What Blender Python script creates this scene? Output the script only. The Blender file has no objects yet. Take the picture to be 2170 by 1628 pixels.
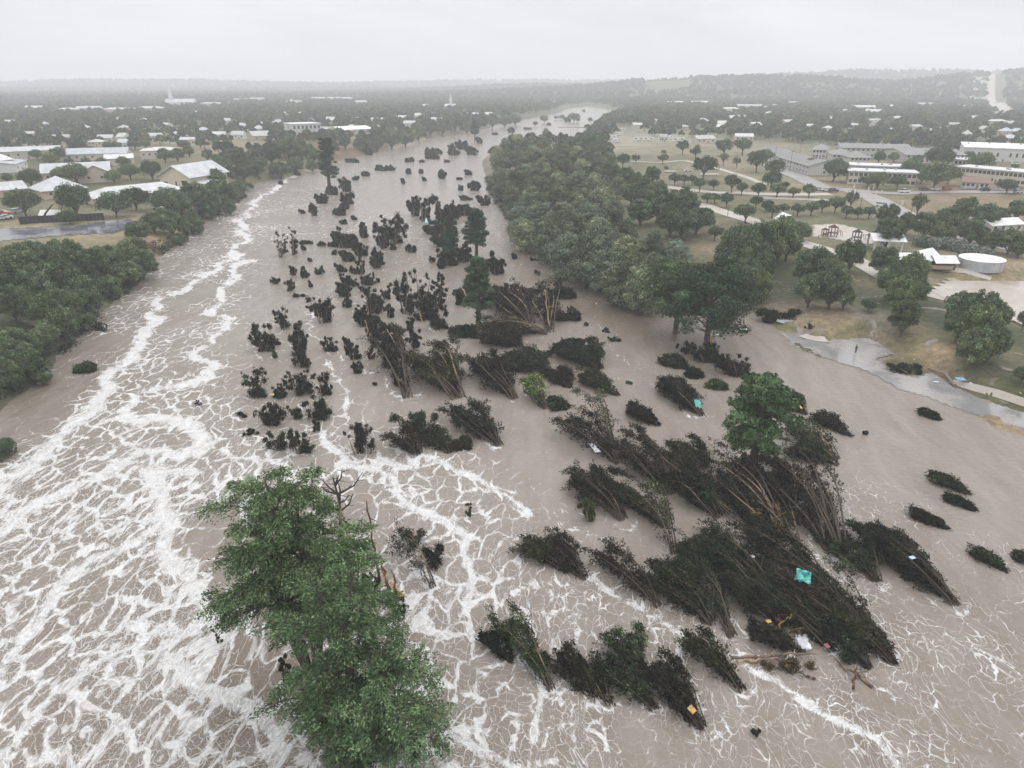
import bpy, bmesh, math, random
import numpy as np
from mathutils import Vector, Matrix
R = math.radians
C = bpy.context.scene.collection
sc = bpy.context.scene

# ------------------------------------------------------------------ camera, sky, sun, exposure
CAM_H, PITCH, FPX = 55.0, R(23.8), 1447.0
cam = bpy.data.objects.new('camera', bpy.data.cameras.new('camera'))
C.objects.link(cam)
cam.location = (0, 0, CAM_H); cam.rotation_euler = (math.pi/2-PITCH, 0, 0)
cam.data.lens = 24; cam.data.sensor_width = 36; cam.data.clip_start = 1; cam.data.clip_end = 20000
sc.camera = cam
SUN_EL, SUN_ROT = R(58), R(20)
w = bpy.data.worlds.new('World'); sc.world = w; w.use_nodes = True
nt = w.node_tree; N = nt.nodes; L = nt.links
bg = N['Background']
sky = N.new('ShaderNodeTexSky'); sky.sky_type = 'NISHITA'; sky.sun_disc = False
sky.sun_elevation = SUN_EL; sky.sun_rotation = SUN_ROT; sky.dust_density = 4
hs = N.new('ShaderNodeHueSaturation'); hs.inputs['Saturation'].default_value = .12
L.new(sky.outputs[0], hs.inputs['Color'])
tc = N.new('ShaderNodeTexCoord'); sx = N.new('ShaderNodeSeparateXYZ'); L.new(tc.outputs['Generated'], sx.inputs[0])
# cloud deck: overcast luminance that rises towards the zenith, broken by soft cloud noise
mp = N.new('ShaderNodeMapping'); mp.inputs['Scale'].default_value = (1, 1, 4.5); L.new(tc.outputs['Generated'], mp.inputs[0])
nz = N.new('ShaderNodeTexNoise'); nz.inputs['Scale'].default_value = 2.3; nz.inputs['Detail'].default_value = 5; nz.inputs['Distortion'].default_value = .6
L.new(mp.outputs[0], nz.inputs['Vector'])
cr = N.new('ShaderNodeMapRange'); cr.inputs[1].default_value = .3; cr.inputs[2].default_value = .7; cr.inputs[3].default_value = .88; cr.inputs[4].default_value = 1.14
L.new(nz.outputs['Fac'], cr.inputs[0])
gr = N.new('ShaderNodeValToRGB'); L.new(sx.outputs[2], gr.inputs[0])
el = gr.color_ramp.elements
el[0].position = 0; el[0].color = (9.6, 9.7, 9.9, 1)
el[1].position = 1; el[1].color = (20, 20.3, 21, 1)
for p_, c_ in ((.06, 8.6), (.16, 7.9), (.3, 11.5)):
    e_ = el.new(p_); e_.color = (c_, c_*1.01, c_*1.035, 1)
mu = N.new('ShaderNodeMix'); mu.data_type = 'RGBA'; mu.blend_type = 'MULTIPLY'; mu.inputs[0].default_value = 1
L.new(gr.outputs[0], mu.inputs[6]); L.new(cr.outputs[0], mu.inputs[7])
mx = N.new('ShaderNodeMix'); mx.data_type = 'RGBA'; mx.inputs[0].default_value = .9
L.new(hs.outputs[0], mx.inputs[6]); L.new(mu.outputs[2], mx.inputs[7])
L.new(mx.outputs[2], bg.inputs[0]); bg.inputs[1].default_value = .1
sl = bpy.data.lights.new('sun', 'SUN'); sl.energy = .7; sl.angle = R(25); sl.color = (1, .97, .93)
sun = bpy.data.objects.new('sun', sl); C.objects.link(sun)
sun.rotation_euler = (math.pi/2-SUN_EL, 0, -SUN_ROT+math.pi)
sun.location = (0, 0, 300)
vs = sc.view_settings; vs.view_transform = 'Standard'; vs.look = 'None'; vs.gamma = 1; vs.exposure = 0.06
sc.cycles.max_bounces = 6; sc.cycles.diffuse_bounces = 2; sc.cycles.glossy_bounces = 2; sc.cycles.transmission_bounces = 2
sc.cycles.transparent_max_bounces = 4; sc.cycles.volume_bounces = 1

# ------------------------------------------------------------------ projection helpers
cp, sp = math.cos(PITCH), math.sin(PITCH)
def ray(px, py):
    u = (px-1085)/FPX; v = (py-814)/FPX
    return u, cp-v*sp, sp+v*cp                 # dx, dy, drop per unit depth
def at(px, py, z=0.0):
    dx, dy, dr = ray(px, py)
    t = (CAM_H-z)/max(dr, .004)
    return np.array([dx*t, dy*t, z])
def depth(p):
    return p[1]*cp+(CAM_H-p[2])*sp
ZO = dict(A=(0, 150, 3.875), B=(540, 150, 3.875), C=(1080, 130, 3.875), D=(1610, 130, 3.875), E=(0, 500, 3.875),
          F=(480, 380, 3.6167), G=(980, 480, 3.256), H=(1570, 480, 3.6167), I=(0, 880, 2.177), J=(420, 940, 2.367),
          K=(1000, 980, 2.512), L=(1180, 820, 3.6167), M=(1500, 1000, 2.5925), P=(0, 0, 1.0), Q=(480, 620, 4.4), S=(820, 680, 5.1667), T=(640, 420, 3.6167))
def zp(k, X, Y):
    o = ZO[k]; return o[0]+X/o[2], o[1]+Y/o[2]

def smooth(a, b, x):
    t = np.clip((x-a)/(b-a), 0, 1); return t*t*(3-2*t)
_rn = np.random.RandomState(5)
_W = [(_rn.uniform(0, 2*math.pi), _rn.uniform(0, 2*math.pi), 1.0/(1.7**i)) for i in range(5)]
def fbm(x, y, s):
    o = 0; a = 1; f = 1/s
    for i, (p, q, _) in enumerate(_W):
        an = 1.3*i+.4
        o = o+a*np.sin((x*math.cos(an)+y*math.sin(an))*f+p+1.7*np.sin((y*math.cos(an*1.7)-x*math.sin(an*1.7))*f*.7+q))
        a *= .55; f *= 1.9
    return o/2
def sdist(poly, x, y):
    """signed distance, positive inside"""
    poly = np.asarray(poly)[:, :2]; n = len(poly)
    d = np.full(x.shape, 1e18); ins = np.zeros(x.shape, bool)
    for i in range(n):
        ax, ay = poly[i]; bx, by = poly[(i+1) % n]
        ex, ey = bx-ax, by-ay; px_, py_ = x-ax, y-ay
        t = np.clip((px_*ex+py_*ey)/(ex*ex+ey*ey+1e-9), 0, 1)
        d = np.minimum(d, (px_-ex*t)**2+(py_-ey*t)**2)
        c = ((ay > y) != (by > y)) & (x < (bx-ax)*(y-ay)/(by-ay+1e-12)+ax)
        ins ^= c
    d = np.sqrt(d)
    return np.where(ins, d, -d)

# ------------------------------------------------------------------ shorelines (world, metres)
def W2(l, z=0): return [tuple(at(a, b, z)[:2]) for a, b in l]
left_shore = W2([(-200, 1060), (-60, 1000), (20, 968), (-30, 905), (20, 850), (95, 800), (110, 760), (175, 700), (225, 655), (280, 610), (335, 545), (380, 515),
                 (430, 472), (500, 430), (545, 388), (620, 372), (690, 345), (770, 330), (870, 300), (940, 288), (1000, 280), (1065, 262), (1130, 250), (1180, 240), (1215, 226)])
LEFT = left_shore + [(-1400, 9000), (-9000, 9000), (-9000, -60), (-60, -60), (-52, 20)]
BACK = W2([(1100, 241), (1180, 237), (1212, 228), (1245, 225), (1290, 231), (1330, 239), (1365, 236)])+[(4000, 9000), (-3500, 9000)]
right_shore = W2([(1262, 226), (1330, 241), (1285, 252), (1262, 262), (1240, 285), (1222, 308), (1150, 312), (1060, 312), (1022, 340), (1030, 380), (1050, 430), (1080, 468), (1150, 520), (1225, 575),
                  (1290, 618), (1340, 625), (1420, 606), (1520, 625), (1600, 648), (1640, 690), (1680, 728), (1745, 757), (1818, 778), (1862, 800), (1905, 826), (1960, 842), (2045, 874), (2115, 900), (2175, 930), (2400, 1020)])
RIGHT = right_shore + [(150, 20), (9000, 20), (9000, 9000), (900, 9000)]
lot_px = [(1656, 707), (1694, 709), (1736, 723), (1808, 719), (1844, 718), (1899, 752), (1857, 763), (1891, 790), (1938, 801), (1971, 790), (2001, 806),
          (2026, 823), (2081, 848), (2170, 875), (2330, 940), (2330, 985), (2170, 914), (2117, 897), (2040, 872), (1957, 841), (1902, 826), (1860, 800), (1819, 781), (1747, 761), (1675, 731)]
LOT = W2(lot_px)
ISLE = W2([(1675, 727), (1690, 727), (1745, 754), (1742, 759), (1700, 745)])
SPIT = W2([(2040, 870), (2110, 880), (2170, 905), (2300, 960), (2300, 985), (2170, 925), (2100, 905)])
FIELD = [(2005, 580), (2060, 590), (2300, 592), (2300, 730), (2170, 690), (2110, 668), (2040, 640), (1960, 618)]
FIELDW = [tuple(at(a, b, 4)[:2]) for a, b in FIELD]

def hills(x, y):
    o = np.zeros_like(x)
    for cx, cy, rx, ry, h in ((900, 2700, 760, 420, 64), (1750, 2500, 560, 500, 78), (2500, 2000, 700, 600, 92), (-2600, 5200, 1500, 500, 52), (400, 5600, 2600, 500, 50), (2200, 4200, 1500, 700, 95), (-5200, 5200, 1800, 700, 80), (150, 3600, 600, 350, 34)):
        o = np.maximum(o, h*np.exp(-((x-cx)/rx)**2-((y-cy)/ry)**2)*(1+.10*fbm(x, y, 130)))
    return o
def ground_h(x, y):
    x = np.asarray(x, float); y = np.asarray(y, float)
    r = np.hypot(x, y)
    wob = fbm(x, y, 7)*.8*np.clip(r/150, .3, 2)
    dl = np.maximum(sdist(LEFT, x, y), sdist(BACK, x, y))+wob; dr = sdist(RIGHT, x, y)+wob*.5
    hl = np.where(dl < 0, np.maximum(dl*.35, -4), 7.0*(1-np.exp(-np.maximum(dl, 0)/7)))
    gw = 14+30*smooth(40, 140, x)*(1-smooth(260, 420, y))
    hr = np.where(dr < 0, np.maximum(dr*.35, -4), 6.5*(1-np.exp(-np.maximum(dr, 0)/gw)))
    h = np.maximum(hl, hr)
    land = smooth(10, 60, np.maximum(dl, dr))
    h = h+land*(fbm(x, y, 90)*.9+hills(x, y)*smooth(900, 1700, r))
    for poly, z, b in ((LOT, -.16, 5), (FIELDW, 3.2, 8)):
        s = smooth(-b, 0, sdist(poly, x, y)); h = h*(1-s)+z*s
    for poly, z in ((ISLE, .25), (SPIT, .16)):
        s = smooth(-1.5, .5, sdist(poly, x, y)); h = np.maximum(h, -4+(z+4)*s)
    return h
def gz(x, y): return float(ground_h(np.array([x]), np.array([y]))[0])
def on(px, py, dz=0.0):
    """point on the terrain (or water) seen at photo pixel px,py, dz above it"""
    dx, dy, dr = ray(px, py)
    z = 4.0
    for _ in range(12):
        t = (CAM_H-z-dz)/max(dr, .004); g = max(gz(dx*t, dy*t), 0)
        if abs(g-z) < .02: break
        z = .5*z+.5*g
    t = (CAM_H-z-dz)/max(dr, .004)
    return np.array([dx*t, dy*t, z])

# ------------------------------------------------------------------ object helpers
def tag(o, label=None, cat=None, group=None, kind=None):
    if label: o['label'] = label
    if cat: o['category'] = cat
    if group: o['group'] = group
    if kind: o['kind'] = kind
    return o
def empty(name, loc, rz=0):
    o = bpy.data.objects.new(name, None); C.objects.link(o); o.location = [float(v) for v in loc]; o.rotation_euler = (0, 0, rz)
    o.empty_display_size = .5
    return o
def link(name, mesh, parent=None, loc=None, rot=None, scale=None):
    o = bpy.data.objects.new(name, mesh); C.objects.link(o)
    if parent: o.parent = parent
    if loc is not None: o.location = [float(v) for v in loc]
    if rot is not None: o.rotation_euler = rot
    if scale is not None: o.scale = scale
    return o
class MB:
    def __init__(s): s.v = []; s.q = []; s.t = []; s.c = []; s.n = 0
    def add(s, v, q=None, t=None, c=(1, 1, 1)):
        v = np.asarray(v, float).reshape(-1, 3)
        if q is not None and len(q): s.q.append(np.asarray(q, int).reshape(-1, 4)+s.n)
        if t is not None and len(t): s.t.append(np.asarray(t, int).reshape(-1, 3)+s.n)
        c = np.asarray(c, float)
        s.c.append(np.broadcast_to(c, (len(v), 3)) if c.ndim == 1 else c)
        s.v.append(v); s.n += len(v)
    def box(s, cx, cy, cz, sx_, sy_, sz_, rz=0, c=(1, 1, 1), tilt=None):
        P = np.array([[a, b, d] for d in (-.5, .5) for b in (-.5, .5) for a in (-.5, .5)])*[sx_, sy_, sz_]
        if tilt is not None: P = P @ np.array(tilt.to_3x3()).T
        if rz: P = P @ np.array(Matrix.Rotation(rz, 3, 'Z')).T
        s.add(P+[cx, cy, cz], [[0, 2, 3, 1], [4, 5, 7, 6], [0, 1, 5, 4], [2, 6, 7, 3], [0, 4, 6, 2], [1, 3, 7, 5]], c=c)
    def tube(s, pts, rad, n=6, c=(1, 1, 1), cap=True):
        pts = np.asarray(pts, float); m = len(pts); rad = np.broadcast_to(np.asarray(rad, float), (m,))
        t = np.gradient(pts, axis=0); t /= np.linalg.norm(t, axis=1, keepdims=True)+1e-9
        ref = np.array([0, 0, 1.]) if abs(t[:, 2]).mean() < .8 else np.array([1., 0, 0])
        a = np.cross(t, ref); a /= np.linalg.norm(a, axis=1, keepdims=True)+1e-9; b = np.cross(t, a)
        th = np.arange(n)*2*math.pi/n
        V = pts[:, None]+rad[:, None, None]*(np.cos(th)[None, :, None]*a[:, None]+np.sin(th)[None, :, None]*b[:, None])
        V = V.reshape(-1, 3); i = np.arange(m-1)[:, None]*n; j = np.arange(n)[None]; k = (j+1) % n
        q = np.stack([i+j, i+k, i+n+k, i+n+j], -1).reshape(-1, 4)
        if np.ndim(c) == 2 and len(c) == m: c = np.repeat(np.asarray(c, float), n, 0)
        tt = []
        if cap:
            for e in (0, (m-1)*n):
                tt += [[e, e+x_, e+x_+1] for x_ in range(1, n-1)]
        s.add(V, q, tt, c)
    def leaves(s, P, size, nrm=None, spread=1.0, asp=1.6, axis=None, col=(.05, .08, .04), jit=.35, rng=np.random):
        """one small bent leaf-clump quad per point"""
        m = len(P)
        if m == 0: return
        d = rng.normal(size=(m, 3)); d /= np.linalg.norm(d, axis=1, keepdims=True)
        nn = d if nrm is None else nrm+spread*d
        nn /= np.linalg.norm(nn, axis=1, keepdims=True)+1e-9
        r = rng.normal(size=(m, 3)) if axis is None else axis+.35*rng.normal(size=(m, 3))
        a = r-nn*np.sum(r*nn, 1, keepdims=True); a /= np.linalg.norm(a, axis=1, keepdims=True)+1e-9
        b = np.cross(nn, a)
        sz = (np.asarray(size)*np.ones(m)*rng.uniform(.65, 1.35, m))[:, None]
        a = a*sz*.5*asp; b = b*sz*.5
        k = nn*sz*.18
        V = np.stack([P-a*.9-k, P+b*.8, P+a-k, P-b*.8], 1).reshape(-1, 3)
        col = np.asarray(col, float); col = np.broadcast_to(col, (m, 3))
        f = np.exp(rng.normal(size=(m, 1))*jit)
        hue = 1+rng.normal(size=(m, 3))*[.10, .03, .10]
        s.add(V, np.arange(4*m).reshape(m, 4), c=np.repeat(np.clip(col*f*hue, 0, 1), 4, 0))
    def mesh(s, name, mat, smooth_=False):
        v = np.concatenate(s.v); c = np.concatenate(s.c)
        q = np.concatenate(s.q) if s.q else np.zeros((0, 4), int); t = np.concatenate(s.t) if s.t else np.zeros((0, 3), int)
        me = bpy.data.meshes.new(name)
        me.vertices.add(len(v)); me.vertices.foreach_set('co', v.astype(np.float32).ravel())
        me.loops.add(4*len(q)+3*len(t)); me.loops.foreach_set('vertex_index', np.concatenate([q.ravel(), t.ravel()]).astype(np.int32))
        me.polygons.add(len(q)+len(t))
        st = np.concatenate([np.arange(len(q))*4, 4*len(q)+np.arange(len(t))*3]).astype(np.int32)
        me.polygons.foreach_set('loop_start', st)
        me.polygons.foreach_set('use_smooth', np.full(len(st), smooth_))
        me.update(calc_edges=True)
        a = me.color_attributes.new('col', 'FLOAT_COLOR', 'POINT')
        a.data.foreach_set('color', np.concatenate([c, np.ones((len(c), 1))], 1).astype(np.float32).ravel())
        me.materials.append(mat); me.validate()
        return me
    def build(s, name, mat, parent=None, smooth_=False, **k): return link(name, s.mesh(name, mat, smooth_), parent, **k)
def copy_tree(o, parent=None):
    c = o.copy(); C.objects.link(c); c.parent = parent
    for ch in [x for x in bpy.data.objects if x.parent == o]: copy_tree(ch, c)
    return c

# ------------------------------------------------------------------ materials
def mat(name):
    m = bpy.data.materials.new(name); m.use_nodes = True; return m, m.node_tree.nodes, m.node_tree.links, m.node_tree.nodes['Principled BSDF']
def noise(N, L, vec, scale, detail=4, rough=.5, dist=0):
    n = N.new('ShaderNodeTexNoise'); n.inputs['Scale'].default_value = scale; n.inputs['Detail'].default_value = detail
    n.inputs['Roughness'].default_value = rough; n.inputs['Distortion'].default_value = dist
    if vec is not None: L.new(vec, n.inputs['Vector'])
    return n
def ramp(N, L, src, stops):
    r = N.new('ShaderNodeValToRGB'); e = r.color_ramp.elements
    while len(e) < len(stops): e.new(.5)
    for i, (p, c) in enumerate(stops):
        e[i].position = p; e[i].color = (*c, 1) if len(c) == 3 else c
    L.new(src, r.inputs[0]); return r
def mrange(N, L, src, a, b, c=0, d=1, interp='LINEAR'):
    m = N.new('ShaderNodeMapRange'); m.interpolation_type = interp
    for i, v in enumerate((a, b, c, d)):
        if isinstance(v, (int, float)): m.inputs[i+1].default_value = v
        else: L.new(v, m.inputs[i+1])
    L.new(src, m.inputs[0]); return m.outputs[0]
def mth(N, L, op, a, b=None, c=None, clamp=False):
    m = N.new('ShaderNodeMath'); m.operation = op; m.use_clamp = clamp
    for i, v in enumerate((a, b, c)):
        if v is None: continue
        if isinstance(v, (int, float)): m.inputs[i].default_value = v
        else: L.new(v, m.inputs[i])
    return m.outputs[0]
def mixc(N, L, f, a, b, bt='MIX'):
    m = N.new('ShaderNodeMix'); m.data_type = 'RGBA'; m.blend_type = bt
    for i, v in ((0, f), (6, a), (7, b)):
        if isinstance(v, (int, float)): m.inputs[i].default_value = v
        elif isinstance(v, tuple): m.inputs[i].default_value = (*v, 1) if len(v) == 3 else v
        else: L.new(v, m.inputs[i])
    return m.outputs[2]
def foliage_mat(name, rough=.62, trans=.12, spec=.25):
    m, N, L, b = mat(name)
    a = N.new('ShaderNodeAttribute'); a.attribute_name = 'col'
    oi = N.new('ShaderNodeObjectInfo')
    f = mrange(N, L, oi.outputs['Random'], 0, 1, .78, 1.25)
    rb = ramp(N, L, oi.outputs['Random'], [(0, (1.02, 1, .9)), (.5, (.96, 1, 1.02)), (1, (1.1, 1.02, .85))])
    c = mixc(N, L, 1.0, a.outputs['Color'], rb.outputs[0], 'MULTIPLY')
    vm = N.new('ShaderNodeVectorMath'); vm.operation = 'SCALE'; L.new(c, vm.inputs[0]); L.new(f, vm.inputs['Scale'])
    L.new(vm.outputs[0], b.inputs['Base Color']); b.inputs['Roughness'].default_value = rough
    b.inputs['Specular IOR Level'].default_value = spec
    tr = N.new('ShaderNodeBsdfTranslucent'); L.new(vm.outputs[0], tr.inputs[0])
    ms = N.new('ShaderNodeMixShader'); ms.inputs[0].default_value = trans
    L.new(b.outputs[0], ms.inputs[1]); L.new(tr.outputs[0], ms.inputs[2]); L.new(ms.outputs[0], N['Material Output'].inputs[0])
    return m
def surf_mat(name, rough=.7, nscale=3, namp=.2, spec=.4, bump=0, metal=0):
    m, N, L, b = mat(name)
    a = N.new('ShaderNodeAttribute'); a.attribute_name = 'col'
    t = N.new('ShaderNodeTexCoord')
    n = noise(N, L, t.outputs['Object'], nscale, 6, .6)
    f = mrange(N, L, n.outputs['Fac'], .3, .7, 1-namp, 1+namp)
    vm = N.new('ShaderNodeVectorMath'); vm.operation = 'SCALE'; L.new(a.outputs['Color'], vm.inputs[0]); L.new(f, vm.inputs['Scale'])
    L.new(vm.outputs[0], b.inputs['Base Color']); b.inputs['Roughness'].default_value = rough
    b.inputs['Specular IOR Level'].default_value = spec; b.inputs['Metallic'].default_value = metal
    if bump:
        bm_ = N.new('ShaderNodeBump'); bm_.inputs['Strength'].default_value = bump; bm_.inputs['Distance'].default_value = .05
        L.new(n.outputs['Fac'], bm_.inputs['Height']); L.new(bm_.outputs[0], b.inputs['Normal'])
    return m
M_LEAF = foliage_mat('foliage', .75, .06, .05); M_DARK = foliage_mat('wet_foliage', .6, .05, .04)
M_BARK = surf_mat('bark', .85, 6, .35, .1, .5)
M_WALL = surf_mat('painted_wall', .8, 1.2, .10)
M_ROOF = surf_mat('metal_roof', .5, .28, .22, .4)
M_SHINGLE = surf_mat('shingle_roof', .9, 4, .18, .2)
M_GLASS = surf_mat('window_glass', .12, 2, .2, .8)
M_TRIM = surf_mat('trim', .6, 3, .08)
M_PAINT = surf_mat('car_paint', .22, 2, .06, .6)
M_RUBBER = surf_mat('rubber', .8, 8, .1, .2)
M_TARP = surf_mat('tarp', .5, 2.5, .55, .4, .4)
M_CLOTH = surf_mat('cloth', .9, 10, .1, .2)
ORD = ['first', 'second', 'third', 'fourth', 'fifth', 'sixth', 'seventh', 'eighth', 'ninth', 'tenth', 'eleventh', 'twelfth', 'thirteenth', 'fourteenth', 'fifteenth', 'sixteenth', 'seventeenth', 'eighteenth', 'nineteenth', 'twentieth']
HAZE = .00033
# ------------------------------------------------------------------ haze-free polar grid shared by ground and water
def polar(r0, r1, nr, a0, a1, na):
    r = np.geomspace(r0, r1, nr); a = np.linspace(R(a0), R(a1), na)
    rr, aa = np.meshgrid(r, a, indexing='ij')
    x = rr*np.sin(aa); y = rr*np.cos(aa)
    i = np.arange(nr-1)[:, None]*na; j = np.arange(na-1)[None]
    q = np.stack([i+j, i+j+1, i+na+j+1, i+na+j], -1).reshape(-1, 4)[:, ::-1]
    return x.ravel(), y.ravel(), q
def idw(ctrl, x, y, p=3.0):
    """blend of control values given at photo positions, weighted by distance on the ground relative to range"""
    num = 0; den = 0
    for px, py, val in ctrl:
        q = at(px, py, 3 if py < 600 else 0); r = math.hypot(q[0], q[1])+1
        d = np.hypot(x-q[0], (y-q[1])*.8)/r+.01
        w_ = d**-p; val = np.atleast_1d(np.asarray(val, float))
        num = num+w_[:, None]*val[None]; den = den+w_
    return num/den[:, None]
# ---- ground
x, y, q = polar(2, 6400, 470, -82, 82, 560)
z = ground_h(x, y)
TAN = (.34, .295, .21); DRY = (.27, .245, .165); GRN = (.12, .125, .065); OLV = (.19, .185, .11); MUD = (.27, .22, .16); DKG = (.07, .085, .05); SAND = (.36, .29, .20); PALE = (.36, .34, .29)
gc = [(60, 525, TAN), (180, 510, TAN), (10, 560, OLV), (40, 470, OLV), (200, 465, OLV), (330, 500, SAND), (345, 530, MUD), (100, 640, DKG), (60, 780, DKG), (560, 300, TAN), (620, 300, DRY), (500, 300, DRY), (430, 420, GRN), (300, 400, GRN), (100, 350, GRN),
      (550, 375, OLV), (740, 318, (.25, .17, .12)), (600, 250, GRN), (300, 230, GRN), (900, 250, GRN), (1300, 215, OLV), (1420, 320, DRY), (1370, 350, OLV), (1500, 330, DRY), (1540, 370, DRY), (1450, 380, OLV), (1600, 380, DRY), (1680, 400, DRY),
      (1440, 310, PALE), (1330, 315, PALE), (1800, 420, MUD), (1980, 425, (.27, .21, .15)), (1900, 420, OLV), (2080, 430, (.25, .2, .14)), (1700, 300, GRN), (1900, 300, GRN), (2100, 300, GRN), (1520, 480, OLV), (1540, 540, MUD), (1600, 540, OLV), (1640, 490, OLV), (1780, 460, OLV), (1700, 470, OLV),
      (1490, 500, (.16, .12, .08)), (1450, 520, GRN), (1380, 560, DKG), (1200, 480, DKG), (1200, 400, DKG), (1850, 560, OLV), (1800, 590, GRN), (1850, 600, GRN), (1980, 560, OLV), (2100, 580, SAND), (1960, 590, OLV), (2020, 600, SAND),
      (1700, 640, DKG), (1800, 650, DKG), (1900, 640, GRN), (2000, 720, DKG), (2050, 790, DKG), (1850, 680, DKG), (1580, 600, DKG), (1660, 620, DKG), (1950, 680, (.06, .07, .035)), (2100, 760, GRN), (1750, 690, MUD), (1780, 712, SAND), (1740, 700, SAND), (1850, 700, (.27, .25, .22)), (1960, 752, OLV), (1920, 745, OLV), (1990, 770, SAND), (2080, 770, OLV), (2100, 830, GRN), (2150, 850, GRN), (1930, 800, GRN),
      (2100, 900, SAND), (2160, 915, SAND), (1720, 745, GRN), (2050, 205, PALE), (1700, 200, GRN), (2160, 740, GRN)]
col = idw([(a, b, c) for a, b, c in gc], x, y, 4)
far = smooth(700, 1500, np.hypot(x, y))[:, None]
col = col*(1-far*.7)+far*.7*np.array([.12, .125, .085])
wet = smooth(.9, .1, z)[:, None]; col = col*(1-wet*.35)+wet*.35*np.array([.22, .17, .12])
col = col*np.array([.80, .735, .69]); mb = MB(); mb.add(np.stack([x, y, z], 1), q, c=col)
m, N, L, b = mat('ground'); a = N.new('ShaderNodeAttribute'); a.attribute_name = 'col'
g = N.new('ShaderNodeNewGeometry'); n1 = noise(N, L, g.outputs['Position'], .05, 8, .62, .5); n2 = noise(N, L, g.outputs['Position'], .7, 6, .7)
n3 = noise(N, L, g.outputs['Position'], .016, 5, .6, 1)
c = mixc(N, L, mrange(N, L, n1.outputs['Fac'], .4, .64), a.outputs['Color'], mixc(N, L, 1.0, a.outputs['Color'], (.55, .68, .5), 'MULTIPLY'))
c = mixc(N, L, mrange(N, L, n3.outputs['Fac'], .48, .7, 0, .6), c, mixc(N, L, 1.0, c, (1.35, 1.15, .95), 'MULTIPLY'))
vm = N.new('ShaderNodeVectorMath'); vm.operation = 'SCALE'; L.new(c, vm.inputs[0]); L.new(mrange(N, L, n2.outputs['Fac'], .3, .7, .5, 1.4), vm.inputs['Scale'])
b.inputs['Specular IOR Level'].default_value = .3
n4 = noise(N, L, g.outputs['Position'], .11, 7, .68, 1.2); pud = mrange(N, L, n4.outputs['Fac'], .585, .625); hgt = N.new('ShaderNodeSeparateXYZ'); L.new(g.outputs['Position'], hgt.inputs[0]); pud = mth(N, L, 'MULTIPLY', pud, mrange(N, L, hgt.outputs[2], 7.5, 2.5))
c2 = mixc(N, L, pud, vm.outputs[0], (.17, .14, .115)); L.new(c2, b.inputs['Base Color'])
L.new(mrange(N, L, pud, 0, 1, .8, .16), b.inputs['Roughness'])
bu = N.new('ShaderNodeBump'); bu.inputs['Strength'].default_value = .6; bu.inputs['Distance'].default_value = .3; L.new(n2.outputs['Fac'], bu.inputs['Height']); L.new(bu.outputs[0], b.inputs['Normal'])
tag(mb.build('ground', m, smooth_=True), 'flood plain of grass and mud rising to low wooded hills', kind='structure')

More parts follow.
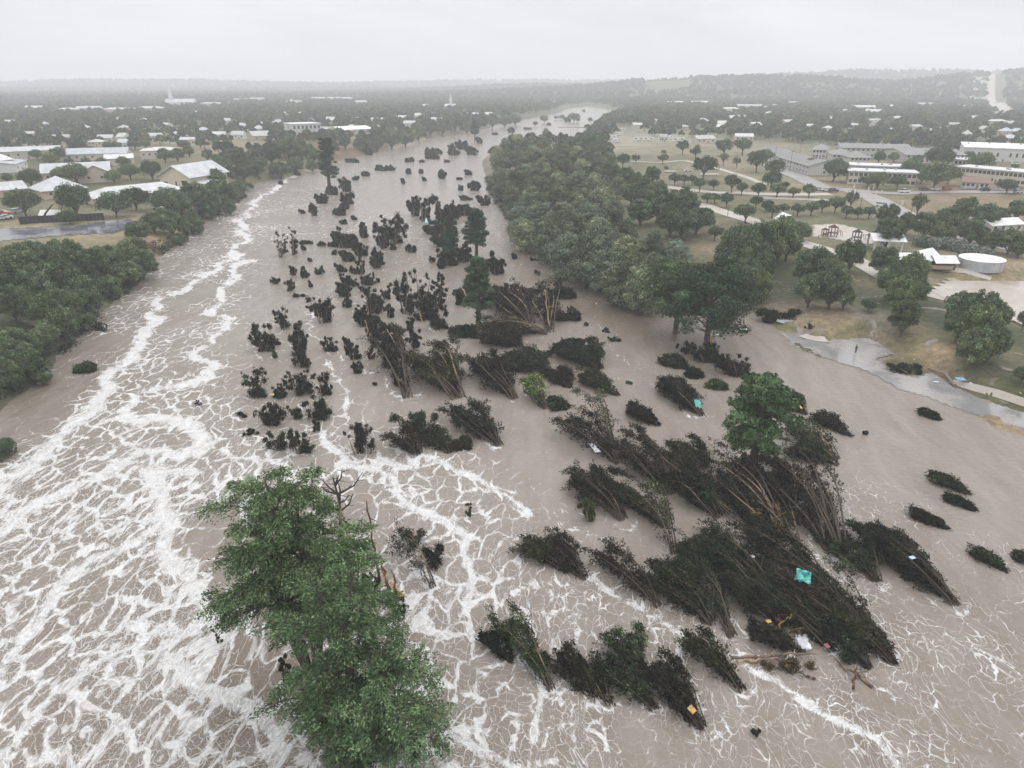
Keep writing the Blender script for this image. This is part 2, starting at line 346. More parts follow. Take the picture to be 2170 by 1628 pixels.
# ---- water
fc = [(0, 1000, .62), (100, 1000, .95), (0, 1100, .9), (150, 1100, .85), (300, 1000, .85), (250, 930, .8), (350, 900, .7), (450, 900, .55), (520, 960, .75), (420, 1040, .95), (320, 1100, .9), (300, 1200, .85), (150, 1250, .85), (0, 1250, .8), (0, 1400, .85), (150, 1400, .9), (300, 1350, .9), (400, 1250, .95), (430, 1330, .9), (350, 1450, 1.0), (500, 1450, .95), (600, 1500, .8), (480, 1560, .85), (300, 1590, .95), (100, 1590, .9), (560, 1610, .9),
      (430, 1150, .3), (480, 1110, .2), (600, 1010, .6), (560, 1080, .5), (640, 970, .4), (470, 1230, .2), (560, 1440, .35), (620, 1560, .7),
      (260, 700, .6), (330, 620, .55), (400, 560, .65), (480, 640, .55), (430, 700, .65), (380, 820, .75), (450, 860, .7), (300, 780, .7), (350, 720, .6), (520, 440, .6), (460, 540, .6), (560, 470, .45), (200, 850, .5), (100, 880, .25), (40, 900, .2), (60, 860, .15), (150, 820, .12), (250, 800, .4), (350, 800, .45), (420, 760, .3), (480, 720, .25), (480, 830, .25), (560, 800, .08), (560, 880, .25), (300, 720, .25), (240, 720, .12), (380, 680, .15), (420, 620, .15), (350, 600, .15), (480, 560, .35), (400, 550, .3), (470, 500, .4), (520, 460, .4), (560, 420, .35), (620, 390, .35), (580, 520, .08), (550, 640, .08), (620, 560, .04), (600, 450, .15), (680, 380, .2), (760, 350, .25), (850, 310, .2), (900, 300, .15), (1000, 300, .1), (1150, 260, .1),
      (650, 720, .2), (740, 860, .3), (800, 820, .12), (780, 700, .02), (900, 400, .02), (960, 380, .03), (1000, 600, .02), (1120, 560, .08), (1200, 600, .12), (1130, 620, .08), (1280, 720, .2), (1340, 800, .28), (1300, 700, .22), (1250, 650, .18), (1400, 850, .22), (1480, 860, .2), (1160, 800, .03), (1150, 880, .04), (980, 850, .03), (820, 880, .18), (800, 940, .35),
      (700, 940, .6), (720, 990, .5), (800, 990, .75), (870, 1040, .8), (760, 1070, .35), (850, 1120, .45), (930, 1000, .65), (1000, 1050, .6), (1050, 1000, .3), (1100, 960, .15), (1150, 1050, .35), (1100, 1080, .45), (960, 1120, .8), (900, 1180, .6), (960, 1230, .75), (880, 1290, .7), (1020, 1180, .7), (1100, 1200, .7), (1180, 1240, .7), (1000, 1300, .7), (1100, 1330, .7), (1250, 1280, .72), (1350, 1320, .7), (1450, 1330, .6), (1200, 1350, .7), (900, 1400, .7), (1000, 1450, .75), (1100, 1500, .75), (960, 1560, .8), (1100, 1600, .8), (1250, 1560, .75), (1350, 1580, .5), (1420, 1600, .4), (1150, 1420, .6), (1300, 1440, .55),
      (1230, 1020, .12), (1200, 1100, .35), (1300, 1130, .3), (1400, 1090, .2), (1250, 900, .06), (1450, 930, .15), (1480, 1440, .5), (1550, 1500, .6), (1650, 1450, .8), (1700, 1500, .85), (1800, 1550, .9), (1900, 1600, .8), (1600, 1600, .6), (1750, 1610, .55), (1500, 1600, .65), (1880, 1450, .55), (1950, 1380, .6), (2050, 1400, .75), (2000, 1300, .45), (2100, 1300, .5), (2150, 1200, .3), (2050, 1500, .5), (2150, 1500, .5), (2100, 1600, .4), (1900, 1500, .5), (1780, 1180, .35), (1850, 1250, .4), (1800, 1040, .35), (1770, 1000, .3), (1900, 1080, .3), (2000, 1200, .25), (2100, 1100, .15), (1900, 980, .1), (2000, 950, .05), (1850, 880, .02), (1750, 820, .02), (2050, 920, .02), (1640, 740, .02), (1560, 700, .03), (1620, 850, .1)]
fc = [(a, b, (v*(.78 if a > 1400 and b > 1280 else 1),)) for a, b, v in fc]
streams = [  # foam lines carried down the channel: photo polyline, half width m, strength
    ([(640, 360), (590, 395), (545, 425), (505, 470), (520, 500), (500, 540), (450, 575), (400, 600), (335, 645), (330, 680), (300, 715), (275, 745), (290, 760), (240, 790), (215, 830), (190, 870), (150, 900), (100, 950), (30, 1010), (-60, 1070)], 1.6, 1.0),
    ([(540, 555), (505, 560), (490, 600), (460, 625), (480, 640), (445, 660), (480, 680), (450, 710), (460, 730), (400, 750), (450, 770), (430, 800), (330, 830), (280, 850), (260, 880), (300, 900)], 1.3, .95),
    ([(510, 470), (540, 480), (560, 500)], .7, .5),
    ([(655, 655), (665, 700), (700, 750), (715, 790), (735, 830), (730, 870), (755, 890)], .45, .8),
    ([(680, 920), (705, 960), (720, 985), (800, 985), (840, 1025), (870, 1060), (905, 1090), (950, 1110), (1000, 1130), (985, 1180), (1010, 1230), (980, 1290)], .9, 1.0),
    ([(800, 970), (870, 985), (900, 960), (950, 985), (1000, 1020), (1060, 1050), (1120, 1090)], .7, .9),
    ([(850, 940), (900, 965), (980, 1000)], .35, .8),
    ([(0, 860), (40, 825), (105, 795)], .6, .7), ([(160, 745), (200, 715), (230, 690), (280, 650)], .5, .55),
    ([(420, 1000), (330, 1000), (330, 1070), (350, 1130), (370, 1180), (400, 1240), (440, 1300), (470, 1350), (350, 1390), (380, 1450), (470, 1480), (540, 1510), (600, 1590)], 1.5, 1.0),
    ([(250, 890), (400, 900), (440, 940), (380, 970), (300, 960), (200, 1010), (80, 1060), (-30, 1150)], 1.3, 1.0),
    ([(470, 950), (600, 990), (620, 1010), (560, 1040), (500, 1070), (520, 1130)], .5, .9),
    ([(-30, 1450), (60, 1350), (110, 1240), (200, 1180), (300, 1150), (330, 1110)], 1.0, 1.0), ([(-20, 1620), (100, 1500), (200, 1400), (330, 1350), (420, 1340)], .9, 1.0),
    ([(1150, 1090), (1250, 1130), (1330, 1160)], .35, .7), ([(1210, 1200), (1250, 1230), (1310, 1270), (1400, 1300), (1460, 1350), (1440, 1400)], .7, .95),
    ([(1600, 1420), (1650, 1440), (1720, 1490), (1790, 1530), (1850, 1570), (1900, 1620)], .8, .95), ([(1550, 1390), (1640, 1395), (1700, 1360), (1740, 1340)], .7, 1.0),
    ([(1740, 1380), (1780, 1400), (1830, 1430), (1900, 1480)], .45, .8), ([(1040, 600), (1110, 560), (1180, 590), (1240, 640)], .4, .3), ([(1080, 500), (1150, 560), (1200, 590), (1260, 650), (1290, 720), (1350, 800), (1420, 850)], .35, .5),
    ([(870, 1260), (880, 1330), (1000, 1340), (1100, 1380), (1150, 1460), (1140, 1560)], .7, .9), ([(930, 1560), (1000, 1590), (1100, 1620)], .8, .95), ([(2170, 1420), (2080, 1380), (2000, 1340)], .5, .8)]
for px, py in [(1245, 1232), (1170, 1468), (1262, 1488), (1295, 1500), (1390, 1508), (1495, 1552), (1560, 1350), (1400, 1292), (1860, 1240), (2028, 1285), (1900, 1412), (1820, 1400), (1578, 1468), (1050, 942), (885, 966), (750, 960), (620, 966), (692, 918), (915, 1248), (1090, 842), (1480, 885), (945, 700), (775, 790), (1760, 1180), (1330, 1108), (860, 842)]:
    streams.append(([(px-26, py-6), (px-10, py+4), (px+2, py+7), (px+14, py+2), (px+22, py-8)], .42, .8))
    streams.append(([(px-20, py-4), (px-34, py-26), (px-60, py-60)], .3, .55))
x, y, q = polar(2, 6350, 640, -80, 80, 760)
foam = idw(fc, x, y, 3.6)[:, 0]*smooth(1400, 500, np.hypot(x, y))
streamv = np.zeros_like(x); rr = np.hypot(x, y)
for pts, hw, st in streams:
    P = np.array(W2(pts)); best = np.full(x.shape, 1e9)
    wx = x+fbm(x, y, 3.2)*1.1*np.clip(rr/90, .5, 2.5); wy = y+fbm(y+50, x, 3.7)*1.6*np.clip(rr/90, .5, 2.5)
    for i in range(len(P)-1):
        e = P[i+1]-P[i]; t = np.clip(((wx-P[i, 0])*e[0]+(wy-P[i, 1])*e[1])/(e@e), 0, 1)
        best = np.minimum(best, (wx-P[i, 0]-e[0]*t)**2+(wy-P[i, 1]-e[1]*t)**2)
    wd = hw*.72*np.clip(rr/75, .8, 1.35)
    streamv = np.maximum(streamv, st*np.exp(-best/(wd**2)*.5))
brown = idw([(a, b, (v,)) for a, b, v in [(60, 880, 1), (150, 810, 1), (200, 760, .9), (290, 700, .6), (100, 930, .8), (380, 700, 0), (500, 700, 0), (300, 900, .3), (440, 1150, .7), (590, 1480, 1.6), (560, 1440, 1.4), (620, 1540, 1.5), (250, 1400, .7), (100, 1500, .7), (300, 1550, .8), (700, 900, 0), (900, 700, 0), (1000, 420, -.3), (1200, 240, -.3), (900, 1200, .3),
            (1200, 580, .9), (1290, 670, 1.5), (1330, 690, 1.5), (1180, 540, .7), (1250, 700, .4), (1400, 760, .4), (1380, 700, 1.3), (1500, 850, .4), (1000, 990, .1), (1150, 1000, .1), (1500, 1580, .5), (1700, 1600, .6), (2100, 1450, .6), (1900, 1550, .6), (1700, 1300, .3), (1900, 950, .2), (2150, 1000, .3), (1750, 800, 0)]], x, y, 3)[:, 0]
sx_, sy_ = x, y
amp = .10*np.clip(foam*1.4+.2, .2, 1)*smooth(700, 100, rr)
zz = amp*(fbm(x, y, 1.3)+.7*fbm(x+9, y*1.2, .6))
edge = smooth(0, 4, -np.maximum(sdist(LOT, x, y), -50)); zz = zz*edge
mb = MB(); mb.add(np.stack([x, y, zz], 1), q, c=np.stack([np.clip(foam, 0, 1), np.clip(streamv, 0, 1), np.clip(brown*.5+.25, 0, 1)], 1))
m, N, L, b = mat('flood_water'); a = N.new('ShaderNodeAttribute'); a.attribute_name = 'col'
sep = N.new('ShaderNodeSeparateColor'); L.new(a.outputs['Color'], sep.inputs[0]); FO, ST, BR = sep.outputs
g = N.new('ShaderNodeNewGeometry'); pos = g.outputs['Position']
sxyz = N.new('ShaderNodeSeparateXYZ'); L.new(pos, sxyz.inputs[0])
def warp(vec, sc_, amt, det=3):
    n = noise(N, L, vec, sc_, det, .55); v1 = N.new('ShaderNodeVectorMath'); v1.operation = 'SUBTRACT'; L.new(n.outputs['Color'], v1.inputs[0]); v1.inputs[1].default_value = (.5, .5, .5)
    v2 = N.new('ShaderNodeVectorMath'); v2.operation = 'MULTIPLY'; L.new(v1.outputs[0], v2.inputs[0]); v2.inputs[1].default_value = (amt*2, amt*2, 0)
    v3 = N.new('ShaderNodeVectorMath'); v3.operation = 'ADD'; L.new(vec, v3.inputs[0]); L.new(v2.outputs[0], v3.inputs[1]); return v3.outputs[0]
flat = N.new('ShaderNodeVectorMath'); flat.operation = 'MULTIPLY'; L.new(pos, flat.inputs[0]); flat.inputs[1].default_value = (1, 1, 0)
mp = N.new('ShaderNodeMapping'); mp.vector_type = 'POINT'; L.new(flat.outputs[0], mp.inputs[0]); mp.inputs['Rotation'].default_value = (0, 0, R(7)); mp.inputs['Scale'].default_value = (1, .62, 1)
W1 = warp(warp(mp.outputs[0], .09, 3.4), .42, 1.0, 4)
W2_ = warp(W1, 1.6, .18)
def web(vec, s):
    v = N.new('ShaderNodeTexVoronoi'); v.voronoi_dimensions = '2D'; v.feature = 'DISTANCE_TO_EDGE'; v.inputs['Scale'].default_value = s; L.new(vec, v.inputs['Vector']); return v.outputs['Distance']
e1 = web(W2_, .42); e1b = web(W2_, .95)
sepx = mrange(N, L, mth(N, L, 'ADD', sxyz.outputs[0], mth(N, L, 'MULTIPLY', sxyz.outputs[1], -.12)), -12, 22)
e1 = mth(N, L, 'ADD', mth(N, L, 'MULTIPLY', e1, mth(N, L, 'SUBTRACT', 1, sepx)), mth(N, L, 'MULTIPLY', mth(N, L, 'MULTIPLY', e1b, 1.7), sepx)); e2 = web(warp(W1, 3, .12), 1.15); e3 = web(warp(flat.outputs[0], 2.5, .3), 2.6)
big = noise(N, L, mp.outputs[0], .10, 3, .55).outputs['Fac']; med = noise(N, L, W1, .5, 4, .6).outputs['Fac']; fine = noise(N, L, W1, 5, 5, .72).outputs['Fac']
tot = mth(N, L, 'ADD', mth(N, L, 'POWER', FO, 1.35), mth(N, L, 'MULTIPLY', ST, .45))
dens = mth(N, L, 'MULTIPLY', tot, mrange(N, L, big, .32, .68, .45, 1.25))                    # how much foam lies here
# lace holes punched through the thick foam, so that it breaks into finer threads
hole = mth(N, L, 'MULTIPLY', mrange(N, L, web(warp(W1, 1.1, .35), 1.9), .05, .17, 0, 1, 'SMOOTHSTEP'), mrange(N, L, noise(N, L, W1, .9, 4, .6).outputs['Fac'], .42, .60, 0, .62))
# thick ropes of foam along the big cells
w1 = mth(N, L, 'MULTIPLY', mth(N, L, 'SUBTRACT', dens, .06), mrange(N, L, med, .36, .70, -.02, .36))
r1 = mrange(N, L, mth(N, L, 'SUBTRACT', mth(N, L, 'ADD', e1, mth(N, L, 'MULTIPLY', mth(N, L, 'SUBTRACT', fine, .5), .12)), w1), -.03, .06, 1, 0, 'SMOOTHSTEP')
r1 = mth(N, L, 'MULTIPLY', r1, mrange(N, L, mth(N, L, 'ADD', dens, mth(N, L, 'MULTIPLY', mth(N, L, 'SUBTRACT', med, .5), 1.2)), .06, .45))
r1 = mth(N, L, 'MULTIPLY', r1, mth(N, L, 'SUBTRACT', 1, hole))
# fine lace inside cells
w2 = mth(N, L, 'MULTIPLY', dens, mrange(N, L, med, .35, .7, .0, .075))
r2 = mth(N, L, 'MULTIPLY', mrange(N, L, mth(N, L, 'SUBTRACT', e2, w2), -.005, .035, 1, 0, 'SMOOTHSTEP'), mrange(N, L, dens, .12, .6, 0, .7))
w3 = mth(N, L, 'MULTIPLY', dens, .045)
r3 = mth(N, L, 'MULTIPLY', mrange(N, L, mth(N, L, 'SUBTRACT', e3, w3), -.01, .04, 1, 0, 'SMOOTHSTEP'), mrange(N, L, mth(N, L, 'MULTIPLY', dens, fine), .18, .42, 0, .55))
# solid froth of the streams
stn = mth(N, L, 'ADD', ST, mth(N, L, 'MULTIPLY', mth(N, L, 'SUBTRACT', mth(N, L, 'ADD', mth(N, L, 'MULTIPLY', med, .5), mth(N, L, 'MULTIPLY', fine, .5)), .5), 2.6))
r4 = mrange(N, L, stn, .50, .78, 0, 1, 'SMOOTHSTEP')
r4 = mth(N, L, 'MULTIPLY', mth(N, L, 'MULTIPLY', r4, mrange(N, L, ST, .02, .15)), mth(N, L, 'SUBTRACT', 1, mth(N, L, 'MULTIPLY', hole, .8)))
# stray flecks
mpf = N.new('ShaderNodeMapping'); L.new(W1, mpf.inputs[0]); mpf.inputs['Scale'].default_value = (1.1, .5, 1)
fl = noise(N, L, mpf.outputs[0], .8, 6, .7).outputs['Fac']
r5 = mrange(N, L, mth(N, L, 'ADD', fl, mth(N, L, 'MULTIPLY', dens, .16)), .66, .74, 0, .85, 'SMOOTHSTEP')
fo = mth(N, L, 'MAXIMUM', mth(N, L, 'MAXIMUM', r1, r2), mth(N, L, 'MAXIMUM', mth(N, L, 'MAXIMUM', r3, r4), mth(N, L, 'MULTIPLY', r5, mrange(N, L, dens, .02, .2))))
fo = mth(N, L, 'MULTIPLY', fo, mrange(N, L, fine, .3, .60, .5, 1.0), clamp=True)
mp5 = N.new('ShaderNodeMapping'); L.new(W1, mp5.inputs[0]); mp5.inputs['Scale'].default_value = (1, .35, 1)
n5 = noise(N, L, mp5.outputs[0], .3, 7, .66).outputs['Fac']
base = mixc(N, L, mth(N, L, 'ADD', BR, mth(N, L, 'MULTIPLY', mth(N, L, 'SUBTRACT', n5, .5), 1.5), clamp=True), (.276, .247, .220), (.162, .128, .096))
colr = mixc(N, L, fo, base, (.70, .695, .69))
L.new(colr, b.inputs['Base Color'])
L.new(mrange(N, L, fo, 0, 1, .16, .7), b.inputs['Roughness']); b.inputs['Specular IOR Level'].default_value = .45; b.inputs['IOR'].default_value = 1.33
mpw = N.new('ShaderNodeMapping'); L.new(flat.outputs[0], mpw.inputs[0]); mpw.inputs['Scale'].default_value = (.7, 1.3, 1)
wv = noise(N, L, warp(mpw.outputs[0], .4, .6), 1.1, 6, .62).outputs['Fac']
bu = N.new('ShaderNodeBump'); bu.inputs['Distance'].default_value = .5
L.new(mrange(N, L, dens, 0, .9, .5, .9), bu.inputs['Strength'])
L.new(mth(N, L, 'ADD', wv, mth(N, L, 'MULTIPLY', fo, .12)), bu.inputs['Height']); L.new(bu.outputs[0], b.inputs['Normal'])
M_WATER = m
tag(mb.build('river_water', m, smooth_=True), 'muddy brown floodwater streaked with white foam filling the river', kind='structure')

# ---- sheets: wet asphalt, flooded field, roads
def asphalt_mat(name, base, wetc, rough=(.12, .6)):
    m, N, L, b = mat(name); g = N.new('ShaderNodeNewGeometry'); n1 = noise(N, L, g.outputs['Position'], .12, 6, .6, .6); n2 = noise(N, L, g.outputs['Position'], 2.5, 5, .7)
    c = mixc(N, L, mrange(N, L, n1.outputs['Fac'], .38, .62), base, wetc)
    vm = N.new('ShaderNodeVectorMath'); vm.operation = 'SCALE'; L.new(c, vm.inputs[0]); L.new(mrange(N, L, n2.outputs['Fac'], .3, .7, .85, 1.15), vm.inputs['Scale'])
    L.new(vm.outputs[0], b.inputs['Base Color']); L.new(mrange(N, L, n1.outputs['Fac'], .4, .6, rough[0], rough[1]), b.inputs['Roughness'])
    return m
M_ASPH = asphalt_mat('wet_asphalt', (.215, .21, .21), (.295, .275, .258), (.10, .35))
M_ROAD = asphalt_mat('road_asphalt', (.22, .215, .21), (.28, .265, .25), (.3, .7))
M_CONC = asphalt_mat('concrete', (.42, .39, .35), (.36, .32, .27), (.6, .85))
M_FLOOD = asphalt_mat('silty_water', (.34, .29, .24), (.40, .36, .31), (.12, .25))
M_LOTW = asphalt_mat('dark_wet_lot', (.10, .10, .12), (.17, .165, .18), (.1, .3))
def sheet(name, poly, zf, mt, step, label):
    poly = np.array(poly); x0, y0 = poly.min(0)-step; x1, y1 = poly.max(0)+step
    nx = int((x1-x0)/step)+2; ny = int((y1-y0)/step)+2
    X, Y = np.meshgrid(np.linspace(x0, x1, nx), np.linspace(y0, y1, ny), indexing='ij'); X = X.ravel(); Y = Y.ravel()
    s = sdist(poly, X, Y); i = np.arange(nx-1)[:, None]*ny; j = np.arange(ny-1)[None]
    qq = np.stack([i+j, i+ny+j, i+ny+j+1, i+j+1], -1).reshape(-1, 4)
    keep = (s[qq].min(1) > -step*.2)
    qq = qq[keep]; used = np.unique(qq); mp_ = -np.ones(len(X), int); mp_[used] = np.arange(len(used))
    b_ = MB(); b_.add(np.stack([X[used], Y[used], zf(X[used], Y[used], s[used])], 1), mp_[qq], c=(1, 1, 1))
    return tag(b_.build(name, mt, smooth_=True), label, kind='structure')
def lotz(X, Y, s):
    dr = sdist(RIGHT, X, Y)
    return np.minimum(.10+.012*dr+.03*fbm(X, Y, 5), .34)*1.0-.02
sheet('parking_lot_pavement', LOT, lotz, M_ASPH, .8, 'wet grey asphalt lot and road at the flood edge')
sheet('flooded_field', FIELDW, lambda X, Y, s: 3.45+0*X, M_FLOOD, 3, 'silty water lying over the sports field')
def road(name, px, width, mt, label, dz=.14):
    P = np.array([on(*p)[:2] for p in px]); d = np.r_[0, np.cumsum(np.linalg.norm(np.diff(P, axis=0), axis=1))]
    n = max(int(d[-1]/3), 8); s = np.linspace(0, d[-1], n); X = np.interp(s, d, P[:, 0]); Y = np.interp(s, d, P[:, 1])
    k = np.ones(5)/5; X[2:-2] = np.convolve(X, k, 'valid'); Y[2:-2] = np.convolve(Y, k, 'valid')
    tx, ty = np.gradient(X), np.gradient(Y); l = np.hypot(tx, ty); nx_, ny_ = -ty/l, tx/l
    V = []
    for o in (-.5, -.17, .17, .5):
        xx, yy = X+nx_*width*o, Y+ny_*width*o; V.append(np.stack([xx, yy, np.maximum(ground_h(xx, yy), .05)+dz], 1))
    V = np.stack(V, 1).reshape(-1, 3); i = np.arange(n-1)[:, None]*4; j = np.arange(3)[None]
    qq = np.stack([i+j, i+j+1, i+4+j+1, i+4+j], -1).reshape(-1, 4)[:, ::-1]
    b_ = MB(); b_.add(V, qq); return tag(b_.build(name, mt, smooth_=True), label, kind='structure')
road('main_road', [(1620, 345), (1700, 378), (1745, 400), (1800, 402), (1850, 420), (1900, 447), (1960, 475), (2040, 500), (2170, 530)], 11, M_ROAD, 'wet road running past the apartment blocks')
road('side_road', [(1810, 404), (1900, 412), (1960, 408), (2060, 407), (2170, 409)], 8, M_ROAD, 'wet street in front of the motel blocks', .2)
road('park_road', [(1400, 395), (1500, 408), (1600, 411), (1700, 413), (1760, 412)], 8, M_CONC, 'pale lane crossing the park behind the small trees')
road('park_road', [(1600, 419), (1700, 422), (1790, 428)], 6, M_CONC, 'pale strip beside the park lane', .12)
road('park_path', [(1330, 342), (1400, 345), (1450, 340), (1500, 352), (1580, 375), (1620, 392)], 4, M_CONC, 'pale gravel track over the dry meadow')
road('park_path', [(1480, 432), (1530, 450), (1560, 458), (1600, 470), (1625, 480)], 8, M_CONC, 'pale park path beside the grove', .17)
road('park_path', [(1690, 513), (1740, 528), (1800, 545), (1850, 572), (1900, 600), (1990, 628), (2030, 640)], 7, M_CONC, 'pale path running down behind the park trees', .18)
road('park_path', [(1870, 562), (2010, 566), (2060, 580), (2100, 592)], 2.5, M_CONC, 'narrow footpath between the barn and the tank')
road('park_path', [(1700, 712), (1730, 722), (1752, 722)], 3, M_CONC, 'short washed out path at the lot corner', .2)
road('sidewalk', [(2014, 810), (2060, 826), (2140, 845), (2200, 862)], 1.5, M_CONC, 'pale sidewalk above the flooded road')
road('bare_highway', [(2052, 182), (2072, 192), (2090, 205), (2100, 218), (2125, 235), (2150, 250)], 60, M_CONC, 'wide pale highway climbing the far hill', .6)
PLAY = [tuple(on(*zp('D', a, b))[:2]) for a, b in [(430, 1345), (640, 1335), (780, 1370), (960, 1420), (950, 1510), (800, 1500), (600, 1465), (410, 1440)]]
sheet('playground_surface', PLAY, lambda X, Y, s: ground_h(X, Y)+.16, M_CONC, 1.5, 'pale playground slab under the climbing frames')
LL = [tuple(on(*p)[:2]) for p in [(-60, 492), (20, 484), (150, 478), (280, 464), (295, 482), (240, 497), (120, 502), (-60, 518)]]
sheet('left_lot_pavement', LL, lambda X, Y, s: ground_h(X, Y)+.16, M_LOTW, 2, 'dark wet lot behind the left bank trees')
LF = [tuple(on(*p)[:2]) for p in [(2040, 395), (2170, 398), (2170, 406), (2030, 402)]]
sheet('motel_forecourt', LF, lambda X, Y, s: ground_h(X, Y)+.24, M_LOTW, 2, 'wet forecourt in front of the brown porch')
# ------------------------------------------------------------------ buildings
HOUSE_XY = []
WHT = (.62, .62, .62); CRM = (.58, .52, .38); PNK = (.52, .42, .36); GRY = (.36, .37, .40); BLG = (.25, .245, .24); BGE = (.50, .46, .40); WRF = (.43, .44, .45); DGL = (.05, .06, .07); BRN = (.28, .17, .13); RED = (.38, .09, .08)
def roof_mesh(mb, Lx, Wy, z0, rise, kind, over, th, c):
    a, b = Lx/2+over, Wy/2+over; zb = z0-over*rise/(Wy/2) if kind != 'flat' else z0
    if kind == 'flat':
        mb.box(0, 0, z0+.25, Lx+2*over, Wy+2*over, .5, c=c); return
    hx = a if kind == 'gable' else max(a-Wy/2-over, .01)
    for s in (0, -th):
        V = [(-a, -b, zb+s), (a, -b, zb+s), (a, b, zb+s), (-a, b, zb+s), (-hx, 0, z0+rise+s), (hx, 0, z0+rise+s)]
        f = [[0, 1, 5, 4], [2, 3, 4, 5]]; t = [] if kind == 'gable' else [[1, 2, 5], [3, 0, 4]]
        if s: f = [x_[::-1] for x_ in f]; t = [x_[::-1] for x_ in t]
        mb.add(V, f, t, c)
    V = [(-a, -b, zb), (a, -b, zb), (a, b, zb), (-a, b, zb), (-a, -b, zb-th), (a, -b, zb-th), (a, b, zb-th), (-a, b, zb-th), (-hx, 0, z0+rise), (hx, 0, z0+rise), (-hx, 0, z0+rise-th), (hx, 0, z0+rise-th)]
    f = [[0, 4, 5, 1], [2, 6, 7, 3]]
    f += [[1, 5, 11, 9], [2, 9, 11, 6], [0, 8, 10, 4], [3, 7, 10, 8]] if kind == 'gable' else [[1, 5, 6, 2], [3, 7, 4, 0]]
    mb.add(V, f, c=c)
def building(name, label, pos, rz, Lx, Wy, h, kind='gable', rise=2.5, wall=BGE, roof=WRF, over=.5, group=None, floors=1, wins=4, cat='house', door=True, roofmat=None, win_size=(1.3, 1.3), ends=1, detail=True, ribs=False):
    x, y = pos[0], pos[1]; z = gz(x, y)-.1 if len(pos) < 3 else pos[2]
    t = empty(name, (x, y, z), rz); tag(t, label, cat, group); HOUSE_XY.append((x, y, max(Lx, Wy)/2))
    w_ = MB(); a, b = Lx/2, Wy/2
    if kind == 'gable':
        V = [(-a, -b, -1), (a, -b, -1), (a, b, -1), (-a, b, -1), (-a, -b, h), (a, -b, h), (a, b, h), (-a, b, h), (-a, 0, h+rise-.12), (a, 0, h+rise-.12)]
        w_.add(V, [[0, 1, 5, 4], [2, 3, 7, 6], [1, 2, 6, 5], [3, 0, 4, 7]], [[5, 6, 9], [7, 4, 8]], wall)
    else: w_.box(0, 0, (h-1)/2-.05, Lx, Wy, h+1, c=wall)
    w_.build('wall', M_WALL, t)
    r_ = MB(); roof_mesh(r_, Lx, Wy, h, rise, kind, over, .22, roof)
    if detail and kind == 'gable' and Lx > 20:
        for k in range(int(Lx/2.4)):
            xx = -a+1.2+k*2.4
            for s_ in (-1, 1): r_.box(xx, s_*b*.5, h+rise*.5+.03, .06, math.hypot(b, rise)*.98, .06, tilt=Matrix.Rotation(-s_*math.atan2(rise, b), 4, 'X'), c=tuple(v*.82 for v in roof))
    rf_ = r_.build('roof', roofmat or M_ROOF, t)
    if detail and cat in ('motel', 'apartments', 'warehouse'):
        rv = random.Random(int(x))
        for k in range(4):
            vb = MB(); vx = rv.uniform(-a*.85, a*.85); vb.box(vx, b*.3 if kind != 'flat' else rv.uniform(-b*.6, b*.6), h+(.85 if kind == 'flat' else rise*.7+.5), 1.1, .9, .8, c=(.4, .4, .4)); vb.build('roof_vent', M_TRIM, rf_)
    if detail:
        fh = h/floors
        def win(wx, wy, wz, face):
            g_ = MB(); f_ = MB(); ww, wh = win_size; o = .05
            for mb_, s_, oo, c_ in ((f_, 1.18, o, (.6, .58, .54)), (g_, 1.0, o+.03, DGL)):
                if face in (0, 1): mb_.box(wx, wy, wz, ww*s_, oo*2, wh*s_, c=c_)
                else: mb_.box(wx, wy, wz, oo*2, ww*s_, wh*s_, c=c_)
            f = f_.build('window', M_TRIM, t); g_.build('pane', M_GLASS, f)
        for fl_ in range(floors):
            for s_ in (-1,):
                for k in range(wins):
                    xx = -a+(k+.5)*Lx/wins
                    if door and fl_ == 0 and k == wins//2:
                        d_ = MB(); d_.box(xx, s_*b, 1.05, 1.0, .12, 2.1, c=(.2, .17, .15)); d_.build('door', M_TRIM, t)
                    else: win(xx, s_*b, fh*(fl_+.55), 0)
            for e_ in range(ends):
                for s_ in (-1, 1): win(s_*a, (e_-(ends-1)/2)*Wy*.4, fh*(fl_+.55), 2)
    return t
def face_px(a, b, hz=0):
    """position midway between, and heading along, two photo points on the ground"""
    A = on(*a); B = on(*b); return (A+B)/2, math.atan2(B[1]-A[1], B[0]-A[0]), float(np.linalg.norm((B-A)[:2]))
def along(name, label, a, b, Wy, h, back=None, **k):
    """long building whose near wall foot runs between photo points a and b (a left, b right)"""
    m_, rz, ln = face_px(a, b); c_ = m_[:2]+np.array([-math.sin(rz), math.cos(rz)])*Wy/2
    return building(name, label, c_, rz, ln, Wy, h, **k)
# left bank compound (ridge heights read off the photo)
t = along('gabled_house', 'tall cream house with steep white metal roof and porch above the river', (350, 402), (414, 409), 22, 8.5, rise=4.2, kind='hip', wall=CRM, roof=WRF, floors=2, wins=3, over=1.0, detail=False)
bpy.data.objects.remove([o for o in bpy.data.objects if o.parent == t and o.name.startswith('roof')][0]); bpy.data.objects.remove([o for o in bpy.data.objects if o.parent == t and o.name.startswith('wall')][0])
mm_, rz_, ln_ = face_px((350, 402), (414, 409)); W_ = 26.0
w_ = MB(); a, h, rs = ln_/2, 7.6, 4.8
V = [(-a, -W_/2, -1), (a, -W_/2, -1), (a, W_/2, -1), (-a, W_/2, -1), (-a, -W_/2, h), (a, -W_/2, h), (a, W_/2, h), (-a, W_/2, h), (0, -W_/2, h+rs-.15), (0, W_/2, h+rs-.15)]
w_.add(V, [[0, 1, 5, 4], [2, 3, 7, 6], [1, 2, 6, 5], [3, 0, 4, 7]], [[4, 5, 8], [6, 7, 9]], CRM); w_.build('wall', M_WALL, t)
r_ = MB(); ov = 1.2; sl_ = rs/a
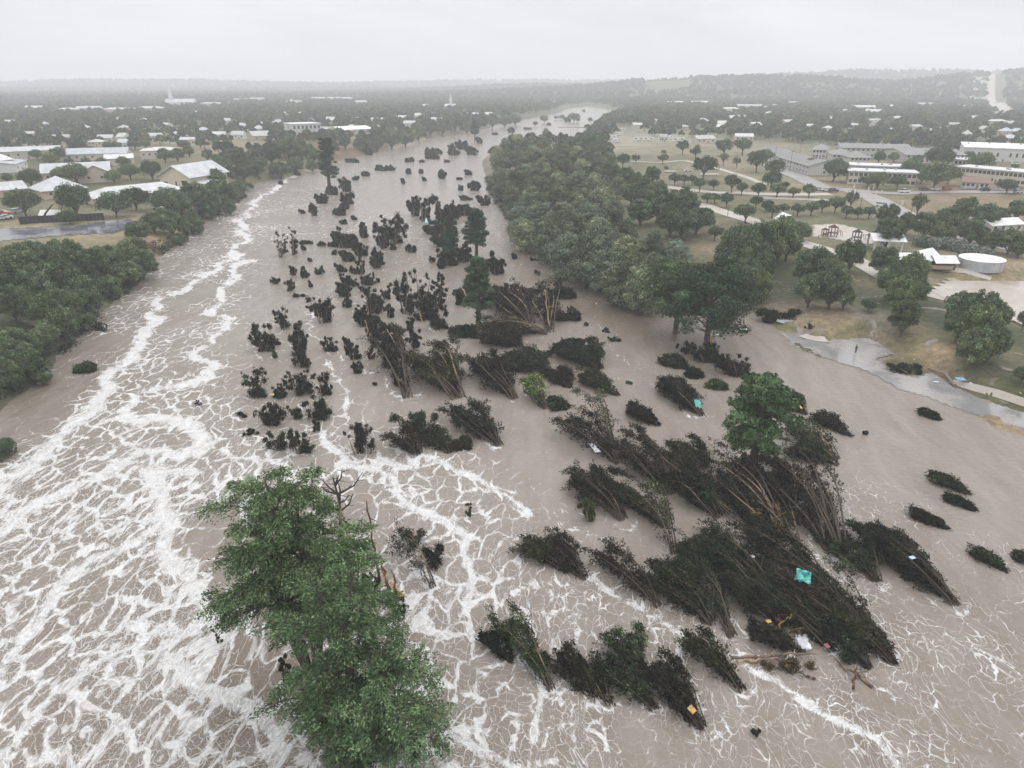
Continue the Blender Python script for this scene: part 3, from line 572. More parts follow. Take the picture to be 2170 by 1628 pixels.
for s_ in (-1, 1):
    for dz, fl_ in ((0, 1), (-.25, 0)):
        V = [(0, -W_/2-ov, h+rs+dz), (0, W_/2+ov, h+rs+dz), (s_*(a+ov), W_/2+ov, h-ov*sl_+dz), (s_*(a+ov), -W_/2-ov, h-ov*sl_+dz)]
        r_.add(V, [[0, 1, 2, 3]], c=WRF)
    r_.add([(0, -W_/2-ov, h+rs), (0, -W_/2-ov, h+rs-.4), (s_*(a+ov), -W_/2-ov, h-ov*sl_-.4), (s_*(a+ov), -W_/2-ov, h-ov*sl_)], [[0, 1, 2, 3]], c=WRF)
r_.build('roof', M_ROOF, t)
r_ = MB(); r_.box(a+3.2, -W_*.18, 4.6, 6.4, 14, .3, c=WRF, tilt=Matrix.Rotation(.12, 4, 'Y'))
pr = r_.build('porch_roof', M_ROOF, t)
for k in (-1, 0, 1):
    c_ = MB(); c_.box(a+5.6, -W_*.18+k*6, 1.7, .35, .35, 5.2, c=WHT); c_.build('post', M_TRIM, pr)
c_ = MB(); c_.box(a+3.2, -W_*.18, .9, 6, 13.4, .25, c=BGE); c_.box(a+6.1, -W_*.18, 1.5, .1, 13.4, 1.0, c=WHT); c_.build('porch_deck', M_TRIM, t)
for wx, wz, s1, s2 in ((-a*.62, 3.9, 2.2, 1.7), (a*.05, 4.0, 1.0, 2.2), (a*.62, 4.6, 3.6, 2.0)):
    f_ = MB(); f_.box(wx, -W_/2-.03, wz, s1+.5, .12, s2+.5, c=(.62, .58, .5)); f = f_.build('window', M_TRIM, t)
    g_ = MB(); g_.box(wx, -W_/2-.07, wz, s1, .12, s2, c=DGL); g_.build('pane', M_GLASS, f)
along('long_house', 'long low building with dull pale metal roof beside the cream gabled house', (205, 437), (398, 421), 15, 3.8, rise=3.0, wall=PNK, roof=(.50, .50, .50), wins=9, over=.8, kind='hip', ribs=False)
along('gabled_house', 'small pink walled house with pale pyramid roof behind the black fence', (95, 424), (185, 415), 17, 4.4, rise=4.6, wall=PNK, roof=WRF, wins=3, over=1.0, kind='hip')
along('gabled_house', 'wide pale house with front gable and white metal roof among trees', (92, 388), (235, 380), 17, 5.2, rise=3.6, wall=PNK, roof=WRF, wins=6, over=.8, floors=1)
P_, r_z, _ = face_px((185, 384), (226, 381))
w_ = building('front_gable', 'tan front gable wing with dark windows facing the long low building', P_[:2]+np.array([0, -2]), r_z+math.pi/2, 17, 15, 5.0, rise=3.9, wall=PNK, roof=WRF, wins=2, ends=2, over=.7)
along('long_house', 'grey roofed long house cut by the left edge', (-60, 425), (60, 414), 13, 3.6, rise=2.6, wall=PNK, roof=(.46, .46, .47), wins=6, over=.7)
along('red_warehouse', 'dark red walled warehouse with white roof at the left edge', (-80, 372), (34, 360), 34, 6.5, rise=2.8, wall=RED, roof=(.62, .60, .60), wins=5, over=.6, cat='warehouse', door=False)
along('warehouse', 'low white sheds stretching right from the red warehouse', (36, 366), (60, 356), 20, 5, rise=1.2, wall=WHT, roof=WRF, wins=3, cat='warehouse')
along('warehouse', 'long white roofed shed behind the red warehouse', (-10, 340), (130, 334), 26, 5.5, rise=2, wall=BGE, roof=WRF, wins=7, cat='warehouse')
along('long_house', 'long blue grey roofed building behind the wide pale house', (140, 342), (270, 338), 20, 4.5, rise=3.0, wall=BGE, roof=(.38, .40, .43), wins=8)
along('long_house', 'pale building with light roof right of the blue grey one', (300, 338), (375, 335), 20, 5.5, rise=1.6, wall=BGE, roof=(.50, .49, .48), wins=6, kind='hip')
along('long_house', 'small white roofed building nearest left of the cream gabled house', (225, 352), (285, 349), 14, 4.5, rise=2.0, wall=BGE, roof=(.55, .55, .55), wins=4)
along('gabled_house', 'brown roofed pale barn beside the tan clearing', (538, 299), (576, 297), 20, 4.5, rise=3.5, wall=(.42, .36, .28), roof=(.36, .35, .35), wins=3)
along('white_house', 'two storey white house with tall columns by the tan clearing', (622, 292), (682, 290), 26, 12, rise=1, kind='flat', wall=(.5, .5, .52), roof=(.58, .58, .62), floors=2, wins=7, win_size=(2, 3))
along('white_house', 'low white wing left of the columned white house', (606, 290), (622, 290), 22, 6, rise=1, kind='flat', wall=WHT, roof=WRF, wins=2)
along('long_house', 'bright white roofed long building right of the columned house', (722, 287), (790, 284), 30, 5, rise=2.5, wall=BGE, roof=(.70, .70, .70), wins=8)
# right bank apartments and motels
def apts(label, a, b, Wy, h, grp='blue grey roofed apartment blocks', **k):
    return along('apartment_block', label, a, b, Wy, h, cat='apartments', group=grp, wall=(.50, .49, .47), roof=BLG, floors=2, **{**dict(rise=2.8, wins=10, over=1.0, roofmat=M_SHINGLE), **k})
apts('far half of the long diagonal apartment row with blue grey roof', (1600, 334), (1648, 348), 18, 5.4, wins=8)
apts('near half of the long diagonal apartment row with blue grey roof', (1648, 350), (1712, 372), 18, 5.4, wins=10)
apts('short blue grey apartment block with hipped roof beyond the road bend', (1720, 335), (1748, 336), 30, 6, kind='hip', wins=4)
apts('middle blue grey apartment block behind the dark round tree', (1762, 345), (1806, 346), 24, 5.5, wins=5, kind='hip')
apts('blue grey apartment block partly behind the long motel roof', (1800, 352), (1842, 352), 20, 5.5, wins=5, kind='hip')
apts('long two storey block with dark balcony openings at the back', (1780, 334), (1926, 337), 22, 7.0, wins=14, kind='gable', rise=2)
apts('long low blue grey block behind the motel trees', (1918, 345), (2042, 346), 34, 5.5, wins=12, rise=2.6)
def motel(label, a, b, Wy, h, **k):
    return along('motel_block', label, a, b, Wy, h, cat='motel', group='pale flat roofed motel blocks', wall=(.54, .50, .42), roof=(.54, .54, .54), kind='flat', floors=2, **{**dict(wins=14, over=.9, win_size=(1.6, 1.6)), **k})
motel('rear flat roofed motel block with white roof behind the round trees', (1800, 376), (1912, 381), 13, 6.4)
motel('front flat roofed cream motel block facing the wet street', (1796, 390), (1938, 396), 13, 6.4)
motel('long cream motel block running off to the right edge', (2024, 380), (2190, 398), 13, 6.6, wins=18)
motel('short white roofed motel piece behind the long right block', (2018, 362), (2052, 364), 12, 6.4, wins=4)
along('warehouse', 'big white walled warehouse with red stripe at the right edge', (2038, 340), (2200, 346), 50, 8.5, kind='flat', rise=1, wall=(.56, .55, .55), roof=(.66, .66, .66), wins=12, cat='warehouse', win_size=(1.2, 2.5))
tp = along('motel_office', 'small office with brown tiled porch roof in front of the motel', (2036, 398), (2094, 401), 8, 3.2, kind='gable', rise=2.2, wall=(.56, .53, .5), roof=(.24, .17, .15), wins=6, cat='office', roofmat=M_SHINGLE)
# small buildings beside the meadow
for i, (px, py, ln, lb) in enumerate([(1490, 303, 40, 'low tan house with grey roof behind the meadow'), (1575, 298, 36, 'white roofed house at the far side of the meadow'), (1522, 276, 20, 'small bright gabled house poking through trees'), (1405, 300, 15, 'grey brown roofed cabin among the trailers')]):
    w_m = ln*depth(on(px, py))/FPX
    building('small_house', lb, on(px, py)[:2], R(random.Random(i).uniform(-12, 12)), w_m, w_m*.5+4, 4.2, rise=2.2, wall=BGE, roof=[(.36, .34, .33), WRF, (.66, .62, .58), (.3, .28, .28)][i], wins=4)
# barn shaped shelter, pavilion, gazebo, tank
def shelter(name, label, cat, pos, rz, Lx, Wy, h, rise, roof, posts, rk='gable', over=.6):
    t = empty(name, (pos[0], pos[1], gz(pos[0], pos[1])), rz); tag(t, label, cat); r_ = MB(); roof_mesh(r_, Lx, Wy, h, rise, rk, over, .2, roof)
    r_.build('roof', M_ROOF, t); HOUSE_XY.append((pos[0], pos[1], Lx/2))
    for i in range(posts):
        for s_ in (-1, 1):
            p = MB(); p.box(-Lx/2+.4+i*(Lx-.8)/max(posts-1, 1), s_*(Wy/2-.4), h/2-.2, .55, .55, h+.2, c=(.56, .55, .53)); p.build('post', M_TRIM, t)
    return t
m_, rz, ln = face_px(zp('D', 945, 1560), zp('D', 1190, 1570))
t = shelter('picnic_pavilion', 'white roofed open picnic pavilion with square posts on the lawn', 'pavilion', m_[:2]+np.array([0, 4]), rz, ln, 8.5, 3.7, 1.4, (.68, .68, .68), 3)
for k in range(3):
    tb = MB(); tb.box(-ln/3+k*ln/3, 0, .75, 2.4, .8, .1, c=BGE); tb.box(-ln/3+k*ln/3, .9, .45, 2.4, .3, .08, c=BGE); tb.box(-ln/3+k*ln/3, -.9, .45, 2.4, .3, .08, c=BGE); tb.box(-ln/3+k*ln/3, 0, .38, .3, 1.6, .7, c=GRY)
    o = tb.build('picnic_table', M_TRIM); o.matrix_world = Matrix.Translation((m_[0], m_[1]+4, gz(m_[0], m_[1]+4))) @ Matrix.Rotation(rz, 4, 'Z'); tag(o, ['left', 'middle', 'right'][k]+' pale table under the white picnic pavilion', 'picnic table', 'tables in the pavilion')
m_, rz, ln = face_px(zp('D', 158, 1365), zp('D', 290, 1365))
t = shelter('gazebo', 'white gazebo with arched gable front among the park trees', 'gazebo', m_[:2]+np.array([0, 2]), rz+math.pi/2, 6, ln*.9, 2.8, 1.9, (.70, .70, .70), 2)
w_ = MB()
for s_ in (-1, 1):
    n_ = 10; half = ln/2
    for k in range(n_):
        t0, t1 = -1+2*k/n_, -1+2*(k+1)/n_
        f_ = lambda q_: 2.7+2.0*(1-abs(q_))
        g_ = lambda q_: 1.8+1.3*math.sqrt(max(0, 1-q_*q_))
        X_ = s_*3.0; V = [(X_, t0*half*.97, g_(t0)), (X_, t1*half*.97, g_(t1)), (X_, t1*half*.97, f_(t1)), (X_, t0*half*.97, f_(t0))]
        w_.add(V+[(v[0]-.15*s_, v[1], v[2]) for v in V], [[0, 1, 2, 3], [4, 7, 6, 5], [0, 4, 5, 1]], c=(.6, .59, .57))
w_.build("arched_gable", M_WALL, t)
# barn: three overlapping metal roofs over a stone base
m_, rz, ln = face_px(zp('H', 1210, 300), zp('H', 1560, 330))
m_ = on(1966, 572); t = empty('barn_shelter', (m_[0], m_[1]+4, gz(m_[0], m_[1]+4)), rz); t.scale = (.66, .66, .66); tag(t, 'barn like shelter with three overlapping white metal roofs near the tank', 'barn'); HOUSE_XY.append((m_[0], m_[1]+6, 11))
for (ox, oy, Lx, Wy, h, rise, an) in ((-8.5, 1.5, 10, 9, 2.9, 1.9, .1), (0, 0, 13, 10, 3.4, 3.6, .75), (7.8, -2.2, 9.5, 8, 2.8, 2.3, .15)):
    r_ = MB(); roof_mesh(r_, Lx, Wy, h, rise, 'gable', .5, .2, (.66, .66, .66)); r_.build('roof', M_ROOF, t, loc=(ox, oy, 0), rot=(0, 0, an))
    w_ = MB(); w_.box(0, 0, h/2-.6, Lx-1, Wy-1, h, c=(.10, .08, .06)); w_.build('wall', M_WALL, t, loc=(ox, oy, 0), rot=(0, 0, an))
w_ = MB(); w_.box(5.5, -6.4, .5, 11, .8, 1.6, c=(.34, .26, .19)); w_.build('stone_base', M_WALL, t)
c_ = on(2097, 577); rT = 86/2*depth(c_)/FPX; c_ = c_+np.array([0, rT*.8, 0]); hT = 2.6
t = empty('water_tank', (c_[0], c_[1], gz(c_[0], c_[1])-.2)); tag(t, 'low round white water tank with flat domed top', 'tank'); HOUSE_XY.append((c_[0], c_[1], rT))
mb = MB(); th = np.arange(48)*2*math.pi/48
for r0_, z0_, r1_, z1_, cc in ((rT, -.5, rT, hT, (.42, .43, .44)),):
    V = np.concatenate([np.stack([r0_*np.cos(th), r0_*np.sin(th), 0*th+z0_], 1), np.stack([r1_*np.cos(th), r1_*np.sin(th), 0*th+z1_], 1)]); i = np.arange(48); mb.add(V, np.stack([i, (i+1) % 48, 48+(i+1) % 48, 48+i], 1), c=cc)
    for k in range(0, 48, 3): mb.box((rT+.04)*math.cos(th[k]), (rT+.04)*math.sin(th[k]), hT/2-.2, .08, .12, hT-.3, rz=th[k], c=(.36, .37, .38))
mb.build('tank_wall', M_ROOF, t)
mb = MB()
for r0_, z0_, r1_, z1_ in ((rT+.12, hT-.15, rT+.12, hT+.05), (rT+.12, hT+.05, rT*.6, hT+.5), (rT*.6, hT+.5, rT*.02, hT+.75)):
    V = np.concatenate([np.stack([r0_*np.cos(th), r0_*np.sin(th), 0*th+z0_], 1), np.stack([r1_*np.cos(th), r1_*np.sin(th), 0*th+z1_], 1)]); i = np.arange(48); mb.add(V, np.stack([i, (i+1) % 48, 48+(i+1) % 48, 48+i], 1), c=(.70, .70, .69))
mb.build('tank_roof', M_ROOF, t)
m_ = on(2125, 492)
building('white_shed', 'long white roofed shed at the right edge behind the thicket', m_[:2]+np.array([0, 3]), .25, 14, 7, 3, rise=1.5, wall=BGE, roof=(.66, .66, .66), wins=4, ends=1)
m_ = on(118, 466)
t = empty('white_tent', (m_[0], m_[1], gz(m_[0], m_[1])), .1); tag(t, 'small white peaked tent behind the black fence', 'tent'); r_ = MB(); roof_mesh(r_, 9, 7, 1.6, 2.2, 'gable', .1, .08, (.6, .58, .55)); r_.build('tent_roof', M_CLOTH, t)
w_ = MB(); w_.box(0, 0, .7, 8.6, 6.6, 1.9, c=(.45, .40, .36)); w_.build('tent_wall', M_CLOTH, t)
# trailers beside the river wood
rg = random.Random(4)
for i, (X, Y, W) in enumerate([(840, 640, 80), (900, 610, 60), (1055, 655, 85), (1140, 655, 90), (925, 580, 35), (1385, 660, 110), (1330, 640, 50), (880, 668, 60), (1250, 655, 50)]):
    px, py = zp('C', X, Y); p = on(px, py); wm = W/3.875*depth(p)/FPX
    t = empty('travel_trailer', (p[0], p[1], gz(p[0], p[1])), rg.uniform(-.35, .35)); wm = min(wm, 14)
    b_ = MB(); V = [(-wm/2, 0.6), (wm/2, .6), (wm/2, 3.0), (wm/2-.8, 3.6), (-wm/2+.5, 3.6), (-wm/2, 2.6)]
    n_ = len(V); P3 = [(a_, -1.4, c) for a_, c in V]+[(a_, 1.4, c) for a_, c in V]
    b_.add(P3, [[k, (k+1) % n_, n_+(k+1) % n_, n_+k][::-1] for k in range(n_)]+[[0, 1, 2, 5], [2, 3, 4, 5], [n_+5, n_+2, n_+1, n_], [n_+5, n_+4, n_+3, n_+2]], c=(.66, .65, .64)); b_.build('body', M_PAINT, t)
    for k in (-1, 1):
        wn = MB(); wn.box(k*wm*.25, -1.42, 2.3, wm*.18, .08, .8, c=DGL); wn.build('window', M_GLASS, t)
        wh = MB(); wh.tube([(k*.6, -1.3, .38), (k*.6, -1.05, .38)], .38, 12, (.04, .04, .04)); wh.build('wheel', M_RUBBER, t)
    tag(t, ORD[i]+' white trailer, counting from the river side of the trailer yard', 'trailer', 'white trailers beyond the meadow')
    HOUSE_XY.append((p[0], p[1], wm/2))
# pale roofs scattered in the far suburbs
def far_roofs(label, group, lst, rcol, low=False):
    for i, (px, py, wpx) in enumerate(lst):
        p = at(px, py, 8); g_ = gz(p[0], p[1]); p = at(px, py, g_+5); d_ = depth(p); wm = wpx*1.15*d_/FPX
        z_ = gz(p[0], p[1]); rr_ = random.Random(int(px*7+py)); rw_ = min(max(wm*.5, 9), 40)
        building('far_building' if wm > 30 else 'far_house', ORD[i % 20]+' '+label, (p[0], p[1]), R(rr_.uniform(-25, 25)), wm, rw_, rr_.uniform(3.5, 6)*(1.5 if wm > 30 else 1), rise=rr_.uniform(1.5, 3.5), wall=rr_.choice([BGE, WHT, PNK]), roof=rr_.choice(rcol), wins=4, detail=d_ < 700, group=group, cat='building' if wm > 30 else 'house', kind=rr_.choice(['gable', 'hip']))
PR = [WRF, (.48, .48, .48), (.42, .43, .45), (.46, .45, .43)]
far_roofs('pale roof from the left in the hazy town left of the church', 'hazy town roofs left of the church', [(35, 224, 9), (75, 228, 30), (145, 234, 36), (190, 233, 40), (265, 232, 70), (320, 229, 50), (250, 252, 8), (305, 254, 12), (372, 279, 16), (225, 292, 26), (262, 292, 16), (262, 303, 16)], PR)
far_roofs('pale roof from the left in the hazy town right of the church', 'hazy town roofs right of the church', [(412, 243, 14), (448, 222, 40), (485, 219, 22), (510, 211, 26), (545, 211, 24), (480, 256, 14), (512, 266, 20), (553, 261, 18), (415, 236, 12), (465, 286, 22), (596, 236, 26), (625, 219, 30), (668, 209, 24), (700, 208, 40)], PR)
far_roofs('pale roof from the left beyond the columned white house', 'roofs beyond the columned white house', [(555, 212, 16), (615, 213, 14), (683, 215, 8), (630, 220, 12), (735, 210, 20), (765, 219, 28), (660, 254, 10), (700, 252, 14), (755, 250, 26), (800, 254, 22), (853, 249, 14), (886, 207, 14), (885, 243, 20), (915, 240, 16)], PR)
far_roofs('pale roof from the left along the far left shore wood', 'roofs behind the far left shore wood', [(1000, 239, 34), (1035, 241, 22), (1092, 225, 10), (1060, 205, 8), (900, 191, 16), (1170, 213, 20), (1268, 190, 24), (1310, 189, 16)], PR)
far_roofs('pale roof from the left on the plain before the wooded ridge', 'roofs before the wooded ridge', [(1320, 192, 14), (1430, 216, 30), (1482, 215, 36), (1550, 212, 34), (1590, 213, 44), (1620, 226, 34), (1565, 247, 36), (1490, 254, 18), (1410, 244, 14), (1640, 214, 12), (1680, 219, 22), (1630, 238, 14), (1706, 238, 26), (1790, 234, 16)], PR)
far_roofs('pale roof from the left below the bare highway', 'roofs below the bare highway', [(1830, 213, 42), (1850, 235, 30), (1890, 214, 24), (2000, 209, 90), (1960, 220, 30), (2040, 225, 34), (1755, 272, 14), (1882, 272, 16), (1988, 273, 26), (2140, 291, 24), (2132, 276, 20), (2112, 256, 34), (2145, 258, 16), (2090, 183, 14), (2110, 200, 14), (1820, 166, 16), (2050, 280, 12)], PR)
far_roofs('low roof from the left in the near town left of the river', 'near town roofs left of the river', [(20, 258, 16), (60, 281, 20), (95, 262, 16), (130, 290, 26), (180, 268, 18), (205, 296, 24), (262, 268, 16), (330, 288, 22), (352, 262, 16), (398, 296, 24), (430, 272, 18), (505, 282, 22), (548, 272, 18), (590, 258, 20), (640, 240, 18), (690, 270, 24), (745, 268, 18), (812, 268, 22), (868, 262, 20), (925, 252, 20)], PR+[(.42, .40, .38), (.36, .34, .33)])
far_roofs('low roof from the left in the near town behind the apartments', 'near town roofs right of the river', [(1350, 262, 16), (1392, 254, 14), (1450, 266, 18), (1530, 262, 16), (1600, 262, 20), (1668, 258, 20), (1715, 268, 20), (1762, 250, 22), (1812, 262, 22), (1852, 256, 20), (1905, 250, 24), (1938, 268, 22), (1985, 246, 24), (2020, 262, 22), (2062, 248, 26), (2085, 270, 22), (2120, 240, 26), (2155, 276, 22)], PR+[(.42, .40, .38), (.36, .34, .33)])
# church with a steeple
p = at(385, 231, 10); z_ = gz(p[0], p[1]); p = at(385, 226, z_)
t = building('white_church', 'white church with thin steeple far off in the hazy town', (p[0], p[1]), .2, 60, 30, 9, rise=7, wall=WHT, roof=WRF, detail=False, cat='church')
s_ = MB(); s_.box(-20, 0, 10, 7, 7, 22, c=WHT); s_.add([(-23.5, -3.5, 21), (-16.5, -3.5, 21), (-16.5, 3.5, 21), (-23.5, 3.5, 21), (-20, 0, 44)], None, [[0, 1, 4], [1, 2, 4], [2, 3, 4], [3, 0, 4]], WHT); s_.build('steeple', M_WALL, t)
p = at(956, 232, 8)
t = building('white_church', 'small far chapel with pointed white spire near the far shore wood', (p[0], p[1]), .2, 24, 16, 7, rise=4, wall=WHT, roof=WRF, detail=False, cat='church')
s_ = MB(); s_.box(0, 0, 9, 5, 5, 18, c=WHT); s_.add([(-2.5, -2.5, 18), (2.5, -2.5, 18), (2.5, 2.5, 18), (-2.5, 2.5, 18), (0, 0, 32)], None, [[0, 1, 4], [1, 2, 4], [2, 3, 4], [3, 0, 4]], WHT); s_.build('steeple', M_WALL, t)
# ------------------------------------------------------------------ trees
G1 = (.095, .128, .074); G2 = (.060, .082, .050); GY = (.085, .115, .045); GB = (.045, .085, .050)
def crown_blobs(mb, blobs, nleaf, size, col, rng, asp=1.6, up=.35, jit=.32, fill=.25, rag=.09, axis=None):
    B = np.array([b_[:3] for b_ in blobs]); RR = np.array([b_[3] for b_ in blobs]); FL = np.array([b_[4] if len(b_) > 4 else .8 for b_ in blobs])
    wgt = RR**2; idx = rng.choice(len(B), nleaf, p=wgt/wgt.sum())
    d = rng.normal(size=(nleaf, 3)); d[:, 2] = d[:, 2]+up*1.1; d /= np.linalg.norm(d, axis=1, keepdims=True)
    r = np.where(rng.uniform(size=nleaf) < fill, rng.uniform(.35, .9, nleaf), rng.normal(.98, rag, nleaf))
    lump = 1+.24*np.sin(d[:, 0]*5+idx*1.7)*np.sin(d[:, 1]*5+idx)+.14*np.sin(d[:, 2]*9+idx*2.1)
    P = B[idx]+d*(RR[idx]*r*lump)[:, None]*np.stack([np.ones(nleaf), np.ones(nleaf), FL[idx]], 1)
    tone = np.exp(rng.normal(size=len(B))*.24)[idx][:, None]
    tip = 1+.0*d[:, 2:3]
    mb.leaves(P, size, nrm=d, spread=.55, asp=asp, axis=axis, col=np.array(col)*tone*tip, jit=jit, rng=rng)
def tree_mesh(seed, kind):
    """unit tree: height 10 m, base at origin. returns crown mesh, trunk mesh, crown width, crown centre height"""
    rng = np.random.RandomState(seed); cr_ = MB(); tk = MB(); col = (.10, .085, .07)
    blobs = []
    if kind == 'broad':        # round oak / elm, wider than tall
        Rw, z0, z1 = 6.0, 1.3, 9; n = 28
    elif kind == 'grove':      # big riverside cypress with layered lobes
        Rw, z0, z1 = 4.6, 1.6, 10; n = 28
    elif kind == 'wood': Rw, z0, z1 = 5.6, .7, 9.6; n = 42
    elif kind == 'park':       # small lollipop lawn tree
        Rw, z0, z1 = 5.2, 2.2, 8.6; n = 18
    elif kind == 'pale':
        Rw, z0, z1 = 4.6, 2.0, 9; n = 16
    elif kind == 'column':
        Rw, z0, z1 = 2.6, 1.2, 10; n = 30
    elif kind == 'conifer':
        Rw, z0, z1 = 3.9, 3.2, 10; n = 40
    zc = (z0+z1)/2; rz = (z1-z0)/2
    lean = rng.uniform(-.6, .6, 2)
    for i in range(n):
        if kind in ('grove', 'column', 'conifer'):
            t = (i+.5)/n; z_ = z0+(z1-z0)*(t**.85)*.97
            if kind == 'grove': prof = math.sin(math.pi*min(1, .18+.80*t)) ** .62
            elif kind == 'conifer': prof = (1-t)**.7*.95+.12 if t > .25 else .55+t*1.2
            else: prof = (1-t)**.45*(.6+.4*math.sin(t*9+seed))+.08
            a_ = i*2.4+rng.uniform(-.5, .5); rad = Rw*prof*rng.uniform(.45, .95)*(.62 if kind == 'column' else .78)
            br = Rw*(.40 if kind == 'grove' else .26)*rng.uniform(.75, 1.25)*(.6+.4*prof)
            blobs.append((rad*math.cos(a_)+lean[0]*t, rad*math.sin(a_)+lean[1]*t, z_-.12*rad, br, .55 if kind != 'column' else .7))
        else:
            a_ = i*2.4+rng.uniform(-.6, .6); u_ = rng.uniform(-.55, .95) if i else 1; cu = math.sqrt(max(0, 1-u_*u_*.9))
            br = Rw*rng.uniform(.24, .40)*(.68 if kind == 'wood' else 1)
            rad = (Rw-br)*cu*rng.uniform(.7, 1.05)
            blobs.append((rad*math.cos(a_)+lean[0], rad*math.sin(a_)+lean[1], zc+(rz-br*.8)*u_, br, .8))
    blobs.append((lean[0], lean[1], zc, Rw*.5, .75))
    nl = dict(wood=8500, broad=5600, grove=9000, park=2600, pale=1300, column=3800, conifer=9000)[kind]; sz = dict(wood=.40, broad=.42, grove=.34, park=.50, pale=.42, column=.36, conifer=.30)[kind]
    basec = dict(wood=(.105, .140, .078), broad=G1, grove=(.165, .195, .132), park=G1, pale=(.11, .125, .085), column=(.045, .07, .045), conifer=GB)[kind]
    crown_blobs(cr_, blobs, nl, sz, basec, rng, fill=.2 if kind != 'pale' else .5, asp=1.5 if kind != 'conifer' else 2.4)
    tr = .28 if kind in ('broad', 'park', 'pale') else .36
    tk.tube([(0, 0, -1.2), (0, 0, 0), (lean[0]*.3, lean[1]*.3, z0), (lean[0]*.8, lean[1]*.8, zc), (lean[0], lean[1], z1*.86)], [tr*1.9, tr*1.3, tr, tr*.6, tr*.15], 7, col)
    for b_ in blobs[:14]:
        p0 = np.array([lean[0]*.3, lean[1]*.3, z0*.7+rng.uniform(0, 1.2)]); p1 = np.array(b_[:3])
        if kind in ('grove', 'column', 'conifer'): p0 = np.array([lean[0]*.5, lean[1]*.5, max(z0*.7, b_[2]-.6)])
        mid = (p0+p1)/2+np.array([0, 0, .3]); tk.tube([p0, mid, p1], [tr*.45, tr*.28, tr*.08], 5, col, cap=False)
    return cr_.mesh(kind+'_crown', M_LEAF), tk.mesh(kind+'_trunk', M_BARK), Rw*2, zc
LIB = {k: [tree_mesh(100*i+17*len(k), k) for i in range(n)] for k, n in (('broad', 5), ('wood', 6), ('grove', 5), ('park', 5), ('pale', 3), ('column', 3), ('conifer', 2))}
trng = random.Random(11)
TREE_XY = []
def put_tree(x, y, width, kind, label, group=None, hmul=1.0, name=None, z=None):
    v = trng.randrange(len(LIB[kind])); cm, tm, cw, zc = LIB[kind][v]
    s = width/cw
    z = max(gz(x, y), -.5) if z is None else z
    t = empty(name or {'grove': 'cypress_tree', 'column': 'cypress_tree', 'conifer': 'cypress_tree', 'pale': 'pale_tree'}.get(kind, 'leafy_tree'), (x, y, z), trng.uniform(0, 6.28))
    e_ = trng.uniform(.88, 1.14); t.scale = (s*e_, s*(2-e_), s*hmul*trng.uniform(.85, 1.18))
    link('crown', cm, t); link('trunk', tm, t)
    tag(t, label, 'tree', group); TREE_XY.append((x, y, width/2)); return t
def crown_at(px, py, wpx, kind, label, group=None, hmul=1.0, **k):
    """tree whose crown centre shows at px,py and whose crown is wpx wide in the photo"""
    cw = LIB[kind][0][2]; zc = LIB[kind][0][3]
    z = 8.0
    for _ in range(6):
        p = at(px, py, z); wm = wpx*depth(p)/FPX; g = max(gz(p[0], p[1]), 0); z = .5*z+.5*(g+zc*hmul*wm/cw)
    return put_tree(p[0], p[1], wm, kind, label, group, hmul, **k)
def zone(zk, lst, kind, label, group, hmul=1.0, ordered=False, wm=1.0):
    if not ordered and len(lst) > 1: lst = sorted(lst, key=lambda e: e[0]); label = 'from the left, '+label; ordered = True
    for i, e in enumerate(lst):
        px, py = zp(zk, e[0], e[1]); wpx = e[2]/ZO[zk][2]*wm
        crown_at(px, py, wpx, e[3] if len(e) > 3 else kind, (ORD[i]+' '+label) if ordered else label, group, hmul)

# right bank grove, from the waterline back
shore_row = [(690, 560, 190), (1290, 505, 210), (1180, 430, 210), (1090, 330, 240), (960, 260, 250), (830, 180, 250), (690, 130, 240), (560, 70, 210), (450, 20, 190)]
zone('G', [(1250, 420, 260), (1100, 350, 290), (1000, 270, 270), (860, 230, 270), (720, 180, 260), (590, 100, 220), (440, 40, 190)], 'grove', 'tree upstream in the waterline row of the right grove', 'waterline cypresses of the grove', 1.0, True, wm=1.15)
zone('C', [(80, 1380, 190), (60, 1270, 190), (30, 1160, 190), (-70, 1050, 150), (-80, 930, 150), (-100, 830, 130), (-100, 740, 130), (-30, 680, 130), (70, 640, 120)], 'grove', 'tree upstream in the farther waterline row of the grove', 'farther waterline cypresses of the grove', 1.0, True)
zone('C', [(60, 800, 150), (200, 760, 150), (330, 790, 150), (450, 740, 140), (560, 770, 140), (160, 700, 120), (260, 650, 110), (300, 600, 80), (700, 830, 150), (820, 850, 150), (120, 900, 180), (280, 890, 180), (440, 880, 170), (600, 890, 170), (760, 920, 170), (880, 1010, 170)], 'grove', 'hazy grey green tree in the far grove half', 'far half of the grove')
zone('C', [(60, 1010, 190), (220, 1020, 200), (400, 1000, 190), (560, 1000, 180), (700, 1040, 170), (180, 1150, 210), (400, 1140, 210), (610, 1130, 210), (780, 1130, 200), (240, 1290, 220), (440, 1270, 230), (640, 1280, 230), (840, 1260, 210), (330, 1420, 240), (540, 1410, 240), (740, 1400, 240), (950, 1380, 220)], 'grove', 'layered green tree in the near grove half', 'near half of the grove', wm=1.15)
zone('G', [(950, 120, 260), (1120, 200, 260), (1300, 170, 260), (1480, 230, 240), (1300, 300, 260)], 'grove', 'bright green tree at the near grove end', 'near end of the grove')
zone('C', [(650, 690, 140), (600, 640, 100), (720, 650, 110), (760, 740, 120), (650, 780, 140), (410, 660, 80), (860, 900, 120), (960, 960, 130), (1040, 970, 120), (1180, 930, 130), (1230, 1050, 120), (1150, 1090, 160), (1000, 1090, 170), (1100, 1000, 110)], 'wood', 'dark round tree on the park side edge of the grove', 'park side edge of the grove', wm=1.25)
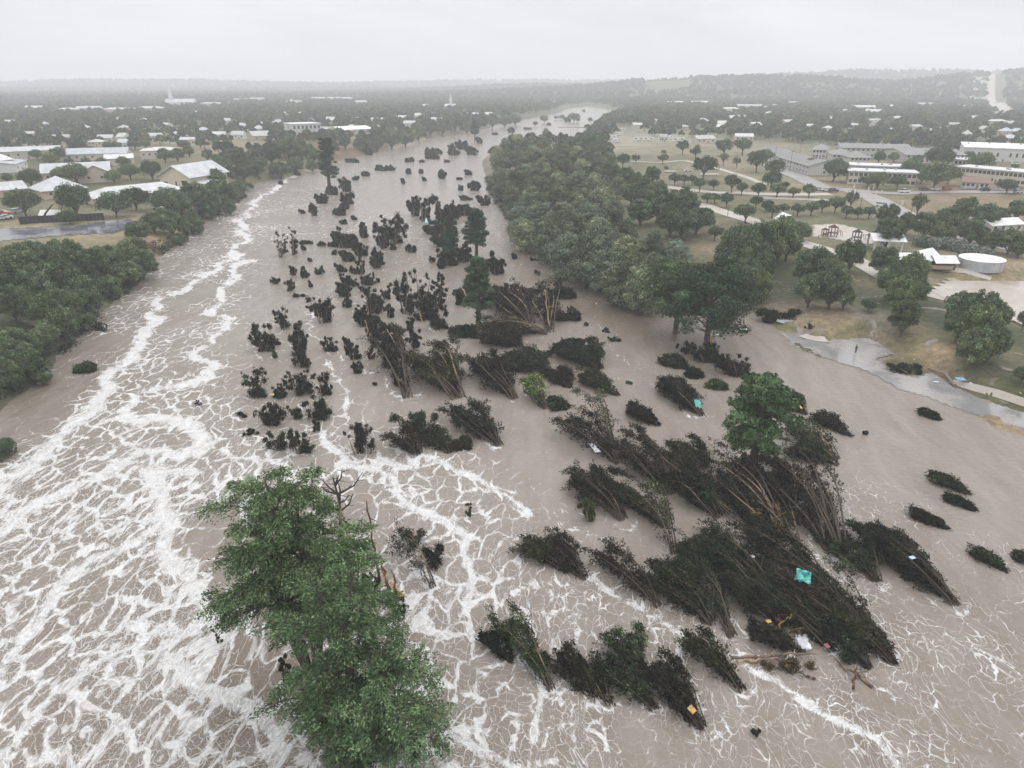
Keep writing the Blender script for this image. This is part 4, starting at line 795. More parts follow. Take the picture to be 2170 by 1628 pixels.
zone('C', [(1420, 1190, 210), (1330, 1300, 200), (1540, 1290, 190), (1220, 1200, 180), (1080, 1220, 180), (1420, 1330, 190)], 'wood', 'broad green tree overhanging the shaded debris beside the grove', 'broad trees beside the grove', wm=1.5)
# three big trees standing in the water at the near end of the grove
def big_water_tree(px, py, top_px, width, kind, label, seed, col, spl=False):
    b_ = at(px, py, 0); d_ = depth(b_)
    # find height whose top shows at top_px
    v = (top_px-814)/FPX; k_ = (v*cp+sp)/(cp-v*sp); h = CAM_H-b_[1]*k_
    w_m = width*d_/FPX
    rng = np.random.RandomState(seed); cr_ = MB(); tk = MB(); blobs = []
    n = 60
    for i in range(n):
        t = (i+.5)/n; z_ = h*(.30+.68*t**.9); a_ = i*2.4+rng.uniform(-.6, .6)
        prof = {'round': math.sin(math.pi*min(1, .16+.8*t))**.6, 'cone': (1-t)**.65 if t > .2 else .6+t*1.4, 'slim': .5+.5*(1-t)}[kind]
        rad = w_m*.5*prof*rng.uniform(.35, 1.0)*.86; br = max(w_m*.11*rng.uniform(.7, 1.3), .7)
        blobs.append((rad*math.cos(a_), rad*math.sin(a_), z_-.1*rad, br, .5))
        tk.tube([(0, 0, max(h*.22, z_-rad*.45)), (rad*.5*math.cos(a_), rad*.5*math.sin(a_), z_-rad*.15), (rad*math.cos(a_), rad*math.sin(a_), z_-.12*rad)], [.16, .1, .04], 5, (.10, .085, .07), cap=False)
    crown_blobs(cr_, blobs, 12000, .34, col, rng, asp=2.2, fill=.3)
    tr_ = max(.45, h*.03)
    tk.tube([(0, 0, -2), (0, 0, 1), (.1, 0, h*.4), (0, .1, h*.75), (0, 0, h*.97)], [tr_*1.5, tr_*1.2, tr_, tr_*.55, .08], 9, (.085, .07, .06))
    t = empty('cypress_tree', b_)
    cr_.build('crown', M_LEAF, t); tk.build('trunk', M_BARK, t)
    tag(t, label, 'tree'); TREE_XY.append((b_[0], b_[1], w_m/2)); return t, h
big_water_tree(1431, 707, 555, 190, 'round', 'tall cypress with thick dark trunk standing in the water beside the grove', 3, G1)
t_, h_ = big_water_tree(1495, 742, 565, 215, 'round', 'spreading cypress with split orange trunk above a pile of brush', 4, (.048, .075, .042))
mb = MB(); mb.tube([(.5, -.5, .2), (.9, -.6, 2.4), (1.3, -.4, 4.6)], [.36, .34, .12], 7, (.42, .24, .09)); mb.tube([(-.5, -.5, .2), (-.8, -.5, 2.6)], [.2, .1], 6, (.40, .25, .12))
tag(mb.build('split_wood', M_BARK, t_), 'raw orange split wood at the trunk foot')
big_water_tree(1590, 1008, 795, 158, 'round', 'bright green cypress upright in the middle of the flattened trees', 5, (.088, .132, .062))
big_water_tree(1014, 694, 545, 100, 'cone', 'upright green conifer with reddish trunk among brown brush', 6, (.068, .100, .056))
big_water_tree(1010, 547, 443, 72, 'cone', 'dark upright conifer on a bare stem behind the reddish trunk conifer', 7, (.050, .082, .056))
big_water_tree(955, 560, 480, 46, 'cone', 'slim green conifer left of the taller bare stemmed conifer', 8, (.045, .078, .048))
big_water_tree(699, 408, 290, 56, 'slim', 'tall thin cypress alone in the water below the left bank', 9, (.035, .055, .035))
big_water_tree(1006, 296, 255, 24, 'cone', 'small bare stemmed tree in the narrows of the far channel', 10, (.04, .055, .04))

# left bank
bank = [(270, 130, 210), (500, 110, 220), (150, 200, 210), (400, 220, 220), (620, 190, 200), (840, 170, 210), (780, 250, 220), (1070, 120, 240), (1150, 220, 230), (1030, 290, 230)]
zone('E', bank, 'wood', 'dense green tree on the left bank crest below the tan field', 'left bank crest trees', 1.0, wm=1.25)
bank2 = [(120, 340, 260), (480, 350, 280), (650, 430, 240), (300, 420, 250), (700, 560, 210), (900, 400, 190), (90, 560, 250), (300, 620, 250), (520, 580, 240), (520, 730, 230), (650, 680, 180), (360, 820, 200)]
zone('E', bank2, 'wood', 'dark tree leaning over the water in the left bank wood', 'left bank waterside trees', 1.05, wm=1.25)
zone('E', [(80, 850, 240), (230, 900, 210), (200, 1040, 240), (60, 1060, 220), (330, 1130, 150), (110, 1180, 190)], 'wood', 'yellow tipped tree ending the left bank wood', 'near end of the left bank wood', 1.05, wm=1.2)
crown_at(8, 945, 46, 'broad', 'lone round bush tree cut off at the left edge below the wood')
zone('A', [(1130, 1310, 180), (1250, 1230, 190), (1400, 1260, 190), (1560, 1240, 180), (1460, 1370, 110), (1370, 1430, 80), (1620, 1290, 90), (1480, 1120, 170), (1340, 1180, 130), (1700, 1140, 150), (1620, 1050, 230), (1830, 1030, 240), (1960, 960, 140), (1780, 900, 160), (1750, 1100, 140), (1880, 1120, 110)], 'wood', 'bushy tree between the long low roof and river', 'riverside trees below the pale houses', wm=1.2)
crown_at(405, 461, 34, 'park', 'light yellow green tree on the left bank edge', None)
zone('A', [(600, 1060, 270), (180, 1070, 230), (930, 1080, 230), (1100, 1040, 200), (1350, 1040, 240), (560, 1180, 150)], 'broad', 'tree from the left in front of the long pale roof', 'trees in front of the long pale roof', 1.0, True, wm=1.25)
zone('A', [(50, 880, 110), (240, 890, 190), (320, 980, 100), (480, 850, 160), (610, 850, 200), (930, 860, 150), (1060, 820, 170), (1240, 820, 180), (1010, 760, 120), (400, 720, 150), (300, 690, 110), (470, 690, 140), (100, 665, 60), (700, 740, 90), (830, 740, 100), (560, 745, 80)], 'broad', 'round tree between the pale gabled houses on the left bank', 'trees between the pale gabled houses')
zone('A', [(1350, 690, 130), (1450, 690, 120), (1840, 790, 170), (2000, 830, 170), (1950, 740, 160), (2100, 760, 180), (1880, 680, 130), (2060, 690, 150), (1700, 690, 110), (1550, 660, 110), (1780, 740, 120)], 'wood', 'dark tree in the belt behind the tall yellow gabled house', 'belt behind the yellow gabled house')
zone('A', [(620, 610, 180), (820, 570, 80), (880, 620, 100), (960, 620, 90), (1100, 600, 110), (1190, 600, 100), (1320, 560, 90), (740, 640, 80), (1500, 600, 110), (1640, 590, 100), (1760, 560, 100)], 'broad', 'hazy tree among the scattered houses behind the left bank', 'hazy trees behind the left bank')
zone('B', [(130, 680, 200), (280, 640, 190), (380, 680, 170), (480, 680, 140), (20, 800, 110), (200, 760, 190), (330, 770, 150), (470, 780, 110), (60, 750, 130), (650, 540, 120), (740, 590, 120), (560, 520, 80), (640, 620, 130)], 'wood', 'dark tree along the left shoreline behind the tall thin cypress', 'left shoreline belt')
zone('B', [(880, 580, 140), (1000, 570, 150), (1120, 560, 180), (1230, 540, 170), (1090, 480, 150), (1340, 500, 160), (1440, 480, 140), (1540, 460, 150), (1640, 440, 150), (1740, 430, 140), (1840, 420, 150), (1950, 410, 130), (2050, 400, 130), (2140, 390, 120)], 'wood', 'tree upstream of the tan clearing along the far left shoreline', 'far left shoreline row', 1.0, True)

# park and apartments on the right
zone('C', [(930, 810, 95), (1260, 790, 85), (1600, 850, 180), (2040, 800, 170), (1425, 700, 100), (1530, 740, 80), (1770, 690, 135), (1920, 690, 125)], 'park', 'round tree on the dry meadow, counting from the grove outward', 'round meadow trees', 1.0, True, wm=1.25)
zone('C', [(1040, 790, 85), (1760, 790, 105), (1870, 820, 85), (1270, 740, 60), (1545, 700, 70)], 'pale', 'thin pale tree on the dry meadow from the grove outward', 'thin meadow trees', 1.0, True)
zone('C', [(1360, 960, 95), (1440, 960, 85), (1500, 970, 65), (1565, 1010, 95), (1680, 1000, 85), (1830, 1000, 125), (1910, 1040, 85), (2050, 1050, 105), (2130, 960, 90)], 'park', 'small tree in the row behind the pale park lane', 'row behind the park lane', 1.0, True, wm=1.25)
zone('C', [(1630, 1110, 95), (1690, 1110, 85), (1790, 1130, 105), (2030, 1140, 105), (1950, 1220, 170), (2120, 1180, 85), (1690, 1400, 115)], 'park', 'small tree in front of the pale park lane', 'row in front of the park lane', 1.0, True, wm=1.25)
crown_at(*zp('C', 1290, 880), 11, 'park', 'tiny shrub like tree on the meadow before the low benches')
zone('D', [(60, 780, 110), (120, 870, 140), (100, 970, 130), (150, 1040, 110), (210, 1015, 60), (280, 1060, 90), (412, 1060, 95)], 'park', 'small dark tree between the apartment road and the park lane', 'trees by the apartment road', 1.0, wm=1.3)
zone('D', [(455, 840, 130), (620, 880, 190)], 'broad', 'dark round tree beside the blue grey apartment end', 'twin dark trees by the apartments', 1.0, True, wm=1.25)
zone('D', [(830, 970, 70), (890, 990, 80), (980, 970, 140), (1140, 990, 110), (1240, 880, 180), (1340, 930, 140), (1450, 930, 230), (1560, 930, 150), (1480, 800, 180)], 'broad', 'tree before the pale motels from the road corner', 'trees before the motel blocks', 1.0, True, wm=1.25)
zone('D', [(980, 790, 120), (1110, 780, 120), (1820, 830, 210), (1720, 780, 110), (2050, 1010, 170), (1300, 800, 100), (2100, 860, 60)], 'broad', 'tree behind the pale motel blocks', 'trees behind the motel blocks', 1.0)
zone('D', [(110, 1210, 110), (200, 1200, 90), (320, 1200, 110), (430, 1200, 100), (520, 1180, 100), (630, 1160, 130), (720, 1220, 100), (815, 1240, 85), (905, 1230, 95), (50, 1190, 70)], 'park', 'tree in the row behind the gazebo and playground', 'row behind the playground', 1.0, True, wm=1.25)
zone('D', [(760, 1130, 120), (1310, 1170, 150)], 'pale', 'feathery pale tree by the wet main road', 'feathery pale roadside trees', 1.2, True)
zone('D', [(1060, 1260, 180), (1210, 1340, 160), (1060, 1420, 240), (1370, 1360, 210), (1540, 1270, 170), (1700, 1230, 200), (1880, 1290, 190), (1520, 1400, 190), (1750, 1400, 220), (1980, 1260, 130), (2120, 1230, 160), (1630, 1320, 160), (1930, 1480, 170), (2060, 1480, 200), (2140, 1540, 140), (1850, 1480, 110)], 'wood', 'deep green tree in the thicket beyond the pavilion', 'thicket right of the playground', 1.0, wm=1.15)
zone('D', [(180, 1420, 230), (350, 1400, 140), (60, 1530, 190), (230, 1530, 190), (60, 1440, 150)], 'wood', 'broad tree just below the white gazebo', 'broad trees below the gazebo', 1.0, wm=1.25)
zone('D', [(490, 1570, 110)], 'pale', 'feathery light green tree below the playground slab', None)
zone('D', [(700, 1570, 170), (1040, 1600, 140)], 'broad', 'tree close to the white picnic pavilion', 'trees near the picnic pavilion', 1.0, True)
zone('H', [(120, 150, 230), (300, 110, 220), (-30, 100, 200), (50, 370, 220), (-60, 280, 220), (160, 300, 170), (150, 440, 150)], 'wood', 'bright green tree between the grove and park path', 'bright lawn edge trees', 1.15, wm=1.45)
zone('H', [(560, 330, 220), (680, 340, 200), (540, 470, 210), (700, 480, 220), (850, 230, 170), (620, 250, 150), (800, 540, 130)], 'wood', 'tree in the dark clump above the wrecked white boat', 'dark clump above the wreck', 1.2, wm=1.35)
zone('H', [(1110, 260, 170), (1300, 340, 200), (1170, 420, 190), (1340, 480, 180), (1220, 560, 200), (1260, 700, 190)], 'wood', 'tree in the tall clump beside the barn roof', 'tall clump beside the barn', 1.3, wm=1.3)
zone('H', [(1700, 620, 200), (1850, 640, 230), (1980, 690, 150), (1680, 760, 190), (1850, 800, 240), (1930, 900, 230), (1780, 950, 210), (1640, 690, 110)], 'wood', 'tree in the spreading clump before the flooded field', 'clump before the flooded field', 1.2, wm=1.3)
zone('H', [(2180, 710, 120)], 'park', 'curved trunk tree at the right edge by the flooded field', None, 1.4)
crown_at(2168, 795, 44, 'broad', 'dark tree cut by the right edge above the sidewalk')
crown_at(*zp('H', 990, 600), 36, 'broad', 'bare brown bush tree at the foot of the tall clump')
crown_at(*zp('C', 530, 450), 28, 'broad', 'rounded tree on the islet in the far bend of the river')
zone('C', [(285, 470, 80), (430, 450, 60), (380, 460, 40), (210, 510, 50), (560, 480, 40)], 'broad', 'small hazy tree standing in the far bend of the river', 'small trees in the far river bend')
n_named = len(TREE_XY)

# grey bush hedge near the tank
mb = MB(); rng = np.random.RandomState(8)
bl = []
for i in range(26):
    t = i/25; p = on(*zp('H', 1370+500*t, 130+110*t+rng.uniform(-25, 25))); bl.append((p[0], p[1], p[2]+1.0, rng.uniform(1.4, 2.6), .9))
crown_blobs(mb, bl, 5200, .6, (.17, .19, .16), rng, fill=.3)
tag(mb.build('grey_hedge', M_LEAF), 'silvery grey hedge running towards the round white tank', 'hedge')

# mass of far trees: instances of the same crown shapes on the land beyond
def woodland(name, label, pts, meshes, seed):
    me = bpy.data.meshes.new(name); P = np.array(pts); me.vertices.add(len(P)); me.vertices.foreach_set('co', P[:, :3].astype(np.float32).ravel())
    a = me.attributes.new('sc', 'FLOAT', 'POINT'); a.data.foreach_set('value', P[:, 3].astype(np.float32)); me.update()
    o = link(name, me)
    srcs = []
    for m_ in meshes: s_ = bpy.data.objects.new('woodland_source', m_); srcs.append(s_)
    ng = bpy.data.node_groups.new('woodland_nodes', 'GeometryNodeTree')
    ng.interface.new_socket('Geometry', in_out='INPUT', socket_type='NodeSocketGeometry'); ng.interface.new_socket('Geometry', in_out='OUTPUT', socket_type='NodeSocketGeometry')
    n = ng.nodes; l = ng.links; gi = n.new('NodeGroupInput'); go = n.new('NodeGroupOutput')
    jg = n.new('GeometryNodeJoinGeometry')
    idx = n.new('GeometryNodeInputIndex')
    for k, s_ in enumerate(srcs):
        oi = n.new('GeometryNodeObjectInfo'); oi.inputs['Object'].default_value = s_
        ip = n.new('GeometryNodeInstanceOnPoints'); l.new(gi.outputs[0], ip.inputs['Points']); l.new(oi.outputs['Geometry'], ip.inputs['Instance'])
        mo = n.new('ShaderNodeMath'); mo.operation = 'MODULO'; l.new(idx.outputs[0], mo.inputs[0]); mo.inputs[1].default_value = len(srcs)
        cm_ = n.new('ShaderNodeMath'); cm_.operation = 'COMPARE'; l.new(mo.outputs[0], cm_.inputs[0]); cm_.inputs[1].default_value = k; cm_.inputs[2].default_value = .1
        l.new(cm_.outputs[0], ip.inputs['Selection'])
        at_ = n.new('GeometryNodeInputNamedAttribute'); at_.data_type = 'FLOAT'; at_.inputs[0].default_value = 'sc'; l.new(at_.outputs[0], ip.inputs['Scale'])
        rv = n.new('FunctionNodeRandomValue'); rv.data_type = 'FLOAT_VECTOR'; rv.inputs[0].default_value = (0, 0, 0); rv.inputs[1].default_value = (0, 0, 6.28); l.new(rv.outputs[0], ip.inputs['Rotation'])
        l.new(ip.outputs[0], jg.inputs[0])
    l.new(jg.outputs[0], go.inputs[0])
    md = o.modifiers.new('scatter', 'NODES'); md.node_group = ng
    return tag(o, label, kind='stuff')
rng = np.random.RandomState(21)
CLEAR = [[(1290, 284), (1440, 296), (1600, 296), (1720, 310), (2000, 322), (2400, 368), (2400, 1100), (1700, 900), (1600, 640), (1400, 600), (1290, 345)],
         [(460, 298), (520, 292), (640, 296), (690, 292), (640, 278), (600, 286), (480, 292)], [(720, 325), (760, 340), (700, 345)],
         [(-60, 380), (60, 320), (180, 318), (380, 312), (460, 330), (470, 370), (420, 430), (300, 470), (240, 540), (-100, 560)],
         [(2045, 180), (2075, 200), (2100, 240), (2170, 256), (2135, 225), (2100, 200), (2068, 180)],
         [(1290, 345), (1330, 330), (1500, 420), (1700, 500), (2170, 560), (2400, 1100), (1700, 900), (1600, 640), (1400, 600)], [(1360, 205), (1460, 206), (1460, 212), (1370, 212)]]
CLEARW = [[tuple(at(a, b, 6)[:2]) for a, b in c_] for c_ in CLEAR]
def scatter(r0, r1, n, smin, smax):
    r = np.sqrt(rng.uniform(r0**2, r1**2, n)); a = rng.uniform(R(-50), R(50), n); x = r*np.sin(a); y = r*np.cos(a)
    ok = (np.maximum(np.maximum(sdist(LEFT, x, y), sdist(BACK, x, y)), sdist(RIGHT, x, y)) > 8)
    for c_ in CLEARW: ok &= sdist(c_, x, y) < 0
    gaps = fbm(x, y, 60)+.4*fbm(x, y, 17)
    ok &= gaps < .62-.25*(rng.uniform(size=n) < .3)
    x = x[ok]; y = y[ok]
    T = np.array(TREE_XY)
    keep = np.ones(len(x), bool)
    if r0 < 900:
        for tx, ty, tr_ in T: keep &= (x-tx)**2+(y-ty)**2 > (tr_*.9)**2
    for hx, hy, hr in HOUSE_XY: keep &= (x-hx)**2+(y-hy)**2 > (hr+4)**2
    # keep a gap in front of each house so that its roof shows
    for hx, hy, hr in HOUSE_XY:
        hd = math.hypot(hx, hy); ux, uy = -hx/hd, -hy/hd; al = (x-hx)*ux+(y-hy)*uy; ac = abs((x-hx)*uy-(y-hy)*ux)
        keep &= ~((al > 0) & (al < hr+hd*.055) & (ac < hr*.9))
    x = x[keep]; y = y[keep]; s = rng.uniform(smin, smax, len(x))
    return np.stack([x, y, ground_h(x, y)-.3, s], 1)
LO = []
for i in range(4):
    r_ = np.random.RandomState(60+i); b_ = MB(); bl = []
    for k in range(14):
        a_ = k*2.4; rad = r_.uniform(0, 3.6); bl.append((rad*math.cos(a_), rad*math.sin(a_), 3.2+4.6*(1-(rad/4.4)**2)*r_.uniform(.6, 1.1), r_.uniform(1.2, 2.0), .8))
    crown_blobs(b_, bl, 520, 1.25, [(.075, .100, .062), (.085, .104, .064), (.068, .092, .062), (.118, .120, .066)][i], r_, fill=.15)
    b_.tube([(0, 0, -2), (0, 0, 5)], [.4, .2], 5, (.1, .08, .07)); LO.append(b_.mesh('far_tree', M_LEAF))
wp = np.concatenate([scatter(330, 1000, 5200, .65, 1.15), scatter(1000, 2200, 20000, .75, 1.35), scatter(2200, 4200, 26000, 1.1, 2.0), scatter(4200, 6200, 14000, 1.8, 3.2)])
woodland('far_woodland', 'hazy tree cover spreading across the plain and hills to the horizon', wp, LO, 1)
# undergrowth along the banks
mb = MB(); rng = np.random.RandomState(31)
def scrub(px_list, n, spread, h, col):
    P = np.array([on(*p)[:2] for p in px_list]); d = np.r_[0, np.cumsum(np.linalg.norm(np.diff(P, axis=0), axis=1))]
    s = rng.uniform(0, d[-1], n); X = np.interp(s, d, P[:, 0])+rng.normal(size=n)*spread; Y = np.interp(s, d, P[:, 1])+rng.normal(size=n)*spread
    Z = ground_h(X, Y); ok = Z > -.3; X, Y, Z = X[ok], Y[ok], Z[ok]
    bl = [(a, b, c+rng.uniform(.2, h*.5), rng.uniform(.5, 1)*h, .8) for a, b, c in zip(X, Y, Z)]
    crown_blobs(mb, bl, len(bl)*38, .42, col, rng, fill=.3)
scrub([(20, 840), (100, 795), (115, 760), (180, 705), (240, 655), (300, 600), (330, 560), (375, 522), (430, 478), (500, 436), (545, 392)], 420, 2.6, 1.7, (.035, .045, .03))
scrub([(5, 960), (15, 945)], 14, 1.0, 1.2, (.05, .06, .04))
scrub([(545, 392), (620, 375), (690, 348), (770, 332), (870, 302), (1000, 282), (1130, 252)], 260, 5, 2.2, (.05, .055, .035))
scrub([(1030, 380), (1060, 440), (1090, 480), (1160, 525), (1235, 580), (1300, 620)], 260, 2.6, 1.8, (.03, .04, .028))
tag(mb.build('undergrowth', M_LEAF), 'tangled scrub along the banks at the waterline', kind='stuff')
# ------------------------------------------------------------------ flattened and half drowned trees
DK1 = (.0105, .0145, .0085); DK2 = (.020, .028, .015); DKB = (.022, .018, .013); GRL = (.040, .060, .020); BARKD = (.085, .066, .050); STRIP = (.25, .18, .12)
def lean_tree(base, tip, wpx, label, seed, dens=1.0, leaf=DK1, hz=.22, stems=4, pale=.08, group=None, name='leaning_tree', start=.16, bush=None):
    b_ = at(*base, 0); L0 = np.linalg.norm(b_-at(*tip, 0)); H = hz*L0
    for _ in range(5):
        t_ = at(*tip, H*.75); Lh = np.linalg.norm((t_-b_)[:2]); H = np.clip(hz*Lh, .8, 6)
    dist = depth(b_); W = wpx*dist/FPX
    ax = (t_-b_)[:2]; Ln = float(np.linalg.norm(ax)); rz = math.atan2(ax[1], ax[0])
    rng = np.random.RandomState(seed); tk = MB(); lf = MB()
    if leaf is DK1: leaf = [DK1, (.016, .024, .013), (.024, .027, .013), (.019, .017, .011)][seed % 4]
    sp_ = []; size = max(.15, .0016*dist); 
    for k in range(stems):
        s_ = (k/(max(stems-1, 1))-.5)*2 if stems > 1 else 0; yend = s_*W*.42+rng.normal()*W*.06; ln = Ln*rng.uniform(.72, 1.02) if k else Ln
        hh = H*rng.uniform(.5, 1.1); t = np.linspace(0, 1, 12); cv = rng.uniform(-.15, .15)*W
        X = ln*t; Y = s_*W*.13+yend*t**.9+cv*np.sin(math.pi*t)+W*.05*np.sin(t*7+k); Z = hh*np.sin(math.pi*np.clip(t*.80+.0, 0, 1))**.8-.15*(1-t)
        P = np.stack([X, Y, Z], 1); r0 = np.clip(Ln*.0095, .06, .2)*rng.uniform(.7, 1.2)
        c_ = STRIP if rng.uniform() < pale*.8 else BARKD
        cc = np.array([np.array(c_)*rng.uniform(.6, 1.1) if 2 < i < 9 or c_ is BARKD else np.array(BARKD) for i in range(12)])
        tk.tube(P, r0*(1-.85*t), 5, cc)
        nt_ = int(10+10*dens)
        for j in range(nt_):
            u = rng.uniform(start, 1); i = u*11; i0 = min(int(i), 10); p0 = P[i0]+(P[i0+1]-P[i0])*(i-i0)
            yaw = rng.normal()*.5+ (s_*.25); l2 = Ln*rng.uniform(.08, .24)*(1.15-.5*u)*(1.8 if rng.uniform() < .14 else 1); e_ = rng.uniform(-.25, .55)
            d = np.array([math.cos(yaw)*math.cos(e_), math.sin(yaw)*math.cos(e_)*min(1.0, W/Ln*1.4+.2), math.sin(e_)])
            p1 = p0+d*l2*.55; p2 = p0+d*l2+np.array([0, 0, -.22*l2])
            tk.tube([p0, p1, p2], [r0*.30*(1-.5*u), r0*.2*(1-.5*u), .015], 4, np.array(BARKD)*rng.uniform(.6, 1.3), cap=False)
            sp_.append((p0, p1, p2))
    S = np.array(sp_); n = int(len(S)*36*dens); idx = rng.randint(len(S), size=n); u = rng.beta(1.6, 1.1, n)[:, None]
    P = np.where(u < .5, S[idx, 0]+(S[idx, 1]-S[idx, 0])*u*2, S[idx, 1]+(S[idx, 2]-S[idx, 1])*(u*2-1))
    # leaves gather in tufts hung on each twig
    q_ = rng.randint(5, size=n); P = P+np.stack([np.sin(idx*1.3+q_*2.1), np.sin(idx*2.7+q_*1.7), np.sin(idx*.9+q_*3.1)*.7], 1)*size*1.9+rng.normal(size=(n, 3))*size*1.15
    P[:, 2] = np.abs(P[:, 2])*.9+.03
    ax_ = (S[idx, 2]-S[idx, 0]); ax_ /= np.linalg.norm(ax_, axis=1, keepdims=True)+1e-9
    tone = np.exp(np.random.RandomState(seed+5).normal(size=len(S))*.55)[idx][:, None]
    lf.leaves(P, size*1.1, asp=2.3, axis=ax_*1.3, col=np.array(leaf)*tone, jit=.5, rng=rng)
    # matted dark brush dragged along the waterline
    nm = int(n*.22); u = rng.uniform(.06, .95, nm); yy = rng.uniform(-1, 1, nm)*W*.36*u**.6
    zz_ = np.abs(rng.normal(size=nm))*H*.30*np.sin(math.pi*np.clip(u*.85+.05, 0, 1))+.02
    lf.leaves(np.stack([u*Ln, yy, zz_], 1)+rng.normal(size=(nm, 3))*[.3, .3, .05], size*1.0, asp=3.6, axis=np.array([[1.2, 0, .15]]), col=np.array(DKB)*.8, jit=.4, rng=rng)
    t = empty(name, b_, rz); lf.build('crown', M_DARK, t); tk.build('trunk', M_BARK, t)
    tag(t, label, 'fallen tree', group); return t
def clump(cx, cy, w, h, label, seed, leaf=DK1, group=None, name='drowned_tree', open_=.35, dens=1.0, cat='drowned tree'):
    if leaf is DK1: leaf = [DK1, (.015, .021, .013), (.022, .024, .014), (.018, .016, .012), DK2][seed % 5]
    """crown of a drowned tree: centre, width and height in photo pixels; foot at its lower edge"""
    b_ = at(cx+w*.08, cy+h*.5, 0); d_ = depth(b_); W = w*1.16*d_/FPX; v0, v1 = (cy+h*.5-814)/FPX, (cy-h*.5-814)/FPX
    top = CAM_H-b_[1]*(v1*cp+sp)/(cp-v1*sp); flat = h < w*.5
    Hh = max(top*(.5 if flat else .86), .35); Dp = max(at(cx, cy-h*.5, Hh)[1]-b_[1], .3)*.9+W*(.10 if flat else .30)
    rng = np.random.RandomState(seed); tk = MB(); lf = MB(); size = max(.15, .0015*d_)
    n = int(np.clip(W*Hh*2.1+5, 7, 60)*(1-.45*open_)); bl = []; sk = rng.uniform(-.35, .35); pk = rng.uniform(.25, .8)
    ns = 2+int(W > 4)+int(W > 7); tips = [(rng.uniform(-.38, .38) if ns > 1 else 0, rng.uniform(.62, 1.0)) for _ in range(ns)]; tips[0] = (tips[0][0], 1.0)
    for (sx3, sh) in tips:
        c_ = np.array(BARKD)*rng.uniform(.5, 1.2); P_ = np.array([(sx3*W*.15, .1, -.4), (sx3*W*.55, Dp*.2, Hh*sh*.4), (sx3*W*.9, Dp*.4, Hh*sh*.8), (sx3*W, Dp*.45, Hh*sh*1.02)])
        tk.tube(P_, [max(.07, Hh*.022), max(.055, Hh*.016), .04, .012], 5, c_, cap=False)
    for k in range(n):
        sx3, sh = tips[k % ns]; u = rng.uniform(.02, .97); hw_ = W*(.5 if ns == 1 else .34)*(math.sin(math.pi*min(1, (.14 if not flat else .25)+u*.76))**.8)*rng.uniform(.15, 1.0)
        a_ = rng.uniform(0, 2*math.pi); x_ = np.clip(sx3*W*(.25+.75*u)+hw_*math.cos(a_)-W*.22*(u-.4), -W*.55, W*.5); y_ = Dp*.3+hw_*.6*math.sin(a_)+Dp*.3*u; z_ = Hh*sh*u
        r_ = min(max(W*rng.uniform(.05, .115), size*1.1), 1.15)*(1.2-.45*u)
        bl.append((x_, y_, max(z_, .08), r_*.85, rng.uniform(.8, 1.0 if flat else 1.7)))
        q0 = np.array([sx3*W*(.15+.8*u), Dp*.25+Dp*.2*u, max(z_-hw_*.5, .1)]); tk.tube([q0, (q0+[x_, y_, z_])/2+[0, 0, .1], (x_*1.03, y_, z_+r_*.8)], [.05, .035, .012], 4, np.array(BARKD)*rng.uniform(.5, 1.3), cap=False)
    if rng.uniform() < .22:
        a_ = rng.uniform(-.3, .3); tk.tube([(a_*W*.3, -.1, 0), (a_*W*.6, 0, Hh*.35), (a_*W, Dp*.2, Hh*.6)], [.13, .09, .03], 5, np.array(STRIP)*.8, cap=False)
    nl = int(n*(60+min(110, 20*W/3))*dens); crown_blobs(lf, bl, nl, size, leaf, rng, asp=2.3, fill=.35, jit=.5, rag=.36, axis=np.array([[-.35, .9, .9]]))
    t = empty(name, b_, 0); lf.build('crown', M_DARK, t); tk.build('trunk', M_BARK, t)
    tag(t, label, cat, group); return t
sd = [500]
def LT(k, b_, t_, w_, label, **kw):
    sd[0] += 7; lean_tree(zp(k, *b_), zp(k, *t_), w_, label, sd[0], **kw)
def CL(k, X, Y, w_, h_, label, **kw):
    sd[0] += 7; s = ZO[k][2]; px, py = zp(k, X, Y); clump(px, py, w_/s, h_/s, label, sd[0], **kw)
# lower middle
LT('K', (612, 632), (395, 370), 54, 'dark slanting tree alone on the foam between the green trees and the brush mass', stems=5)
LT('K', (520, 590), (240, 395), 40, 'smaller matted tree tucked against the left side of the lone slanting tree', start=.3)
LT('K', (432, 1220), (160, 785), 62, 'yellow green stemmed sapling at the left end of the lowest row', leaf=(.030, .045, .018), pale=.5)
LT('K', (215, 1060), (80, 895), 38, 'small dark sapling left of the yellow green one')
LT('K', (655, 1262), (460, 985), 58, 'second leaning tree in the lowest row, beside the yellow green sapling')
LT('K', (740, 1305), (600, 1030), 52, 'thin trunk leaning tree in the middle of the lowest row', dens=.7)
LT('K', (980, 1322), (700, 1010), 56, 'leaning tree in the lowest row under the bright crown')
LT('K', (900, 1110), (790, 890), 74, 'brighter green crown standing behind the lowest row', leaf=(.035, .052, .026), hz=.4)
LT('K', (1240, 1432), (940, 1045), 72, 'dark bushy leaning tree holding the yellow diamond sign', stems=6, dens=1.2)
LT('K', (1450, 1225), (1150, 900), 66, 'bare legged leaning tree with orange broken foot', pale=.5)
LT('K', (1395, 930), (1105, 430), 80, 'dark straight trunked tree sweeping up to a feathery head')
LT('K', (1290, 870), (960, 560), 90, 'matted dark tree left of the straight trunked one', dens=1.2, stems=5)
LT('K', (1005, 775), (660, 425), 60, 'long slanting tree edging the white foam')
LT('K', (1180, 760), (1040, 500), 90, 'dense fir like tree in the left half of the brush mass', dens=1.2, hz=.35)
LT('K', (1080, 490), (920, 70), 56, 'thin bright tipped sapling standing over the open channel', leaf=(.035, .045, .022), hz=.5, pale=.6, dens=.7)
LT('K', (1040, 350), (690, 60), 52, 'dark tree arching across the small channel', stems=5, dens=1.2)
